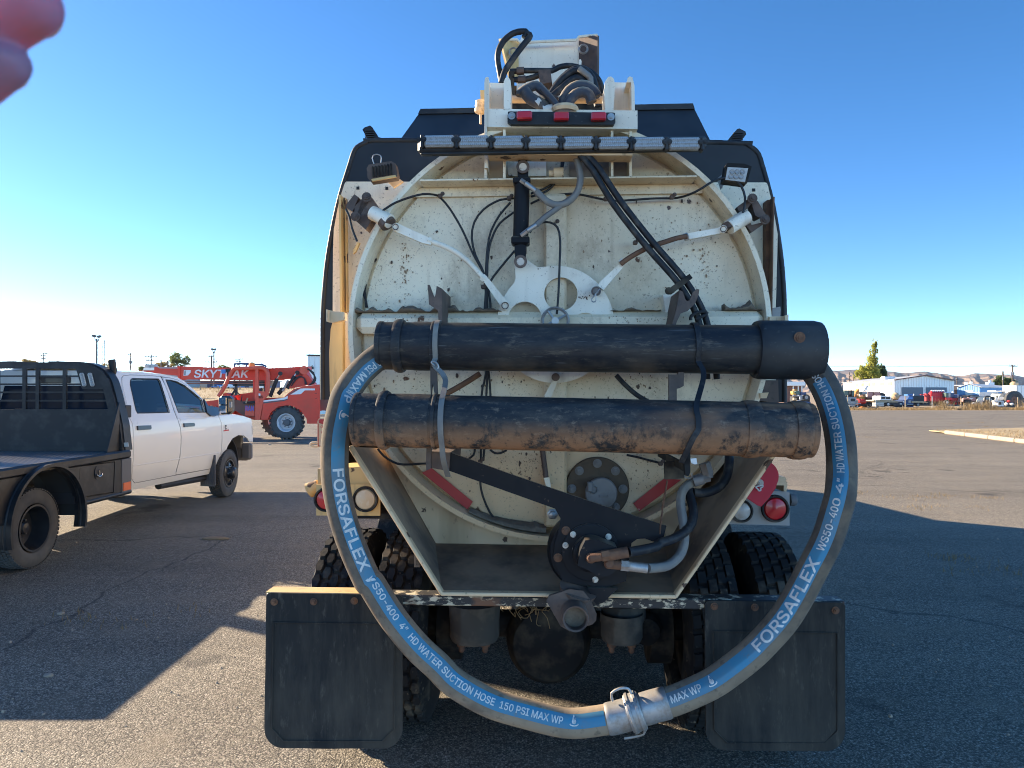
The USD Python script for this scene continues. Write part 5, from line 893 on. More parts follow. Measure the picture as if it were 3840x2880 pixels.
# wheels
def pickup_wheel(c, dually, name='wheel'):
    c = np.asarray(c, float); R_, ri, w = .415, .245, .24; s = (1, 0, 0) if c[0] > XC else (-1, 0, 0); s = np.array(s, float)
    if dually: rim = [lathe(c, s, [(w * .46, ri), (w * .46, ri - .02), (w * .2, ri - .035), (-.06, ri - .05), (-.07, .12), (-.06, .0)], 40, caps=False), lathe(c, s, [(-.07, .07), (.0, .065), (.015, .05), (.02, .0)], 20)]
    else: rim = [lathe(c, s, [(w * .46, ri), (w * .46, ri - .02), (w * .3, ri - .03), (w * .42, ri * .62), (w * .46, .11), (.20, .095), (.22, .07), (.225, .0)], 40, caps=False)]
    p = pp(pk, name, rim, 'car_black', 30)
    for k in range(8):
        a = math.pi * k / 4; b = c + s * (-.065 if dually else .115) + [0, math.cos(a) * (.10 if dually else .13), math.sin(a) * (.10 if dually else .13)]; pp(p, 'wheel_nut', cyl(b, b + s * .03, .012, n=6), 'chrome' if dually and k % 3 == 0 else 'trim_grey')
    if not dually: 
        for k in range(4):
            a = math.pi * k / 2 + .4; b = c + s * .10 + np.array([0, math.cos(a) * .18, math.sin(a) * .18]); pp(p, 'wheel_hole', cyl(b, b + s * .012, .035, n=16), 'seam')
    pp(p, 'tyre', tyre_mesh(c, w, R_, ri, 64), 'clean_tyre', 50)
    rr = np.random.default_rng(3); pp(p, 'tread', [box((0, 0, 0), (w * .2, .05, .012)).apply_transform(rot((1, 0, 0), 360 * k / 52)).apply_translation(0 * c) for k in range(0)] + [tread_mesh(c, w * 1.04, R_ + .002, 5, 60, .012, 5, 'rect')], 'clean_tyre', 30, kind='stuff'); return p
rx = -4.97 - .12; ry, fy = 7.42, 12.5
pickup_wheel((rx, ry, .415), True); pickup_wheel((rx - .28, ry, .415), True); pickup_wheel((2 * XC - rx, ry, .415), True); pickup_wheel((2 * XC - rx + .28, ry, .415), True)
pickup_wheel((-5.08, fy, .415), False); pickup_wheel((2 * XC + 5.08, fy, .415), False)
pp(pk, 'axle', [cyl((XC - .9, ry, .42), (XC + .9, ry, .42), .06), cyl((XC - .9, fy, .42), (XC + .9, fy, .42), .05), lathe((XC, ry - .2, .42), VT, [(0, .05), (.05, .15), (.2, .18), (.35, .12)], 20)], 'flat_black')
pp(pk, 'chassis', [bx((XC - .43, 6.3, .55), (XC - .35, 13.5, .72)), bx((XC + .35, 6.3, .55), (XC + .43, 13.5, .72))], 'flat_black')
pp(pk, 'wheel_house', [lathe((-5.25, fy, .5), (1, 0, 0), [(0, .56), (.22, .56), (.22, .545), (.0, .545)], 40, caps=False).slice_plane((0, 0, .45), (0, 0, 1)), bx((-5.32, fy - .56, .45), (-5.28, fy + .56, 1.06))], 'seam', both=True)
pp(pk, 'mud_guard', [slab(poly([(-5.24, .26), (-5.0, .25), (-4.985, .28), (-4.985, .78), (-5.24, .78)]), 11.94, 11.955)] + [bx((-5.22 + .03 * k, 11.932, .3), (-5.205 + .03 * k, 11.941, .72)) for k in range(8)], 'trim_grey', False)
# flatbed
XB, ZD, y0b, y1b = -4.85, 1.09, 5.33, 9.06
XL = 2 * XC - XB
pp(pk, 'bed_deck', bx((XL + .05, y0b, ZD - .035), (XB - .05, y1b - .02, ZD - .004)), 'deck')
pp(pk, 'deck_ribs', [bx((x - .012, y0b + .02, ZD - .006), (x + .012, y1b - .05, ZD + .004), .004) for x in np.arange(XL + .09, XB - .06, .06)], 'deck', False)
pp(pk, 'bed_rail', [bx((XB - .07, y0b, ZD - .09), (XB, y1b, ZD + .012), .02), bx((XL, y0b, ZD - .09), (XL + .07, y1b, ZD + .012), .02), bx((XL + .071, y0b, ZD - .12), (XB - .071, y0b + .06, ZD + .01), .01)], 'bed_black')
# skirt with wheel arch and toolbox door
ac = (ry - .02, .47); archR = .60
sk = sbox(y0b, .56, y1b, ZD - .092).difference(Point(*ac).buffer(archR, 40)).difference(sbox(ac[0] - archR, .3, ac[0] + archR, ac[1]))
tb = [(lambda r: (r[1], r[2]))(Xp(q, XB - .01)) for q in mp(pd_, (1090, 176), (1554, 118), (1536, 524), (1072, 600))]
def side(g, x0, x1):                                   # polygon in (d, z) pushed along x
    out = []
    for q in getattr(g, 'geoms', [g]):
        m = trimesh.creation.extrude_polygon(q, x1 - x0, engine='earcut'); v = m.vertices.copy(); m.vertices = np.column_stack([x0 + v[:, 2], v[:, 0], v[:, 1]]); out.append(m)
    return cat(out)
for g_ in sk.difference(poly(tb).buffer(.008)).geoms: pp(pk, 'bed_skirt', side(g_, XB - .05, XB - .012), 'bed_black', False, both=True)
bxd = pp(pk, 'toolbox_door', side(poly(tb).buffer(-.003), XB - .04, XB - .016), 'bed_black', False)
lq = Xp(pd_(1330, 265), XB); pp(bxd, 'latch_plate', side(affinity.scale(Point(lq[1], lq[2]).buffer(.07, 16), .8, 1.1), XB - .016, XB - .008), 'flat_black')
pp(bxd, 'latch_handle', [tube([Xp(q, XB - .002) for q in mp(pd_, (1335, 225), (1342, 262), (1345, 290))], .011, 8), tube([Xp(q, XB + .002) for q in mp(pd_, (1305, 285), (1320, 305), (1345, 312), (1370, 300), (1382, 270))], .009, 8)], 'chrome', 60)
pp(pk, 'toolbox', bx((XB - .5, 7.95, .58), (XB - .052, 9.0, .98)), 'flat_black', both=True)
ar = [np.array([XB - .005, ac[0] + math.cos(t) * archR, ac[1] + math.sin(t) * archR]) for t in np.linspace(-.25, math.pi + .25, 40)]
pp(pk, 'arch_flare', [ribbon(ar, .13, .03, (1, 0, 0), .05), tube(ar, .022, 8, .05)], 'bed_black', 50, both=True)
pp(pk, 'arch_liner', lathe((XB - .35, ac[0], ac[1]), (1, 0, 0), [(0, archR + .01), (.3, archR + .01), (.3, archR), (0, archR)], 40, caps=False).slice_plane((0, 0, .45), (0, 0, 1)), 'seam', both=True)
pp(pk, 'sill_tube', cyl((XB - .03, ac[0] + archR + .0, .57), (XB - .03, y1b, .57), .03), 'bed_black', both=True)
pp(pk, 'side_marker', side(poly([(8.86, .60), (9.03, .60), (9.03, .70), (8.86, .70)]), XB - .014, XB + .004), 'orange', False)
pp(pk, 'end_post', bx((XB - .06, y1b - .22, .56), (XB - .004, y1b + .0, ZD - .093), .004), 'trim_grey')
# headache rack
yr = 8.95
def rk(*q): return [tuple(W(p, yr)[[0, 2]]) for p in mp(pc_, *q)]
half = rk((700, 73), (900, 75), (1250, 90), (1400, 128), (1520, 198), (1620, 330), (1700, 600), (1790, 1000), (1800, 1090), (1832, 1385))
xm = XC
half = [(x, z) for x, z in half if x > xm]; zt_ = half[0][1]
outl = [(xm, zt_)] + half; outl = outl + [(2 * xm - x, z) for x, z in reversed(half)]
zs = lambda y: W(pc_(0, y), yr)[2]; xs_ = lambda x: W(pc_(x, 0), yr)[0]
zt2, zb2 = zs(168), zs(765)
bar_z = [(zs(290), zs(266)), (zs(410), zs(386)), (zs(530), zs(505)), (zs(655), zs(630))]
opening = poly(rk((700, 168), (1140, 170), (1215, 430), (1232, 468), (1540, 470), (1612, 768), (700, 768)))
opening = unary_union([opening, sbox(xm - .0, zb2, xs_(702), zt2)]); opening = unary_union([opening, affinity.scale(opening, -1, 1, origin=(xm, 0))])
up1 = sbox(xs_(338), zb2 - .01, xs_(390), zt2 + .01); up2 = sbox(xs_(935), zb2 - .01, xs_(985), zt2 + .01); ups = unary_union([up1, up2, affinity.scale(up1, -1, 1, origin=(xm, 0)), affinity.scale(up2, -1, 1, origin=(xm, 0))])
full = poly(outl)
pp(pk, 'rack_frame', slab(full.difference(opening), yr - .02, yr + .03), 'bed_black', False)
for u_ in ups.intersection(full).geoms: pp(pk, 'rack_upright', slab(u_, yr - .012, yr + .022), 'bed_black', False)
for z0_, z1_ in bar_z: pp(pk, 'rack_bar', slab(sbox(XL, z0_, XB, z1_).intersection(opening), yr - .006, yr + .016), 'bed_black', False)
pp(pk, 'rack_return', [ribbon([np.array([x, yr + .10, z]) for x, z in outl[1:len(half) + 1]], .16, .03, (0, 1, 0), .05), ribbon([np.array([2 * xm - x, yr + .10, z]) for x, z in outl[1:len(half) + 1]], .16, .03, (0, 1, 0), .05)], 'bed_black', 40)
g = W(pc_(1690, 1385), yr - .2); pp(pk, 'rack_gusset', [side(poly([(yr - .3, ZD), (yr - .02, ZD), (yr - .02, ZD + .62)]), XB - .1, XB - .085)], 'bed_black', False, both=True)
for c in ((1252, 330), (1372, 330)):
    q = rk((c[0] - 38 - 18, c[1] - 95), (c[0] + 20 - 18, c[1] - 95), (c[0] + 48, c[1] + 95), (c[0] - 8, c[1] + 95)); gl = poly(q).buffer(-.018).buffer(.022)
    li = pp(pk, 'rack_light', slab(gl, yr - .030, yr - .0205), 'clear_lens', 30)
    for k in range(5): t = (k + .5) / 5; pp(li, 'led', lathe(np.array([q[0][0] * (1 - t) + q[3][0] * t + (q[1][0] - q[0][0]) / 2, yr - .031, q[0][1] * (1 - t) + q[3][1] * t]), -VT, [(0, .02), (.004, .014), (.005, 0)], 14), 'led_lens')
pp(pk, 'sticker', slab(poly(rk((1832, 1265), (1892, 1263), (1902, 1322), (1840, 1326))), yr + .0, yr + .01), 'print_white', False)
a, b, c = W(pc_(1855, 870), 9.16), W(pc_(1690, 240), 9.16), W(pc_(1652, 45), 9.16)
pp(pk, 'whip_pole', cyl(a, b, .011, n=12), 'flat_black'); pp(pk, 'warning_beacon', lathe(b, c - b, [(-.02, .015), (.03, .042), (np.linalg.norm(c - b), .046), (np.linalg.norm(c - b) + .008, .04)], 24), 'bed_black'); pp(pk, 'pole_bracket', bx(a + [-.09, -.05, -.02], a + [.03, .1, .14], .01), 'flat_black')
# ---------------------------------------------------------------- red telescopic handler behind the pickup
ta, tb2 = zoom(500, 1250, 2.9493), zoom(780, 1330, 4.7391)
TD = 27.6                                              # distance of its near flank
tl = thing('telehandler', 'red telescopic handler with white lettering on its long boom', 'telehandler', loc=(-9, TD, 0))
TP = np.array([-9, TD, 0.0])
def tp(parent, name, m, mat, smooth=35, **k):
    m = (cat(m) if isinstance(m, list) else m).copy(); m.vertices = m.vertices - TP; return part(parent, name, m, mat, smooth, **k)
def ts(z, q, d0, th): return wplate(mp(z, *q), TD + d0, th)
bm = tp(tl, 'boom', ts(ta, ((490, 365), (1000, 380), (1500, 385), (1600, 383), (1930, 365), (1938, 400), (1905, 420), (1935, 470), (1900, 480), (1560, 520), (490, 508)), .9, .5), 'tele_red', False)
tp(bm, 'boom_lip', ts(ta, ((490, 362), (515, 362), (515, 515), (490, 515)), .86, .58), 'tele_red', False)
tp(bm, 'inner_boom', ts(ta, ((230, 370), (495, 372), (495, 470), (230, 440)), .98, .34), 'tele_red', False); tp(bm, 'inner_boom', ts(ta, ((-150, 408), (235, 412), (235, 438), (-150, 436)), 1.05, .2), 'tele_red', False); tp(bm, 'top_hose_tray', ts(ta, ((260, 374), (490, 376), (490, 390), (290, 388)), .95, .05), 'flat_grey', False)
tp(bm, 'under_rail', [ts(ta, ((560, 524), (1500, 524), (1500, 535), (560, 535)), .95, .4), ts(ta, ((560, 545), (1500, 548), (1500, 558), (570, 560)), .95, .4)], 'flat_brown', False)
def text_on(parent, s, z, q0, q1, h, d0, mat, slant=.18):
    a, b = W(z(*q0), TD + d0), W(z(*q1), TD + d0); m = letters(s, h, .01); bb = m.bounds; v = m.vertices.copy()
    x = a[0] + (v[:, 0] - bb[0, 0]) / (bb[1, 0] - bb[0, 0]) * (b[0] - a[0]) + slant * v[:, 1]; m.vertices = np.column_stack([x, TD + d0 - v[:, 2], a[2] + v[:, 1]]); return tp(parent, 'lettering', m, mat, False)
hh = abs(W(ta(0, 405), TD + .9)[2] - W(ta(0, 488), TD + .9)[2])
text_on(bm, 'SKYTRAK', ta, (668, 488), (1265, 490), hh, .895, 'flat_white')
tp(bm, 'emblem', ts(ta, ((560, 406), (636, 406), (632, 435), (605, 465), (555, 472)), .892, .006), 'flat_white', False); tp(bm, 'emblem_tower', ts(ta, ((567, 412), (577, 412), (575, 462), (565, 465)), .885, .006), 'flat_black', False)
tp(tl, 'chassis', ts(tb2, ((1975, 530), (1980, 700), (1975, 1225), (1760, 1225), (1750, 1140), (1640, 980), (1450, 890), (1250, 920), (1110, 1030), (1060, 1150), (940, 1150), (980, 880), (975, 830), (1350, 760), (1420, 690), (1540, 600), (1700, 560)), .0, .12), 'tele_red', False)
tp(tl, 'frame_body', ts(tb2, ((420, 790), (1980, 740), (1980, 1000), (1060, 1160), (820, 1160), (430, 1050)), 1.0, .5), 'tele_red', False)
tp(tl, 'tank_corner', ts(tb2, ((1765, 1100), (1945, 1100), (1945, 1228), (1765, 1228)), -.02, .3), 'tele_red', False)
tp(tl, 'white_stripe', [ts(tb2, ((990, 815), (1350, 765), (1415, 730), (1415, 780), (1350, 800), (985, 840)), -.012, .012), ts(tb2, ((1640, 605), (1700, 600), (1900, 602), (1900, 632), (1720, 634), (1650, 700), (1460, 712), (1500, 690)), -.012, .012)], 'flat_white', False)
tp(tl, 'dark_stripe', [ts(tb2, ((985, 845), (1350, 805), (1415, 785), (1415, 800), (1350, 822), (980, 868)), -.011, .011), ts(tb2, ((1365, 770), (1440, 700), (1560, 620), (1620, 606), (1480, 690)), -.011, .011)], 'trim_grey', False)
tp(tl, 'vent_slot', [ts(tb2, ((1905, 690), (1935, 690), (1935, 697), (1905, 697)), -.006, .006), ts(tb2, ((1905, 773), (1935, 773), (1935, 780), (1905, 780)), -.006, .006)], 'flat_black', False)
tp(tl, 'rear_hinge', ts(ta, ((1700, 560), (1760, 520), (1860, 480), (1900, 440), (1940, 470), (1975, 520), (2010, 565), (1900, 575), (1730, 610)), .55, .35), 'tele_red', False)
tp(tl, 'pivot_pin', cyl(W(tb2(1705, 275), TD + .5), W(tb2(1705, 275), TD + 1.5), .17, n=24), 'tele_orange')
tp(tl, 'rear_engine', ts(tb2, ((1980, 540), (2160, 560), (2160, 1000), (1980, 990)), .4, 1.0), 'flat_brown', False)
def tubes(name, q, d0, r, m, z=tb2): return tp(tl, name, tube([W(z(*p), TD + d0) for p in q], r, 10, .1), m, 60)
for d0 in (.05, .85):
    tubes('cab_post', [(190, 740), (300, 560), (400, 330), (450, 265), (520, 245), (760, 240), (920, 235), (1010, 255), (1062, 330), (1070, 480), (1060, 660)], d0, .075, 'tele_orange' if d0 < .5 else 'tele_red')
tp(tl, 'cab_post', ts(tb2, ((838, 260), (888, 260), (895, 660), (905, 860), (840, 860)), .0, .1), 'tele_orange', False); tp(tl, 'cab_post', ts(tb2, ((800, 260), (830, 260), (835, 700), (800, 700)), .8, .1), 'tele_red', False); tp(tl, 'cab_post', ts(tb2, ((1005, 330), (1050, 330), (1050, 660), (1010, 660)), .8, .1), 'tele_red', False)
tp(tl, 'cab_roof', [wplate(mp(tb2, (440, 232), (1000, 232), (1000, 245), (440, 245)), TD + .05, .9)], 'tele_red', False)
tp(tl, 'cab_side', ts(tb2, ((840, 640), (1060, 660), (1080, 690), (1000, 790), (980, 860), (920, 1155), (835, 1155)), .02, .1), 'tele_orange', False)
tp(tl, 'cab_wall', ts(tb2, ((420, 760), (560, 700), (800, 670), (830, 680), (830, 830), (420, 830)), .95, .06), 'tele_red', False); tp(tl, 'cab_step', ts(tb2, ((420, 790), (600, 820), (840, 830), (840, 1100), (640, 1090), (500, 1000), (420, 1000)), .5, .1), 'flat_brown', False); tp(tl, 'foot_panel', ts(tb2, ((660, 920), (825, 920), (825, 1090), (655, 1080)), .04, .06), 'tele_orange', False)
tp(tl, 'cowl', ts(tb2, ((265, 690), (320, 680), (370, 700), (430, 790), (420, 900), (270, 760)), .3, .5), 'tele_red', False); tp(tl, 'front_frame', ts(tb2, ((-420, 880), (180, 800), (430, 830), (430, 1060), (-420, 1100)), .6, .8), 'tele_red', False)
text_on(tl, 'RAN', tb2, (668, 1000), (815, 1000), .20, .035, 'blue_print', 0); text_on(tl, '40675', tb2, (870, 775), (972, 775), .1, .012, 'flat_black', 0)
tp(tl, 'flag_decal', [ts(tb2, ((875, 690), (930, 690), (930, 735), (875, 735)), .008, .006)], 'flat_white', False)
tubes('steering_column', [(410, 730), (460, 660), (490, 620)], .5, .04, 'flat_black'); tp(tl, 'steering_wheel', cyl(W(tb2(440, 590), TD + .5), W(tb2(565, 715), TD + .5), .02), 'flat_black'); tubes('control_lever', [(590, 830), (605, 720)], .45, .018, 'flat_black'); tubes('control_lever', [(675, 860), (705, 770)], .3, .03, 'flat_tan')
tp(tl, 'seat', [ts(tb2, ((700, 830), (820, 820), (830, 860), (640, 880), (610, 850)), .35, .4), ts(tb2, ((890, 620), (905, 598), (930, 605), (925, 650), (895, 655)), .35, .3)], 'flat_black')
def ram(q0, q1, q2, r, d0=.55):
    p = tp(tl, 'lift_cylinder', cyl(W(tb2(*q0), TD + d0), W(tb2(*q1), TD + d0), r, n=20), 'flat_black'); tp(p, 'ram_rod', cyl(W(tb2(*q1), TD + d0), W(tb2(*q2), TD + d0), r * .5, n=16), 'chrome'); tp(p, 'ram_eye', cyl(W(tb2(*q2), TD + d0 - .08), W(tb2(*q2), TD + d0 + .08), r * 1.15, n=20), 'flat_black')
ram((1105, 745), (1225, 430), (1285, 335), .075); ram((1250, 700), (1300, 640), (1310, 620), .08, .7); ram((1410, 600), (1540, 380), (1585, 320), .075, .6)
tubes('cylinder_pipe', [(1330, 650), (1400, 500), (1430, 460)], .5, .05, 'steel')
for k in range(4): tubes('hydraulic_hose', [(1770, 250), (1850 + 8 * k, 320), (1915 - 8 * k, 420), (1880 - 10 * k, 500), (1800 + 8 * k, 530)], .5, .03, 'flat_black')
for k in range(3): tubes('hydraulic_hose', [(1480, 560), (1540, 470 - 12 * k), (1620, 400 - 8 * k), (1710, 420), (1755 - 14 * k, 530)], .5, .022, 'flat_black')
tp(tl, 'mirror', ts(tb2, ((232, 275), (245, 262), (300, 262), (312, 285), (300, 335), (250, 338), (235, 325)), -.05, .08), 'flat_blue'); tp(tl, 'work_lamp', ts(tb2, ((310, 250), (380, 245), (385, 300), (320, 310)), .0, .15), 'flat_black'); tp(tl, 'beacon', lathe(W(tb2(780, 225), TD + .4), (0, 0, 1), [(0, .12), (.15, .11), (.2, .05)], 16), 'flat_orange'); tubes('mirror_arm', [(340, 390), (350, 330), (330, 290)], .0, .03, 'flat_black')
def tele_wheel(q, d, R_=.655):
    c = W(q, d); c[2] = R_ + .0; s = np.array([0, -1.0, 0]); ri = .36; w = tp(tl, 'wheel', [lathe(c, s, [(.0, .0), (.0, .2), (-.02, .22), (-.02, .28), (.08, .30), (.12, ri), (.15, ri), (.15, ri - .03)], 40, caps=False)], 'rim_silver', 30)
    tp(w, 'hub', [lathe(c, s, [(.0, .14), (.12, .13), (.14, .09)], 20)], 'trim_grey')
    for k in range(8): a = math.pi * k / 4 + .3; p = c + [math.cos(a) * .18, 0, math.sin(a) * .18]; tp(w, 'wheel_nut', cyl(p, p + s * .04, .02, n=6), 'trim_grey')
    m = lathe(c, s, [(.14, ri - .01), (.17, ri + .03), (.19, ri + .12), (.16, R_ - .06), (.10, R_ - .03), (-.10, R_ - .03), (-.16, R_ - .06), (-.19, ri + .12), (-.15, ri), (.14, ri - .01)], 56, caps=False); tp(w, 'tyre', m, 'clean_tyre', 50)
    lugs = [box((0, sg * .085, R_ - .025), (.085, .19, .06), .012, rot((0, 0, 1), 24 * sg)).apply_transform(rot((0, 1, 0), 360 * (k + .5 * (sg > 0)) / 22)).apply_translation(c) for k in range(22) for sg in (-1, 1)]
    lugs = [l for l in lugs]; tp(w, 'tread', lugs, 'clean_tyre', 30, kind='stuff')
tele_wheel(tb2(1408, 1190), TD + .2); tele_wheel(tb2(1240, 1200), TD + 2.0); tele_wheel(tb2(10, 1190), TD + .2); tele_wheel(tb2(-160, 1200), TD + 2.0)
tp(tl, 'axle', [cyl(W(tb2(1408, 1190), TD + .3) * [1, 1, 0] + [0, 0, .65], W(tb2(1408, 1190), TD + .3) * [1, 0, 0] + [0, TD + 2.0, .65], .12), cyl(W(tb2(10, 1190), TD + .3) * [1, 1, 0] + [0, 0, .65], W(tb2(10, 1190), TD + .3) * [1, 0, 0] + [0, TD + 2.0, .65], .12)], 'flat_brown')
# ---------------------------------------------------------------- land behind the yard
M('grass_earth', (.36, .27, .15), .95, layers=[dict(c=(.46, .36, .21), s=.5, lo=.4, hi=.65, a=.9), dict(c=(.22, .17, .1), s=2, lo=.5, hi=.7, a=.7)], bump=(2, .6, .1))
X_, Y_ = np.meshgrid(np.linspace(-170, -6, 60), np.linspace(58, 190, 40)); sm = lambda a: np.clip(a, 0, 1)**2 * (3 - 2 * np.clip(a, 0, 1))
rise = lambda x, y: 2.45 * sm((y - 62) / 42) * sm((-8 - x) / 14)
Zr = rise(X_, Y_) + .10 * meshkit.fbm(np.stack([X_ * .3, Y_ * .3, X_ * 0], -1), 3) * sm((Y_ - 60) / 8) - .06
single('grass_rise', sheet([np.column_stack([X_[i], Y_[i], Zr[i]]) for i in range(40)]), 'grass_earth', kind='structure', smooth=True)
single('dirt_verge', flat(8, 72.5, 95, 90, .012, 20, 6), 'grass_earth', kind='structure', smooth=False)
# hills: ridge heights read along the skyline
sk_px = np.array([-2000, 700, 1200, 1900, 2700, 3100, 3160, 3210, 3260, 3330, 3400, 3465, 3530, 3605, 3660, 3720, 3790, 3840, 4100, 4600, 6000, 9000]); sk_y = np.array([1471, 1470, 1455, 1425, 1400, 1389, 1387, 1384, 1390, 1391, 1397, 1391, 1399, 1409, 1397, 1402, 1403, 1412, 1404, 1412, 1405, 1415.])
D0, D1 = 3300., 4700.; NA, NT = 520, 46; az = np.arctan(np.interp(np.linspace(0, 1, NA), [0, .12, .9, 1], [(sk_px[0] - CX) / F, (2600 - CX) / F, (4200 - CX) / F, (9000 - CX) / F])); tt = np.linspace(0, 1.35, NT); rows = []
for t in tt:
    d = D0 + (D1 - D0) * t; x = np.tan(az) * d; y = np.full(NA, d); hr_ = (HY - np.interp(np.tan(az) * F + CX, sk_px, sk_y)) / F * D1
    gul = np.abs(meshkit.fbm(np.column_stack([np.tan(az) * 62 + .5 * t, np.full(NA, t * 1.2), az * 0]), 4, 3) - .5) * 2; fine = meshkit.fbm(np.column_stack([np.tan(az) * 190, np.full(NA, t * 5), az * 0]), 3, 9)
    s = np.interp(t, [0, .25, .45, .62, .8, .92, 1.0, 1.35], [0, .10, .26, .52, .80, .90, 1.0, .92]); env = np.interp(t, [0, .2, .5, .8, 1.0, 1.35], [0, .6, 1, .7, .06, .3])
    rows.append(np.column_stack([x, y + 260 * (gul - .3) * env, np.maximum(hr_ * (s - .40 * env * (gul - .22) - .08 * env * (fine - .5)), -2)]))
n_ = {'g': ('geometry', {}), 'x': ('separate_xyz', {}), 'm': ('mapping', {'scale': (.004, .004, .035)}), 't': ('noise_texture', {'scale': 1.0, 'detail': 6.0, 'roughness': .65}), 'r': ('rgb_ramp', {'ramp': [(.30, (.075, .07, .078)), (.47, (.125, .105, .10)), (.54, (.34, .24, .165)), (.61, (.27, .19, .14)), (.70, (.12, .10, .095))]}),
      'z': ('map_range', {'from_min': 95.0, 'from_max': 135.0, 'to_min': 0.0, 'to_max': 1.0, 'clamp': True}), 'c': ('mix_color', {'b': (.105, .092, .095)}), 'p': ('principled_bsdf', {'roughness': .95, 'specular_ior_level': .1})}
MATS['hill_rock'] = usdkit.material(stage, '/World/Looks/hill_rock', n_, [('g.position', 'm.vector'), ('m.vector', 't.vector'), ('t.fac', 'r.fac'), ('g.position', 'x.vector'), ('x.z', 'z.value'), ('z.result', 'c.fac'), ('r.color', 'c.a'), ('c.result', 'p.base_color')], surface='p.BSDF')
single('hills', sheet(rows), 'hill_rock', kind='structure', smooth=True)

leafy('leaf_green', [(.20, .24, .10), (.30, .31, .13), (.36, .34, .16), (.42, .38, .19)], .6)
leafy('leaf_yellow', [(.42, .42, .10), (.68, .58, .13), (.85, .70, .17), (.52, .50, .14), (.9, .76, .24)], .62)
leafy('leaf_dark', [(.12, .18, .09), (.2, .25, .12), (.28, .3, .15)], .55)
leafy('leaf_autumn', [(.34, .27, .12), (.45, .34, .15), (.26, .22, .11)], .5)
M('bark', (.12, .095, .07), .95)
def tree(label, base, h, blobs, mat, n=2600, leaf=.22, seed=1, group=None, upright=False):
    r_ = np.random.default_rng(seed); b = np.asarray(base, float); t = thing('tree', label, 'tree', group, loc=b)
    top = max(z + rz for _, z, _, rz in blobs); tr = [tube([(0, 0, 0), (.1, 0, h * .3), (-.05, .05, h * .55), (blobs[0][0], 0, blobs[0][1])], [h * .035, h * .026, h * .018, h * .006], 8, .3)]
    for dx, z, rx, rz in blobs:
        for _ in range(4): tr.append(tube([(dx * .3, 0, z * .5), (dx * .7 + r_.normal(0, rx * .2), r_.normal(0, rx * .3), z * .8), (dx + r_.normal(0, rx * .5), r_.normal(0, rx * .4), z + rz * r_.uniform(-.1, .6))], [h * .012, h * .008, h * .003], 5, .5))
    part(t, 'trunk', tr, 'bark'); V, Fc = [], []; tot = sum(rx * rx * rz for _, _, rx, rz in blobs)
    for dx, z, rx, rz in blobs:
        k = int(n * rx * rx * rz / tot); cl_n = max(6, k // 26); cs = r_.normal(0, 1, (cl_n, 3)); cs /= np.linalg.norm(cs, axis=1, keepdims=True); cs *= r_.uniform(.35, 1.0, (cl_n, 1))**.6
        for c in cs:
            cc = np.array([dx, 0, z]) + c * [rx, rx, rz]; m = 26; P = cc + r_.normal(0, 1, (m, 3)) * [rx * .17, rx * .17, rz * (.20 if upright else .14)]
            for p in P:
                a = r_.normal(0, 1, 3); a /= np.linalg.norm(a); bb = np.cross(a, r_.normal(0, 1, 3)); bb /= np.linalg.norm(bb); s = leaf * r_.uniform(.6, 1.3); i = len(V)
                V += [p - a * s, p + bb * s * .45, p + a * s, p - bb * s * .45]; Fc += [(i, i + 1, i + 2), (i, i + 2, i + 3)]
    part(t, 'crown', trimesh.Trimesh(np.array(V), np.array(Fc), process=False), mat, smooth=False); return t
def at(px, d): return np.array([(px - CX) / F * d, d, 0.0])
def zz(y, d): return H + (HY - y) / F * d
def left_base(px, d): p = at(px, d); p[2] = rise(p[0], p[1]) - .1; return p
def far_tree(label, px, d, blobs_px, mat, seed, n=2600, leaf=.22, upright=False, left=False):
    b = left_base(px, d) if left else at(px, d); k = d / F; bl = [((x - px) * k, zz(y, d) - b[2], rx * k, ry * k) for x, y, rx, ry in blobs_px]
    tree(label, b, max(z + r for _, z, _, r in bl), bl, mat, n, leaf, seed, upright=upright)
far_tree('tall yellow green poplar standing behind the white metal warehouse', 3262, 150, [(3272, 1330, 12, 45), (3268, 1368, 22, 40), (3262, 1408, 34, 30), (3230, 1400, 22, 28), (3285, 1300, 7, 26)], 'leaf_yellow', 2, 3200, .28, True)
far_tree('darker green poplar beside the tall yellow green one', 3305, 152, [(3302, 1400, 18, 30), (3312, 1385, 8, 16)], 'leaf_dark', 3, 1500, .28, True)
far_tree('round olive tree behind the grey roofed shed, between two poles', 3760, 140, [(3755, 1432, 22, 20), (3785, 1436, 18, 18), (3740, 1440, 14, 14)], 'leaf_green', 4, 2200, .25)
far_tree('big leafy tree with two crowns above the red boom', 672, 130, [(662, 1345, 24, 22), (650, 1360, 16, 14), (702, 1352, 16, 20), (685, 1365, 14, 12)], 'leaf_green', 5, 2600, .16, left=True)
far_tree('autumn bush left of the big two crowned tree', 610, 128, [(600, 1366, 16, 11), (630, 1370, 14, 10), (615, 1372, 14, 9)], 'leaf_autumn', 6, 1200, .17, left=True)
far_tree('low green bush at the left end of the flat white building', 536, 126, [(534, 1384, 12, 9)], 'leaf_green', 7, 600, .17, left=True)
far_tree('small round tree showing just above the boom behind the thin light pole', 840, 135, [(832, 1378, 16, 9), (850, 1380, 16, 8)], 'leaf_green', 8, 800, .17, left=True)
far_tree('bare brownish tree behind the whip beacon of the pickup', 405, 130, [(395, 1376, 18, 12), (425, 1382, 14, 9)], 'leaf_autumn', 9, 800, .16, left=True)
far_tree('small treetop above the black rack, at the far left', 110, 130, [(108, 1356, 22, 10)], 'leaf_autumn', 10, 800, .16, left=True)

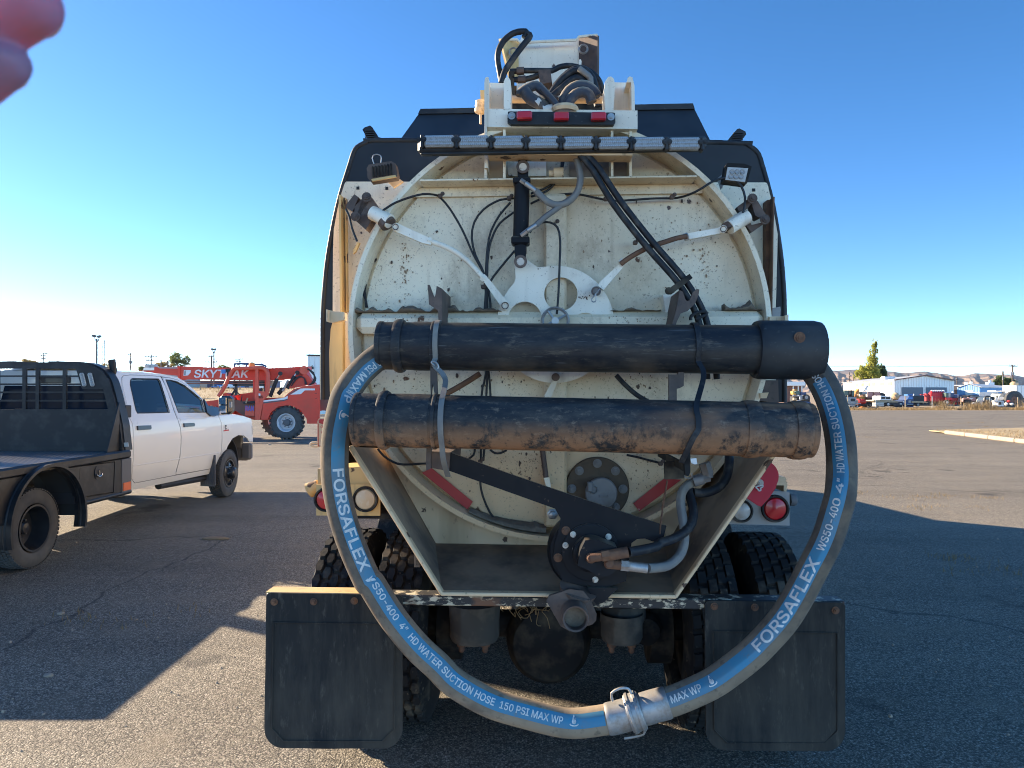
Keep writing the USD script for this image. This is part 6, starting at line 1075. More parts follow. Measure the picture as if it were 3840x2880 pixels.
# ---------------------------------------------------------------- poles, mast and wires
def pole(name, label, px, d, ytop, arms=(), mat='pole_wood', r=.15, left=True, cat_='utility pole', group=None, extra=()):
    b = left_base(px, d) if left else at(px, d); h = zz(ytop, d) - b[2]; t = thing(name, label, cat_, group, loc=b); k = d / F
    part(t, 'post', cyl((0, 0, -.2), (0, 0, h), r, r * .7, 10), mat)
    for y, x0, x1, tilt in arms:
        z = zz(y, d) - b[2]; c = part(t, 'crossarm', box((((x0 + x1) / 2 - px) * k, -.12, z), ((x1 - x0) * k, .1, .13), 0, rot((0, 1, 0), tilt)), mat)
        for u in (.05, .3, .7, .95): part(c, 'insulator', cyl(((x0 + (x1 - x0) * u - px) * k, -.12, z + .06), ((x0 + (x1 - x0) * u - px) * k, -.12, z + .3), .06, .04, 8), 'flat_grey')
    for (x0, y0, x1, y1) in extra: part(t, 'transformer', cyl((((x0 + x1) / 2 - px) * k, -.2, zz(y1, d) - b[2]), (((x0 + x1) / 2 - px) * k, -.2, zz(y0, d) - b[2]), abs(x1 - x0) / 2 * k, n=12), 'flat_grey')
    return t, b, k
def floodpole(label, px, d, ytop, heads):
    t, b, k = pole('light_pole', label, px, d, ytop, (), 'pole_steel', .13, cat_='light pole')
    for x0, x1, y0, y1 in heads:
        z = zz((y0 + y1) / 2, d) - b[2]; cx_ = ((x0 + x1) / 2 - px) * k
        f = part(t, 'lamp_head', box((cx_, -.1, z), ((x1 - x0) * k, .35, (y1 - y0) * k), .04, rot((0, 1, 0), 8 if cx_ < 0 else -12)), 'pole_steel'); part(t, 'lamp_arm', tube([(0, 0, z - .7), (cx_ * .5, 0, z - .55), (cx_, -.05, z - .1)], .05, 8, .1), 'pole_steel')
floodpole('dark twin headed light pole rising behind the black rack of the pickup', 363, 92, 1271, [(347, 361, 1256, 1264), (367, 380, 1258, 1266)]); floodpole('slimmer twin headed light pole above the red boom', 802, 112, 1318, [(793, 801, 1306, 1313), (803, 811, 1307, 1314)])
b = left_base(389, 150); ms = thing('radio_mast', 'thin pale lattice mast beside the dark light pole', 'radio mast', loc=b); h = zz(1258, 150) - b[2]
for dx, dy in ((-.28, 0), (.28, 0), (0, .45)): part(ms, 'leg', cyl((dx, dy, 0), (dx * .6, dy * .6, h - 1), .06, n=6), 'pole_steel')
part(ms, 'lattice', [cyl((-.28, 0, z), (.28, 0, z + .8), .02, n=5) for z in np.arange(.5, h - 2, .9)], 'pole_steel', kind='stuff'); part(ms, 'tip', cyl((0, .1, h - 1.2), (0, .1, h + .3), .03, n=6), 'pole_steel')
P1 = pole('utility_pole', 'wooden pole with two crossarms above the left part of the rack', 164, 150, 1322, [(1325, 152, 179, 2), (1333, 151, 174, 0), (1345, 156, 172, 0)])
P2 = pole('utility_pole', 'wooden pole with small transformers right of the whip beacon', 490, 150, 1324, [(1333, 480, 498, 25)], extra=((486, 1353, 491, 1364), (494, 1354, 499, 1364)))
P3 = pole('utility_pole', 'wooden pole with a wide crossarm left of the two crowned tree', 567, 135, 1329, [(1338, 543, 590, 0), (1352, 548, 580, 0)], extra=((548, 1364, 555, 1372),))
P4 = pole('utility_pole', 'wooden pole with two wide crossarms just left of the slim light pole', 793, 125, 1334, [(1337, 780, 800, 6), (1358, 771, 815, 0)])
P5 = pole('utility_pole', 'distant wooden pole with a tilted crossarm behind the blue steel frame', 899, 160, 1345, [(1347, 882, 912, -4), (1356, 885, 905, 0)], extra=((892, 1360, 897, 1372),))
P6 = pole('utility_pole', 'short bare pole between the bush and the two crowned tree', 604, 125, 1348, ()); P7 = pole('utility_pole', 'thicker short pole right beside the two crowned tree', 628, 120, 1354, (), r=.2)
P8 = pole('utility_pole', 'tall wooden pole with lamp arms at the far right', 3797, 115, 1368, [(1373, 3780, 3813, 2)], left=False, extra=((3786, 1396, 3792, 1408), (3794, 1396, 3800, 1406)))
P9 = pole('utility_pole', 'lighter wooden pole in front of the round olive tree', 3761, 112, 1392, (), left=False, extra=((3755, 1412, 3758, 1425),))
P10 = pole('utility_pole', 'short wooden pole left of the yellow green poplar', 3185, 160, 1396, [(1411, 3185, 3192, 0)], left=False); P11 = pole('utility_pole', 'thin dark pole just left of the poplar foliage', 3200, 162, 1404, (), left=False, r=.1)
P12 = pole('utility_pole', 'small far pole above the roof between warehouse and blue shed', 3588, 170, 1414, [(1423, 3583, 3595, 0)], left=False)
def wire_run(label, A, B, ya, yb, dz=0, sag=1.2):
    ta_, a, _ = A; tb_, b, _ = B; p = np.array([a[0], a[1], zz(ya, a[1])]); q = np.array([b[0], b[1], zz(yb, b[1])]); m = (p + q) / 2 - [0, 0, sag]
    single('power_line', tube([p, m, q], .028, 5, 2.0), 'wire', label, 'power line', 'overhead wires')
fake = lambda px, d: (None, at(px, d), None)
wire_run('thin wire from off the picture to the leftmost crossarms', fake(-700, 150), P1, 1270, 1325); wire_run('wire between the leftmost crossarm pole and the transformer pole', P1, P2, 1325, 1330); wire_run('lower wire between the leftmost pole and the transformer pole', P1, P2, 1345, 1350)
wire_run('wire between the transformer pole and the wide crossarm pole', P2, P3, 1332, 1338); wire_run('wire from the wide crossarm pole past the two crowned tree', P3, P4, 1338, 1337, sag=2); wire_run('wire from the slim light pole side to the distant tilted pole', P4, P5, 1340, 1347); wire_run('wire running from the tilted pole behind the truck', P5, fake(1500, 170), 1347, 1355)
wire_run('faint wire above the warehouse towards the tall pole at the right', fake(2500, 150), P8, 1362, 1372, sag=.4)

# ---------------------------------------------------------------- buildings
def corrug(p, q, z0, z1, step=.3, depth=.04):          # sheet metal wall between two plan points
    p, q = np.asarray(p[:2], float), np.asarray(q[:2], float); L_w = np.linalg.norm(q - p); d = (q - p) / L_w; nrm = np.array([d[1], -d[0]]); s = [0]; o = [0]
    for k in np.arange(step / 2, L_w - step / 3, step): s += [k - .05, k - .03, k + .03, k + .05]; o += [0, depth, depth, 0]
    s.append(L_w); o.append(0); pts = np.array([p + d * a + nrm * b_ for a, b_ in zip(s, o)]); z0 = np.broadcast_to(z0, len(pts)) if np.ndim(z0) == 0 else z0
    zt = np.array([z1(a / L_w) for a in s]) if callable(z1) else np.full(len(pts), z1)
    return thick(sheet([np.column_stack([pts, z0]), np.column_stack([pts, zt])]), .02)
def wall_box(p, q, u0, u1, z0, z1, off=.06, th=.05):   # a panel lying on that wall
    p, q = np.asarray(p[:2], float), np.asarray(q[:2], float); d = q - p; nrm = np.array([d[1], -d[0]]) / np.linalg.norm(d); a, b_ = p + d * u0, p + d * u1
    c = [np.append(a + nrm * off, z0), np.append(b_ + nrm * off, z0), np.append(b_ + nrm * (off - th), z0), np.append(a + nrm * (off - th), z0)]
    return trimesh.convex.convex_hull(np.array(c + [x + [0, 0, z1 - z0] for x in c]))
wh = thing('warehouse', 'white metal warehouse with two dark roller doors in its gable', 'building', loc=(0, 0, 0))
A0, B0, C0 = at(3162, 130), at(3353, 100), at(3577, 104); ze_, zrd = zz(1425, 100), zz(1418, 102)
part(wh, 'long_wall', corrug(A0, B0, 0, ze_, .9, .03), 'wall_white', False); part(wh, 'gable_wall', corrug(B0, C0, 0, lambda u: ze_ + (zrd + .35 - ze_) * (1 - abs(2 * u - 1)), .5), 'wall_white', False)
E0 = C0 + (A0 - B0); Rm, Rb = (B0 + C0) / 2, (A0 + E0) / 2; up_ = lambda p, z: np.array([p[0], p[1], z])
part(wh, 'back_wall', [corrug(E0, A0, 0, ze_, 1.), corrug(C0, E0, 0, ze_, 1.)], 'wall_white', False)
g_ = np.array([.0, -.25, 0]); part(wh, 'roof', [thick(sheet([[up_(B0, ze_) + g_ + [-.2, 0, 0], up_(A0, ze_) + [-.2, .3, 0]], [up_(Rm, zrd + .38) + g_, up_(Rb, zrd + .38)], [up_(C0, ze_) + g_ + [.2, 0, 0], up_(E0, ze_) + [.2, 0, 0]]]), .06)], 'roof_metal', False)
part(wh, 'gable_trim', [tube([up_(B0, ze_ + .02) + g_ * 1.1, up_(Rm, zrd + .40) + g_ * 1.1, up_(C0, ze_ + .02) + g_ * 1.1], .09, 6, smooth=False)], 'flat_brown', False)
part(wh, 'roller_door', wall_box(B0, C0, .12, .47, .05, ze_ * .72), 'shop_door', False); part(wh, 'roller_door', wall_box(B0, C0, .52, .87, .05, ze_ * .72), 'shop_door', False)
for k, (u0, u1) in enumerate(((.30, .36), (.41, .47), (.53, .59), (.63, .69), (.78, .85), (.90, .97))): part(wh, 'window', wall_box(A0, B0, u0, u1, ze_ * .80, ze_ * .93), 'flat_tan', False)
part(wh, 'side_door', wall_box(A0, B0, .27, .37, .05, ze_ * .68), 'flat_grey', False); part(wh, 'small_window', wall_box(A0, B0, .92, .96, ze_ * .25, ze_ * .4), 'flat_grey', False); part(wh, 'gutter_pipe', wall_box(A0, B0, .20, .206, .1, ze_, .1), 'trim_grey', False); part(wh, 'gutter_pipe', wall_box(A0, B0, .455, .462, .1, ze_, .1), 'trim_grey', False)
for p0 in (3322, 3423): c = at(p0 + 8, 107); part(wh, 'roof_unit', box((c[0], c[1], zz(1419, 107)), (1.7, 1.2, .55), .1), 'flat_white')
bs = thing('blue_shed', 'light blue metal shed with white roof and white door', 'building')
A1, B1, C1 = at(3589, 112), at(3674, 109), at(3760, 120); z1a, z1r = zz(1453, 110), zz(1441, 110)
part(bs, 'gable_wall', corrug(A1, B1, 0, lambda u: z1a + (z1r - z1a) * (1 - abs(2 * u - 1)), .35), 'wall_pale_blue', False); part(bs, 'long_wall', corrug(B1, C1, 0, z1a, .35), 'wall_pale_blue', False); part(bs, 'door', wall_box(A1, B1, .37, .70, .05, zz(1463, 110)), 'wall_white', False)
D1_ = A1 + (C1 - B1); part(bs, 'roof', thick(sheet([[up_(A1, z1a) + [-.15, -.2, 0], up_(D1_, z1a)], [up_((A1 + B1) / 2, z1r + .05) + [0, -.2, 0], up_((D1_ + C1) / 2, z1r + .05)], [up_(B1, z1a) + [.15, -.2, 0], up_(C1, z1a) + [.1, -.1, 0]]]), .05), 'wall_white', False)
part(bs, 'back_wall', [corrug(C1, D1_, 0, z1a, 1.), corrug(D1_, A1, 0, z1a, 1.)], 'wall_pale_blue', False); part(bs, 'roof_vent', box((at(3622, 114)[0], 114, zz(1438, 114)), (.35, .35, .4)), 'flat_white'); part(bs, 'roof_vent', box((at(3642, 115)[0], 115, zz(1437, 115)), (.3, .3, .5)), 'flat_white')
gs = thing('grey_shed', 'open fronted grey roofed shed right of the blue one', 'building'); a, b_ = at(3715, 124), at(3900, 126); part(gs, 'roof', thick(sheet([[up_(a, zz(1455, 124)), up_(b_, zz(1455, 124))], [up_(a, zz(1443, 136)) + [0, 12, 0], up_(b_, zz(1443, 136)) + [0, 12, 0]]]), .08), 'roof_metal', False)
part(gs, 'back_wall', bx((a[0], 134, 0), (b_[0], 134.2, zz(1446, 134))), 'flat_navy', False)
for px in (3760, 3810, 3860): part(gs, 'post', bx((at(px, 125)[0] - .1, 125, 0), (at(px, 125)[0] + .1, 125.2, zz(1456, 125))), 'flat_grey')
part(gs, 'roof_unit', box((at(3712, 128)[0], 128, zz(1439, 128)), (1.1, .8, .5)), 'flat_white'); part(gs, 'roof_unit', box((at(3709, 128)[0] + .1, 128, zz(1435, 128)), (.3, .4, .9)), 'flat_white')
br = thing('brown_roof_house', 'low brown roofed house between warehouse and blue shed', 'building'); a, b_ = at(3574, 128), at(3625, 128); part(br, 'wall', bx((a[0], 128, 0), (b_[0], 136, zz(1462, 128))), 'flat_brown', False); part(br, 'roof', thick(sheet([[up_(a, zz(1462, 127)) + [-.4, -1, 0], up_(b_, zz(1462, 127)) + [.4, -1, 0]], [up_(a, zz(1442, 132)) + [0, 4, 0], up_(b_, zz(1442, 132)) + [-.5, 4, 0]]]), .1), 'pole_wood', False)
cl_ = thing('club_house', 'white and brown low building seen in the gap beside the lower pipe', 'building'); a, b_ = at(2940, 96), at(3008, 96); part(cl_, 'wall', bx((a[0], 96, 0), (b_[0], 102, zz(1448, 96))), 'flat_brown', False); part(cl_, 'roof', bx((a[0] - 2, 95.2, zz(1447, 96)), (b_[0] + .1, 103, zz(1432, 96)), .05), 'wall_white', False)
for px in (2974, 2993, 3006): part(cl_, 'post', bx((at(px, 95.6)[0] - .06, 95.5, 0), (at(px, 95.6)[0] + .06, 95.62, zz(1447, 96))), 'wall_white')
ws = thing('sheet_metal_shed', 'tall white ribbed metal building beside the truck body', 'building'); a = at(1154, 60); e = a + [9, 3.0, 0]; zt2_ = zz(1334, 60); part(ws, 'wall', corrug(a, e, 0, zt2_, .42), 'wall_white', False); part(ws, 'side_wall', corrug(a + [1.2, 9, 0], a, 0, zt2_, .42), 'wall_white', False); part(ws, 'roof_edge', [bx((a[0] - .1, a[1] - .12, zt2_), (a[0] + .1, a[1] + 9, zt2_ + .1)), tube([up_(a, zt2_ + .05) + [0, -.08, 0], up_(e, zt2_ + .05) + [0, -.08, 0]], .07, 6, smooth=False)], 'flat_black', False); part(ws, 'wall_lamp', [box(up_(a, zz(1379, 60)) + [.35, -.05, 0], (.25, .3, .2)), cyl(up_(a, zz(1382, 60)) + [.2, -.1, 0], up_(a, zz(1371, 60)) + [.5, -.4, 0], .03)], 'flat_black')
lb_ = thing('low_building', 'low white walled building with flat roof behind the boom tip', 'building'); a, b_ = left_base(545, 118), left_base(672, 118); part(lb_, 'wall', bx((a[0], 118, a[2] - .3), (b_[0], 126, zz(1388, 118))), 'flat_grey', False); part(lb_, 'roof', bx((a[0] - .2, 117.8, zz(1388, 118)), (b_[0] + .2, 126.2, zz(1379, 118))), 'wall_white', False)
for px in (557, 578): part(lb_, 'roof_unit', box((at(px, 120)[0], 120, zz(1376, 120)), (.9, .9, .9), .1), 'flat_grey')
lw = thing('long_workshop', 'long low blue grey workshop seen below the red boom', 'building'); a, b_ = left_base(690, 128), left_base(1010, 128); part(lw, 'wall', bx((a[0], 128, 1.8), (b_[0], 134, zz(1430, 128))), 'flat_navy', False); part(lw, 'roof', bx((a[0] - .3, 127.6, zz(1430, 128)), (b_[0] + .3, 134.4, zz(1427, 128))), 'flat_grey', False)
for k, px in enumerate((720, 760, 850, 900, 950, 985)): part(lw, 'bay_door', bx((at(px, 127.9)[0] - .8, 127.9, 2.2), (at(px, 127.9)[0] + .8, 127.95, zz(1436, 128))), ('flat_blue', 'flat_grey', 'wall_white')[k % 3], False)
sf = thing('steel_frame', 'blue grey steel frame of a parked rig rising behind the telehandler', 'rig'); P_ = lambda x, y: W(ta(x, y), 58.); part(sf, 'jib', [wplate(mp(ta, (1175, 322), (1410, 338), (1410, 355), (1175, 345)), 58, .6)], 'flat_navy', False); part(sf, 'jib', [wplate(mp(ta, (1340, 360), (1465, 360), (1465, 366), (1340, 366)), 58, .5)], 'flat_navy', False)
for (x0, y0, x1, y1) in ((1118, 338, 1118, 520), (1118, 338, 1180, 338), (1410, 340, 1466, 362), (1463, 360, 1463, 520), (1340, 362, 1340, 520), (1250, 330, 1255, 520)): part(sf, 'strut', cyl(P_(x0, y0), P_(x1, y1), .07, n=8), 'flat_navy')
part(sf, 'deck', bx(P_(1100, 540) + [0, 0, -.3], P_(1480, 520) + [0, 2, 0]), 'flat_black'); part(sf, 'leg', [bx(P_(1120, 540) * [1, 1, 0], P_(1145, 530) + [0, .2, 0])], 'flat_black'); part(sf, 'leg', [bx(P_(1440, 540) * [1, 1, 0], P_(1465, 530) + [0, .2, 0])], 'flat_black')
# ---------------------------------------------------------------- machines and trailers along the fence on the right
q6, q7, q8 = zoom(3140, 1380, 6.1444), zoom(3480, 1380, 6.1444), zoom(2940, 1350, 6.6367)
class Kit:                                             # a machine put together from plates that all have real depth
    def __init__(s, z, d, name, label, cat_, group=None):
        s.z, s.d = z, d; s.t = thing(name, label, cat_, group)
    def pl(s, name, pts, m, th=1.2, dd=0.0, par=None):
        return part(par or s.t, name, wplate(mp(s.z, *pts), s.d + dd, th), m, False)
    def bx(s, name, x0, y0, x1, y1, m, th=1.2, dd=0.0, b=.04, par=None):
        a, c = W(s.z(x0, y0), s.d + dd), W(s.z(x1, y1), s.d + dd); return part(par or s.t, name, bx((a[0], s.d + dd, max(c[2], .02)), (c[0], s.d + dd + th, a[2]), b), m, 30)
    def rod(s, name, pts, r, m, dd=0.0): return part(s.t, name, tube([W(s.z(*p), s.d + dd) for p in pts], r, 7, .3, smooth=len(pts) > 2), m, 50)
    def wheel(s, x, y, r_px, dd=0.0, rim='flat_grey', w=.28):
        c = W(s.z(x, y), s.d + dd); r = r_px / 6.1444 / F * s.d; c[2] = max(c[2], r); p = part(s.t, 'wheel', lathe(c, (0, -1, 0), [(0, r * .1), (.02, r * .5), (.0, r * .56)], 18), rim); part(p, 'tyre', lathe(c, (0, -1, 0), [(.03, r * .55), (.06, r * .8), (0.02, r), (-w, r), (-w - .03, r * .8), (-w, r * .55), (.03, r * .55)], 22, caps=False), 'clean_tyre', 40)
k = Kit(q6, 84, 'tractor', 'tractor with green tinted cab and black roof nearest the hose', 'tractor')
k.bx('cab_roof', 170, 512, 405, 524, 'flat_black', 1.6); k.bx('cab_glass', 160, 525, 262, 625, 'flat_green', 1.5); k.bx('cab_glass', 275, 530, 325, 610, 'clear_lens', .1, .2); k.bx('cab_glass', 335, 525, 398, 655, 'flat_green', 1.5); k.bx('cab_post', 262, 520, 276, 640, 'flat_black', .1); k.bx('cab_post', 324, 520, 336, 640, 'flat_black', .1); k.bx('hood', 150, 628, 400, 690, 'flat_black', 1.3, .1); k.wheel(215, 830, 80, .2); k.wheel(350, 830, 90, .2)
k = Kit(q6, 79, 'generator', 'grey generator box on a white trailer frame', 'generator'); k.bx('housing', 195, 672, 290, 808, 'flat_silver', 1.0); k.bx('panel', 282, 676, 445, 808, 'flat_grey', .95); k.bx('grille', 310, 705, 410, 770, 'flat_black', .02, -.02); k.bx('tank', 438, 728, 480, 812, 'flat_tan', .5); k.bx('frame', 225, 812, 550, 830, 'flat_silver', 1.0, -.05); k.bx('leg', 340, 830, 360, 935, 'flat_silver', .1); k.bx('leg', 275, 830, 290, 900, 'flat_silver', .1); k.bx('axle_box', 275, 835, 420, 880, 'flat_grey', .6); k.wheel(460, 882, 30, -.1, 'flat_white')
k = Kit(q6, 86, 'covered_boom', 'orange wrapped boom beside the green tractor cab', 'boom'); k.pl('cover', ((398, 670), (420, 560), (470, 505), (488, 475), (502, 520), (500, 560), (480, 640), (440, 690)), 'flat_orange', .5); k.bx('post', 468, 560, 495, 720, 'flat_tan', .3, .1); k.bx('base', 440, 690, 510, 860, 'flat_brown', .6, .1)
k = Kit(q6, 82, 'red_tank', 'red steel tank standing low on the trailer', 'tank'); k.bx('tank_body', 482, 712, 690, 835, 'flat_red', 1.2, 0, .2); k.bx('tank_strap', 560, 710, 610, 740, 'flat_red', .1, -.05); k.bx('skid', 475, 835, 700, 900, 'flat_black', 1.2)
k = Kit(q6, 83, 'lumber_trailer', 'trailer stacked with pale boards and yellow sheets', 'trailer')
for i, (x0, y0, x1) in enumerate(((490, 612, 720), (540, 652, 640), (545, 672, 655), (560, 690, 650))): k.bx('board', x0, y0, x1, y0 + 16, 'flat_yellow' if i else 'flat_tan', 1.4, .1 * i)
k.bx('bed', 660, 660, 790, 700, 'flat_brown', 1.4); k.bx('frame', 690, 700, 820, 850, 'flat_black', 1.2); k.wheel(760, 850, 36)
k = Kit(q6, 92, 'winch_truck_mast', 'white folded derrick mast in front of the warehouse wall', 'mast'); k.rod('mast_leg', [(600, 545), (660, 440), (690, 405)], .07, 'flat_white'); k.rod('mast_leg', [(650, 545), (690, 450), (700, 410)], .07, 'flat_white'); k.rod('mast_leg', [(625, 540), (680, 420)], .05, 'flat_grey', .3); k.bx('base', 575, 545, 690, 600, 'flat_silver', 1.0); k.bx('seat_box', 505, 548, 575, 602, 'flat_green', 1.0); k.bx('column', 590, 600, 660, 900, 'flat_brown', .9)
k = Kit(q6, 88, 'dump_trailer', 'dusty pink steel dump box with two ribbed panels', 'trailer'); k.bx('side_panel', 692, 552, 822, 692, 'dusty_pink', .1); k.bx('side_panel', 848, 555, 985, 690, 'dusty_pink', .1); k.bx('post', 822, 545, 846, 700, 'flat_brown', .3); k.bx('post', 984, 545, 996, 700, 'flat_brown', .3); k.bx('top_rail', 690, 545, 990, 554, 'flat_brown', 2.2); k.bx('box_back', 692, 560, 985, 700, 'flat_brown', .1, 2.1); k.bx('chassis', 690, 700, 1000, 740, 'flat_black', 2.2); k.wheel(760, 860, 40, .3); k.wheel(930, 860, 40, .3); k.bx('box_end', 848, 508, 858, 545, 'flat_black', .2)
k = Kit(q6, 90, 'tarped_bale', 'black tarped heap behind the white pickup', 'tarp'); k.pl('cover', ((985, 580), (1030, 570), (1090, 585), (1115, 620), (1112, 645), (990, 640)), 'flat_black', 1.5); k.bx('stand', 1000, 640, 1110, 900, 'flat_black', 1.4, .1)
k = Kit(q6, 80, 'old_pickup', 'old white pickup with missing windows behind the first fence post', 'pickup truck'); k.pl('cab', ((985, 745), (990, 650), (1020, 640), (1210, 652), (1235, 700), (1240, 745)), 'flat_white', 1.7); k.bx('window', 1015, 668, 1105, 712, 'flat_black', .02, -.02); k.bx('window', 1120, 672, 1215, 715, 'flat_black', .02, -.02); k.pl('body', ((835, 740), (980, 735), (1240, 740), (1400, 770), (1400, 790), (1100, 795), (1040, 810), (830, 770)), 'flat_tan', 1.7); k.pl('sill', ((830, 775), (1050, 800), (1100, 880), (1150, 885), (1150, 840), (1300, 840), (1300, 880), (1480, 880), (1500, 800), (1400, 792)), 'flat_black', 1.6, .05); k.wheel(1175, 835, 52, -.05, 'flat_white'); k.bx('plate', 1438, 810, 1492, 842, 'flat_silver', .02, -.02); k.bx('crate', 880, 796, 1080, 885, 'flat_silver', .8, -.3)
k = Kit(q6, 85, 'cement_mixer', 'cream drum of a mixer above the white pickup bed', 'mixer'); c = W(q6(1345, 650), 85); part(k.t, 'drum', lathe(c - [.3, 0, .2], (.8, 0, .6), [(0, .2), (.15, .42), (.5, .45), (.75, .2)], 20), 'flat_tan'); k.bx('frame', 1290, 680, 1400, 900, 'flat_black', .8, .1); k.bx('engine', 1400, 620, 1490, 720, 'flat_brown', .8); k.bx('engine_base', 1400, 720, 1500, 900, 'flat_black', .8)
k = Kit(q6, 87, 'blue_tank', 'bright blue open frame tank before the left roller door', 'tank'); k.bx('top_bar', 1622, 608, 1765, 634, 'flat_blue', .9); k.bx('upright', 1622, 634, 1650, 720, 'flat_blue', .9); k.bx('drum', 1670, 640, 1745, 730, 'flat_blue', .6, .2); k.bx('base', 1620, 720, 1760, 900, 'flat_navy', .9)
k = Kit(q6, 80, 'flatbed_truck', 'dark flatbed truck with tan bed rail behind the middle fence post', 'truck'); k.pl('cab', ((1505, 850), (1505, 755), (1600, 735), (1660, 640), (1755, 640), (1755, 850)), 'flat_navy', 1.8); k.pl('windscreen', ((1650, 650), (1740, 655), (1735, 715), (1615, 720)), 'flat_blue', .02, -.02); k.bx('headlamp', 1512, 760, 1545, 790, 'flat_white', .02, -.02); k.bx('door_patch', 1640, 750, 1700, 800, 'flat_silver', .02, -.02); k.bx('load', 1750, 640, 2010, 770, 'flat_black', 1.7); k.pl('bed_rail', ((1715, 765), (1975, 762), (1995, 825), (1970, 800), (1720, 800)), 'flat_tan', .2, -.1); k.bx('chassis', 1700, 800, 2150, 870, 'flat_black', 1.5, .1); k.wheel(1862, 843, 44, -.1, 'flat_silver'); k.wheel(1570, 860, 36, -.05, 'flat_white'); k.bx('bumper', 1600, 830, 1755, 850, 'flat_silver', .1, -.12); k.rod('mirror', [(1750, 640), (1765, 600)], .05, 'flat_white')
k = Kit(q7, 84, 'red_planter', 'bright red row implement with six white tipped hoppers', 'farm implement'); k.bx('frame', 0, 655, 390, 690, 'flat_red', .5, .2); k.bx('drawbar', -160, 605, 40, 625, 'flat_red', .3, .2); k.bx('end_arm', -40, 590, 50, 770, 'flat_red', .6)
for i, x in enumerate((85, 135, 185, 235, 285, 345)): part(k.t, 'hopper', lathe(W(q7(x, 700), 84), (0, 0, 1), [(-.45, .1), (-.3, .32), (.6, .34), (.75, .2), (.9, .12)], 14), 'bright_red'); part(k.t, 'hopper_cap', lathe(W(q7(x, 572), 84), (.3, 0, 1), [(0, .12), (.16, .17), (.3, .15), (.34, .05)], 14), 'flat_white')
k.bx('undercarriage', 0, 770, 400, 850, 'flat_black', 1.2); k.wheel(60, 840, 34); k.wheel(330, 840, 34)
k = Kit(q7, 83, 'red_tractor', 'red tractor with dark blue cab right of the planter', 'tractor'); k.bx('cab', 412, 570, 470, 680, 'flat_green', 1.2); k.bx('cab', 470, 575, 525, 680, 'clear_lens', 1.2, .02); k.bx('cab_roof', 440, 565, 600, 580, 'flat_blue', 1.3); k.bx('cab_post', 520, 570, 605, 680, 'flat_navy', 1.1, .05); k.bx('hood', 410, 682, 560, 740, 'bright_red', 1.0); k.bx('body', 540, 690, 750, 850, 'flat_red', 1.2, .1); k.bx('dash', 605, 620, 690, 690, 'flat_navy', .8); k.wheel(440, 790, 55, -.1, 'flat_white'); k.wheel(640, 820, 50, -.1, 'flat_red'); k.bx('lamp', 575, 545, 610, 575, 'flat_white', .3)
k = Kit(q7, 90, 'blue_trailer', 'dark blue flat trailer box in front of the blue shed', 'trailer'); k.bx('box', 700, 612, 890, 665, 'flat_navy', 2.0); k.bx('frame', 700, 665, 890, 700, 'flat_black', 2.0); k.wheel(760, 800, 40, .2); k.wheel(840, 800, 40, .2)
k = Kit(q7, 82, 'pink_baler', 'faded pink and white baler behind the dry weeds', 'farm implement'); k.pl('shield', ((800, 780), (815, 700), (850, 690), (930, 690), (925, 720), (830, 730), (815, 785)), 'dusty_pink', 1.0); k.bx('body', 930, 672, 1105, 770, 'dusty_pink', 1.0, .1); k.pl('panel', ((950, 690), (1050, 690), (1000, 730)), 'flat_white', .05, .02); k.bx('chamber', 860, 740, 1010, 850, 'flat_black', 1.0); k.wheel(950, 850, 34)
k = Kit(q7, 88, 'tarped_rack', 'black tarp over a low rack before the white door', 'tarp'); k.pl('cover', ((920, 650), (950, 632), (1010, 640), (1080, 626), (1160, 632), (1200, 655), (1100, 652), (1000, 655)), 'flat_black', 1.2); k.bx('rack', 930, 655, 1190, 900, 'flat_black', 1.0, .1)
k = Kit(q7, 81, 'grader_blade', 'slanted silver plate implement in front of the white container', 'farm implement'); k.pl('plate', ((1110, 800), (1150, 690), (1200, 672), (1290, 668), (1270, 720), (1180, 780)), 'flat_silver', .1); k.pl('skirt', ((1010, 830), (1060, 790), (1180, 780), (1110, 830)), 'flat_grey', .2); k.bx('beam', 1000, 655, 1310, 668, 'flat_silver', .2, .2); k.bx('stand', 1120, 800, 1180, 900, 'flat_black', .3, .1)
k = Kit(q7, 92, 'white_container', 'long white ribbed container before the blue shed side', 'container'); part(k.t, 'side', corrug(at(3672, 92), at(3743, 92), .2, zz(1471, 92), .3), 'wall_white', False); part(k.t, 'top', bx((at(3672, 92)[0], 92, zz(1471, 92)), (at(3743, 92)[0], 94.4, zz(1470, 92))), 'wall_white', False)
k = Kit(q7, 82, 'hay_rake', 'dark hooped frame with pale hubs left of the jeep', 'farm implement'); k.rod('hoop', [(1310, 800), (1315, 680), (1340, 655), (1420, 655), (1440, 690), (1445, 800)], .09, 'flat_black'); k.rod('hoop', [(1300, 790), (1300, 700), (1330, 670)], .07, 'flat_grey', .4); k.wheel(1335, 790, 36, -.1, 'flat_tan'); k.wheel(1395, 785, 30, -.1, 'flat_tan'); k.bx('tool_bar', 1330, 690, 1420, 730, 'flat_grey', .5); k.bx('base', 1420, 670, 1540, 850, 'flat_black', .9); k.bx('lamp', 1445, 710, 1480, 735, 'flat_white', .1, -.1)
k = Kit(q7, 79, 'white_pump_set', 'white boxed pump unit with dark grille near the right end', 'pump'); k.bx('box', 1612, 755, 1755, 885, 'flat_white', 1.0); k.bx('grille', 1632, 778, 1690, 850, 'flat_black', .02, -.02); k.bx('panel', 1700, 778, 1738, 830, 'flat_silver', .02, -.02); k.pl('spout', ((1518, 750), (1600, 745), (1612, 790), (1525, 785)), 'flat_white', .4, .1); k.pl('drawbar', ((1510, 848), (1600, 850), (1612, 885), (1560, 875)), 'flat_white', .3, .1); k.bx('base', 1500, 885, 1800, 920, 'flat_black', .9)
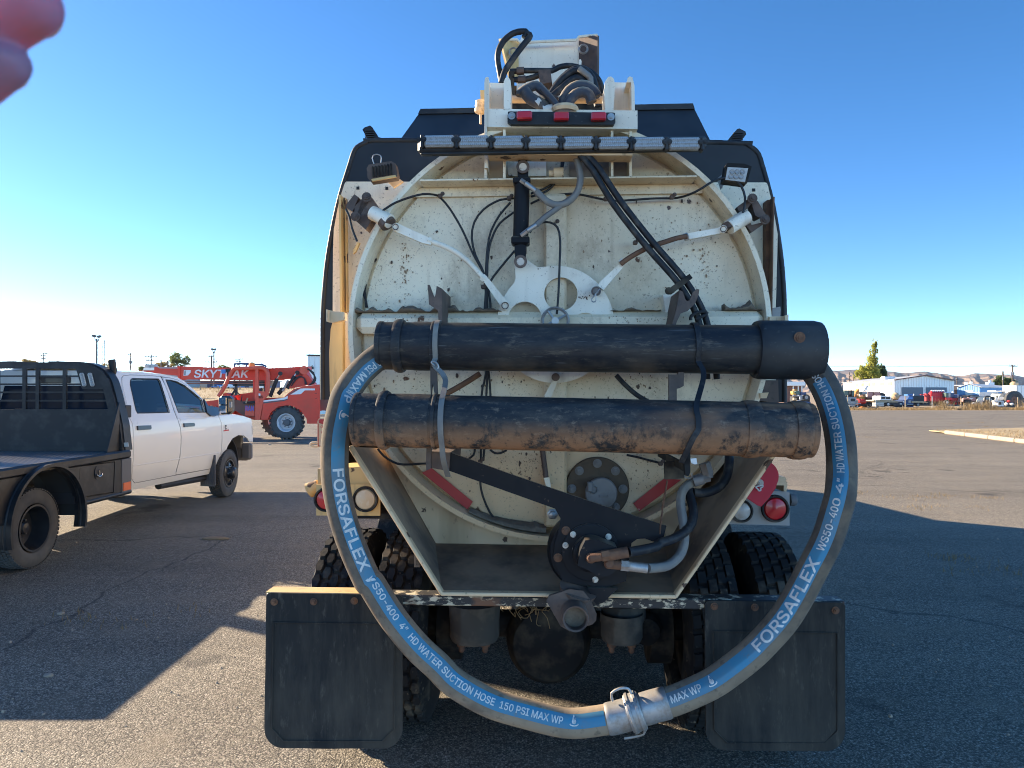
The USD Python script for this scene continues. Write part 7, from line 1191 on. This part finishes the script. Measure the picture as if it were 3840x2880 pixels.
k = Kit(q7, 86, 'grey_camper', 'grey camper jeep with slanted windscreen and roof box', 'jeep'); k.bx('roof_box', 1565, 520, 1775, 552, 'flat_white', 1.6); k.pl('front', ((1615, 695), (1680, 590), (1800, 585), (1760, 690)), 'flat_silver', 1.6); k.pl('windscreen', ((1665, 640), (1690, 605), (1780, 602), (1755, 645)), 'flat_grey', .05, -.05); k.bx('cabin', 1790, 585, 1905, 690, 'flat_green', 1.5, .05); k.bx('body', 1580, 690, 1900, 820, 'flat_black', 1.5, .1); k.rod('stack', [(1590, 635), (1595, 700)], .08, 'flat_black'); k.wheel(1650, 850, 40); k.wheel(1850, 850, 40)
for x, y, m in ((1648, 705, 'flat_white'), (1695, 700, 'flat_white'), (1575, 725, 'flat_white'), (1810, 715, 'flat_white'), (1860, 705, 'flat_tan'), (1870, 655, 'flat_orange')): part(k.t, 'hood_lamp', lathe(W(q7(x, y), 85.8), (0, -1, 0), [(0, .2), (.1, .22), (.14, .1)], 14), m)
k = Kit(q7, 81, 'big_wheel', 'large black tractor wheel leaning on junk at the right', 'wheel'); c = W(q7(2000, 730), 81); part(k.t, 'tyre', lathe(c, (0, -1, 0), [(0, .42), (.1, .7), (0, 1.0), (-.4, 1.0), (-.45, .6), (-.4, .42), (0, .42)], 26, caps=False), 'clean_tyre'); part(k.t, 'rim', lathe(c, (0, -1, 0), [(-.1, .1), (-.05, .3), (-.1, .43)], 20), 'flat_brown'); k.bx('support', 1960, 790, 2040, 920, 'flat_black', .4)
for x, m in ((1835, 'flat_white'), (1960, 'flat_white'), (1895, 'flat_red')): k.bx('jug', x - 28, 800 if m != 'flat_red' else 740, x + 28, 860 if m != 'flat_red' else 790, m, .5, -.5, .12)
k.bx('jug_skid', 1800, 860, 2010, 920, 'flat_black', .8, -.4)
k = Kit(q7, 88, 'tan_tank', 'tan upright plastic tank beside the box trailer', 'tank'); part(k.t, 'tank_body', lathe(at(3803, 88.5), (0, 0, 1), [(0.8, .5), (2.1, .5), (2.2, .42), (3.0, .45), (3.2, .2)], 20), 'flat_tan'); k.bx('stand', 1950, 640, 2030, 900, 'flat_black', .9)
k = Kit(q7, 84, 'box_trailer', 'white box trailer cut by the right picture edge', 'trailer'); k.bx('box', 2030, 400, 2900, 690, 'wall_white', 2.4, 0, .05); k.bx('frame', 2040, 690, 2900, 730, 'flat_black', 2.2)
for x in (2120, 2230): k.wheel(x, 800, 60, .05)
for i in range(9): k.bx('side_rib', 2060 + i * 90, 402, 2066 + i * 90, 688, 'flat_silver', .03, -.02, 0)
k = Kit(q8, 86, 'yellow_harvester', 'yellow and green machine parts in the gap left of the hose', 'farm implement')
for i, (x0, y0, x1, y1, m) in enumerate(((222, 770, 260, 830, 'flat_yellow'), (262, 738, 365, 756, 'flat_yellow'), (300, 770, 395, 860, 'flat_green'), (225, 830, 330, 860, 'flat_yellow'), (410, 800, 560, 870, 'flat_navy'), (400, 880, 470, 1000, 'flat_grey'), (480, 900, 520, 1000, 'flat_silver'))): k.bx('panel', x0, y0, x1, y1, m, .8, .05 * i)
k.bx('frame_rail', 225, 890, 410, 900, 'flat_white', .2, -.1); k.bx('frame_post', 395, 890, 408, 1010, 'flat_white', .2, -.1); k.bx('frame_rail', 325, 1005, 410, 1015, 'flat_white', .2, -.1); k.bx('crate', 245, 940, 315, 1000, 'flat_tan', .4); k.bx('undercarriage', 225, 900, 650, 1040, 'flat_black', 1.0, .4); k.wheel(560, 930, 70, .1, 'flat_grey')
k = Kit(q8, 78, 'dark_skid', 'dark steel skid lying on the ground left of the hose', 'skid'); k.pl('plate', ((330, 1090), (480, 1030), (660, 1040), (690, 1190), (560, 1195), (340, 1150)), 'flat_navy', 1.2); k.bx('base', 330, 1120, 690, 1200, 'flat_black', 1.2, .1); k.pl('lip', ((270, 1100), (300, 1060), (335, 1010), (325, 1085)), 'flat_tan', .3, -.05)
k = Kit(q6, 75.5, 'road_ramp', 'small orange and black ramp lying before the fence', 'ramp'); k.pl('orange_wedge', ((550, 905), (590, 890), (690, 905), (680, 945), (590, 945)), 'flat_orange', .5); k.bx('black_plate', 680, 905, 915, 948, 'flat_black', .8); k.rod('pin', [(928, 950), (932, 845)], .06, 'flat_black')
k = Kit(q7, 74, 'wood_block', 'pale wooden block on the asphalt before the dry grass', 'block'); k.bx('block', 598, 945, 672, 972, 'flat_tan', .4); k = Kit(q7, 74, 'rubber_mat', 'flat black rubber strip beside the pale wooden block', 'mat'); k.bx('strip', 700, 940, 820, 956, 'flat_black', .6)
# white pickup and van far left below the boom
def far_car(label, x0, x1, y0, y1, d, m, cat_='pickup truck', name='parked_pickup'):
    k = Kit(ta, d, name, label, cat_); h = y1 - y0; k.pl('body', ((x0, y1 - h * .25), (x0 + 4, y0 + h * .45), (x0 + (x1 - x0) * .3, y0 + h * .42), (x0 + (x1 - x0) * .42, y0), (x0 + (x1 - x0) * .72, y0), (x0 + (x1 - x0) * .82, y0 + h * .42), (x1, y0 + h * .5), (x1, y1 - h * .25)), m, 1.7); k.pl('window', ((x0 + (x1 - x0) * .36, y0 + h * .42), (x0 + (x1 - x0) * .45, y0 + h * .1), (x0 + (x1 - x0) * .70, y0 + h * .1), (x0 + (x1 - x0) * .76, y0 + h * .42)), 'flat_black', .03, -.03)
    for u in (.2, .8):
        c = W(ta(x0 + (x1 - x0) * u, y1 - h * .2), d); r = h * .22 / 2.9493 / F * d; p = part(k.t, 'wheel', lathe(c, (0, -1, 0), [(0.05, .0), (.05, r * .6), (.03, r), (-.2, r)], 16), 'clean_tyre')
far_car('white pickup parked far off below the boom, left of the cab post', 958, 1075, 566, 608, 100, 'flat_white'); far_car('blue car parked far off below the boom', 860, 945, 570, 606, 104, 'flat_blue', 'car', 'parked_car')
k = Kit(ta, 101, 'white_tank', 'white square tank far off seen through the telehandler cab', 'tank'); a = W(ta(1395, 602), 101); k.bx('tank_body', 1395, 560, 1450, 606, 'flat_white', 1.2); k.bx('tank_feet', 1400, 604, 1445, 622, 'flat_black', 1.0)
# fence posts
LBL = ('fence post in front of the grey generator box', 'fence post at the left end of the old white pickup', 'fence post before the nose of the dark flatbed truck', 'fence post at the left end of the red planter', 'fence post right of the red tractor', 'fence post before the dark hooped frame', 'fence post beside the big tractor wheel at the right')
for i, (px, y0, d) in enumerate(((3179, 1484, 76.5), (3285, 1485, 77), (3395, 1486, 77), (3496, 1488, 77.5), (3604, 1489, 77.5), (3712, 1490, 78), (3817, 1490, 78))):
    b = at(px, d); h = zz(y0, d); t = thing('fence_post', LBL[i], 'fence post', 'posts of the wire fence', loc=b); part(t, 'post', cyl((0, 0, 0), (0, 0, h), .045, n=8), 'flat_silver' if i % 2 else 'flat_tan'); part(t, 'cap', lathe((0, 0, h), (0, 0, 1), [(0, .06), (.04, .055), (.07, .01)], 8), 'flat_grey')
for z in (.5, .9, 1.35): single('fence_wire', tube([at(3100, 76) + [0, 0, z], at(3400, 77) + [0, 0, z], at(3900, 78) + [0, 0, z]], .014, 4, 8), 'pole_steel', {.5: 'lowest', .9: 'middle', 1.35: 'top'}[z] + ' wire strung along the fence posts', 'fence wire')
for i, (px, y0, y1) in enumerate(((752, 1450, 1465), (818, 1450, 1464), (900, 1450, 1463))):
    d = 96; b = left_base(px, d); t = thing('yard_post', ('left', 'middle', 'right')[i] + ' one of three short wooden posts in the dry grass below the boom', 'post', 'posts in the dry grass', loc=b); part(t, 'post', cyl((0, 0, 0), (0, 0, max(.6, zz(y0, d) - b[2])), .09, n=8), 'wood'); part(t, 'top', lathe((0, 0, max(.6, zz(y0, d) - b[2])), (0, 0, 1), [(0, .09), (.05, .04)], 8), 'wood')

# ---------------------------------------------------------------- kerb, grass, weeds, litter
K0, K1 = G((3540, 1627)), G((3840, 1664)); kd = (K1 - K0) / np.linalg.norm(K1 - K0); kn = np.array([-kd[1], kd[0], 0]); kn = kn if kn[0] > 0 else -kn
for i in range(7):
    a, b = K0 + kd * (i * 1.83), K0 + kd * (i * 1.83 + 1.80); R_k = np.eye(4); R_k[:3, 0], R_k[:3, 1] = kd, kn
    single('kerb_stone', box((a + b) / 2 + kn * .10 + [0, 0, .075], (1.80, .2, .16), .03, R_k), 'concrete', ('first', 'second', 'third', 'fourth', 'fifth', 'sixth', 'seventh')[i] + ' pale concrete kerb length counted from the far end', 'kerb', 'kerb at the edge of the yard')
single('kerb_bed', thick(sheet([[K0 + kn * .21 + [0, 1.5, .05], K0 + kn * 9 + [0, 6, .05]], [K0 + kd * 13 + kn * .21 + [0, 0, .05], K0 + kd * 13 + kn * 9 + [0, 0, .05]]]), .04), 'grass_earth', kind='structure', smooth=False)
def tufts(pts, h, n, seed, w=.012, spread=.18):
    r_ = np.random.default_rng(seed); V, Fc = [], []
    for p in pts:
        for _ in range(n):
            a = np.asarray(p) + [r_.normal(0, spread), r_.normal(0, spread), 0]; ln = r_.normal(0, .35, 2); hh_ = h * r_.uniform(.4, 1.2); t = a + [ln[0] * hh_, ln[1] * hh_, hh_]; mid = (a + t) / 2 + [0, 0, hh_ * .15]; an = r_.uniform(0, 3.14); s = np.array([math.cos(an), math.sin(an), 0]) * w; i = len(V)
            V += [a - s, a + s, mid + s * .7, mid - s * .7, t]; Fc += [(i, i + 1, i + 2), (i, i + 2, i + 3), (i + 3, i + 2, i + 4)]
    return trimesh.Trimesh(np.array(V), np.array(Fc), process=False)
r2 = np.random.default_rng(5)
single('dry_grass', tufts([at(px, d) for px, d in zip(r2.uniform(3080, 3900, 900), r2.uniform(73.6, 78.5, 900))], .24, 12, 6, .02, .3), 'dry_weed', 'tan dry grass strip along the foot of the fence', 'grass', kind='stuff', smooth=False)
single('dry_grass', tufts([left_base(px, d) for px, d in zip(r2.uniform(560, 1110, 700), r2.uniform(68, 118, 700))], .3, 12, 7, .02, .5), 'dry_weed', 'dry grass on the rise below the red boom', 'grass', kind='stuff', smooth=False)
single('dry_grass', tufts([K0 + kn * r2.uniform(.3, 7) + kd * r2.uniform(-2, 12) + np.array([0, 0, .04]) for _ in range(420)], .14, 14, 8, .008, .2), 'dry_weed', 'short dry grass on the bed behind the concrete kerb', 'grass', kind='stuff', smooth=False)
for i, (px, s) in enumerate((((3535, 1480 + 20, 1.1), 1), ((3700, 1497, 1.0), 1), ((3670, 1500, .9), 1), ((3640, 1505, .8), 1), ((3860, 1500, 1.2), 1))):
    single('tumbleweed', tufts([at(px[0], 76 - i * .3)], px[2], 240, 20 + i, .012, .5), 'dry_weed', ('first', 'second', 'third', 'fourth', 'fifth')[i] + ' tall dry weed clump at the fence counted from the left', 'weed', 'dry weed clumps at the fence', smooth=False)
W_px = [(2450 * 1.0, 1790), (3215, 1846), (3390, 1862), (3560, 1871), (3525, 1905), (3610, 2098), (3700, 2145), (3560, 1590), (3700, 1600), (3250, 1640), (780, 2304), (3640, 1585)]
single('crack_weeds', tufts([G(p) + [r2.normal(0, .5), r2.normal(0, .12), 0] for p in W_px[1:] for _ in range(5)], .05, 16, 9, .004, .1), 'dry_weed', 'thin dry weeds sprouting from cracks in the asphalt', 'weed', kind='stuff', smooth=False)
bark_ = G((808, 2022)); m = trimesh.creation.icosphere(3, 1.0); v = m.vertices.copy(); m.vertices = v * [.17, .05, .022] * (1 + .5 * (meshkit.fbm(v * 3, 3, 2)[:, None] - .5)) + bark_ + [0, 0, .01]; single('bark_piece', m, 'wood', 'dark piece of bark on the shaded asphalt between the trucks', 'debris', smooth=60)
r3 = np.random.default_rng(12); peb = []
for _ in range(420):
    y = r3.uniform(3.3, 11); x = r3.uniform(-.8, .8) * y; 
    if abs(x - .2) < 1.5 and y > 3.0: continue
    s = r3.uniform(.004, .011); mm = trimesh.creation.icosphere(0, s); mm.vertices = mm.vertices * r3.uniform(.6, 1.3, 3) + [x, y, s * .3]; peb.append(mm)
single('pebbles', cat(peb), 'concrete', 'pale loose pebbles scattered over the asphalt', 'gravel', kind='stuff', smooth=False)
for i, q in enumerate(((182, 2536), (228, 2303), (930, 1665), (1010, 1668), (450, 1862))):
    p = G(q); m = trimesh.creation.icosphere(2, 1.0); m.vertices = m.vertices * [.03, .022, .014] * (1 if i < 2 else 2.2) * (1 + .5 * (meshkit.fbm(m.vertices * 2, 2, i)[:, None] - .5)) + p + [0, 0, .006]; single('stone', m, 'concrete', ('pale stone in the shade near the bottom left corner', 'small pale stone in the shade behind the rear tyre', 'light scrap left of the telehandler shadow', 'light scrap in the telehandler shadow', 'pale scrap on the asphalt under the pickup')[i], 'stone')

# ---------------------------------------------------------------- the photographer's hand shading the lens
import manifold3d as m3
def hand():
    mm = .001; S = lambda px, py, d: W((px, py), d)
    chains = {'index': [(-780, 560, .205, 10), (-430, 345, .188, 9.0), (-150, 170, .180, 8.2), (112, 18, .175, 7.4)], 'middle': [(-830, 760, .205, 10.5), (-520, 590, .188, 9.0), (-250, 405, .180, 7.8), (8, 232, .177, 6.4)],
              'ring': [(-900, 950, .207, 10), (-650, 820, .190, 8.6), (-430, 660, .182, 7.8), (-215, 520, .178, 6.6)], 'little': [(-1000, 1120, .210, 9), (-800, 1020, .196, 7.6), (-640, 910, .188, 6.8), (-480, 800, .183, 5.8)], 'thumb': [(-1250, 620, .215, 13), (-980, 330, .200, 11), (-760, 120, .190, 10), (-560, -40, .184, 8.4)]}
    ball = lambda p, r: m3.Manifold.sphere(r, 28).translate(tuple(p)); parts = []
    for c in chains.values():
        b = [ball(S(x, y, d), r * mm) for x, y, d, r in c]
        for i in range(3): parts.append(m3.Manifold.batch_hull([b[i], b[i + 1]]))
    wr = S(-1620, 1320, .235); pal = [ball(S(x, y, d), r * mm) for x, y, d, r in ((-780, 560, .207, 12), (-830, 760, .208, 12.5), (-900, 950, .21, 12), (-1000, 1120, .213, 11), (-1250, 640, .218, 14))]
    parts += [m3.Manifold.batch_hull(pal[:4] + [ball(wr, .021)]), m3.Manifold.batch_hull([pal[4], pal[0], ball(wr, .021)]), m3.Manifold.batch_hull([ball(wr, .024), ball(wr + [-.09, -.08, -.10], .034)]), m3.Manifold.batch_hull([ball(wr + [-.09, -.08, -.10], .034), ball(wr + [-.16, -.20, -.22], .042)])]
    b = parts[0]
    for p in parts[1:]: b = b + p
    b = b.refine_to_length(.0035).to_mesh(); t = trimesh.Trimesh(b.vert_properties[:, :3], b.tri_verts); trimesh.smoothing.filter_taubin(t, iterations=8); return t, chains, S
hm, ch, S_ = hand(); hd = thing('hand', 'raised hand with two blurred fingertips at the top left corner', 'hand'); part(hd, 'hand_skin', hm, 'skin', 60)
for c in list(ch.values())[:4]:
    (x0, y0, d0, _), (x1, y1, d1, r) = c[2], c[3]; p = S_(x1, y1, d1); ax_ = p - S_(x0, y0, d0); ax_ /= np.linalg.norm(ax_); n3 = np.array([0, 1.0, 0]); n3 -= ax_ * (n3 @ ax_); n3 /= np.linalg.norm(n3); m = trimesh.creation.icosphere(2, 1.0); Rm_ = np.eye(4); Rm_[:3, 0], Rm_[:3, 1], Rm_[:3, 2] = ax_, np.cross(n3, ax_), n3; m.vertices = m.vertices * [r * .0007, r * .0006, .0008]; m.apply_transform(Rm_); m.apply_translation(p + n3 * r * .00094 - ax_ * .002); part(hd, 'fingernail', m, 'nail', 60)

p_ = np.array([-9.6, 9.6, 0]); st_ = thing('yard_pole', 'thick steel pole beyond the left edge, shown only by its shadow', 'pole', loc=p_); part(st_, 'post', cyl((0, 0, 0), (0, 0, 6.5), .13, n=20), 'pole_steel'); part(st_, 'base_plate', bx((-.25, -.25, .003), (.25, .25, .03), .005), 'pole_steel')
# ---------------------------------------------------------------- air
MATS['haze_air'] = usdkit.material(stage, '/World/Looks/haze_air', {'v': ('principled_volume', {'color': (.82, .90, 1.0), 'density': 3.2e-5, 'anisotropy': .35})}, [], volume='v.volume')
single('haze', bx((-9500, -3500, -4), (9500, 9500, 330)), 'haze_air', 'thin pale air over the yard and hills', 'haze', kind='stuff', smooth=False)
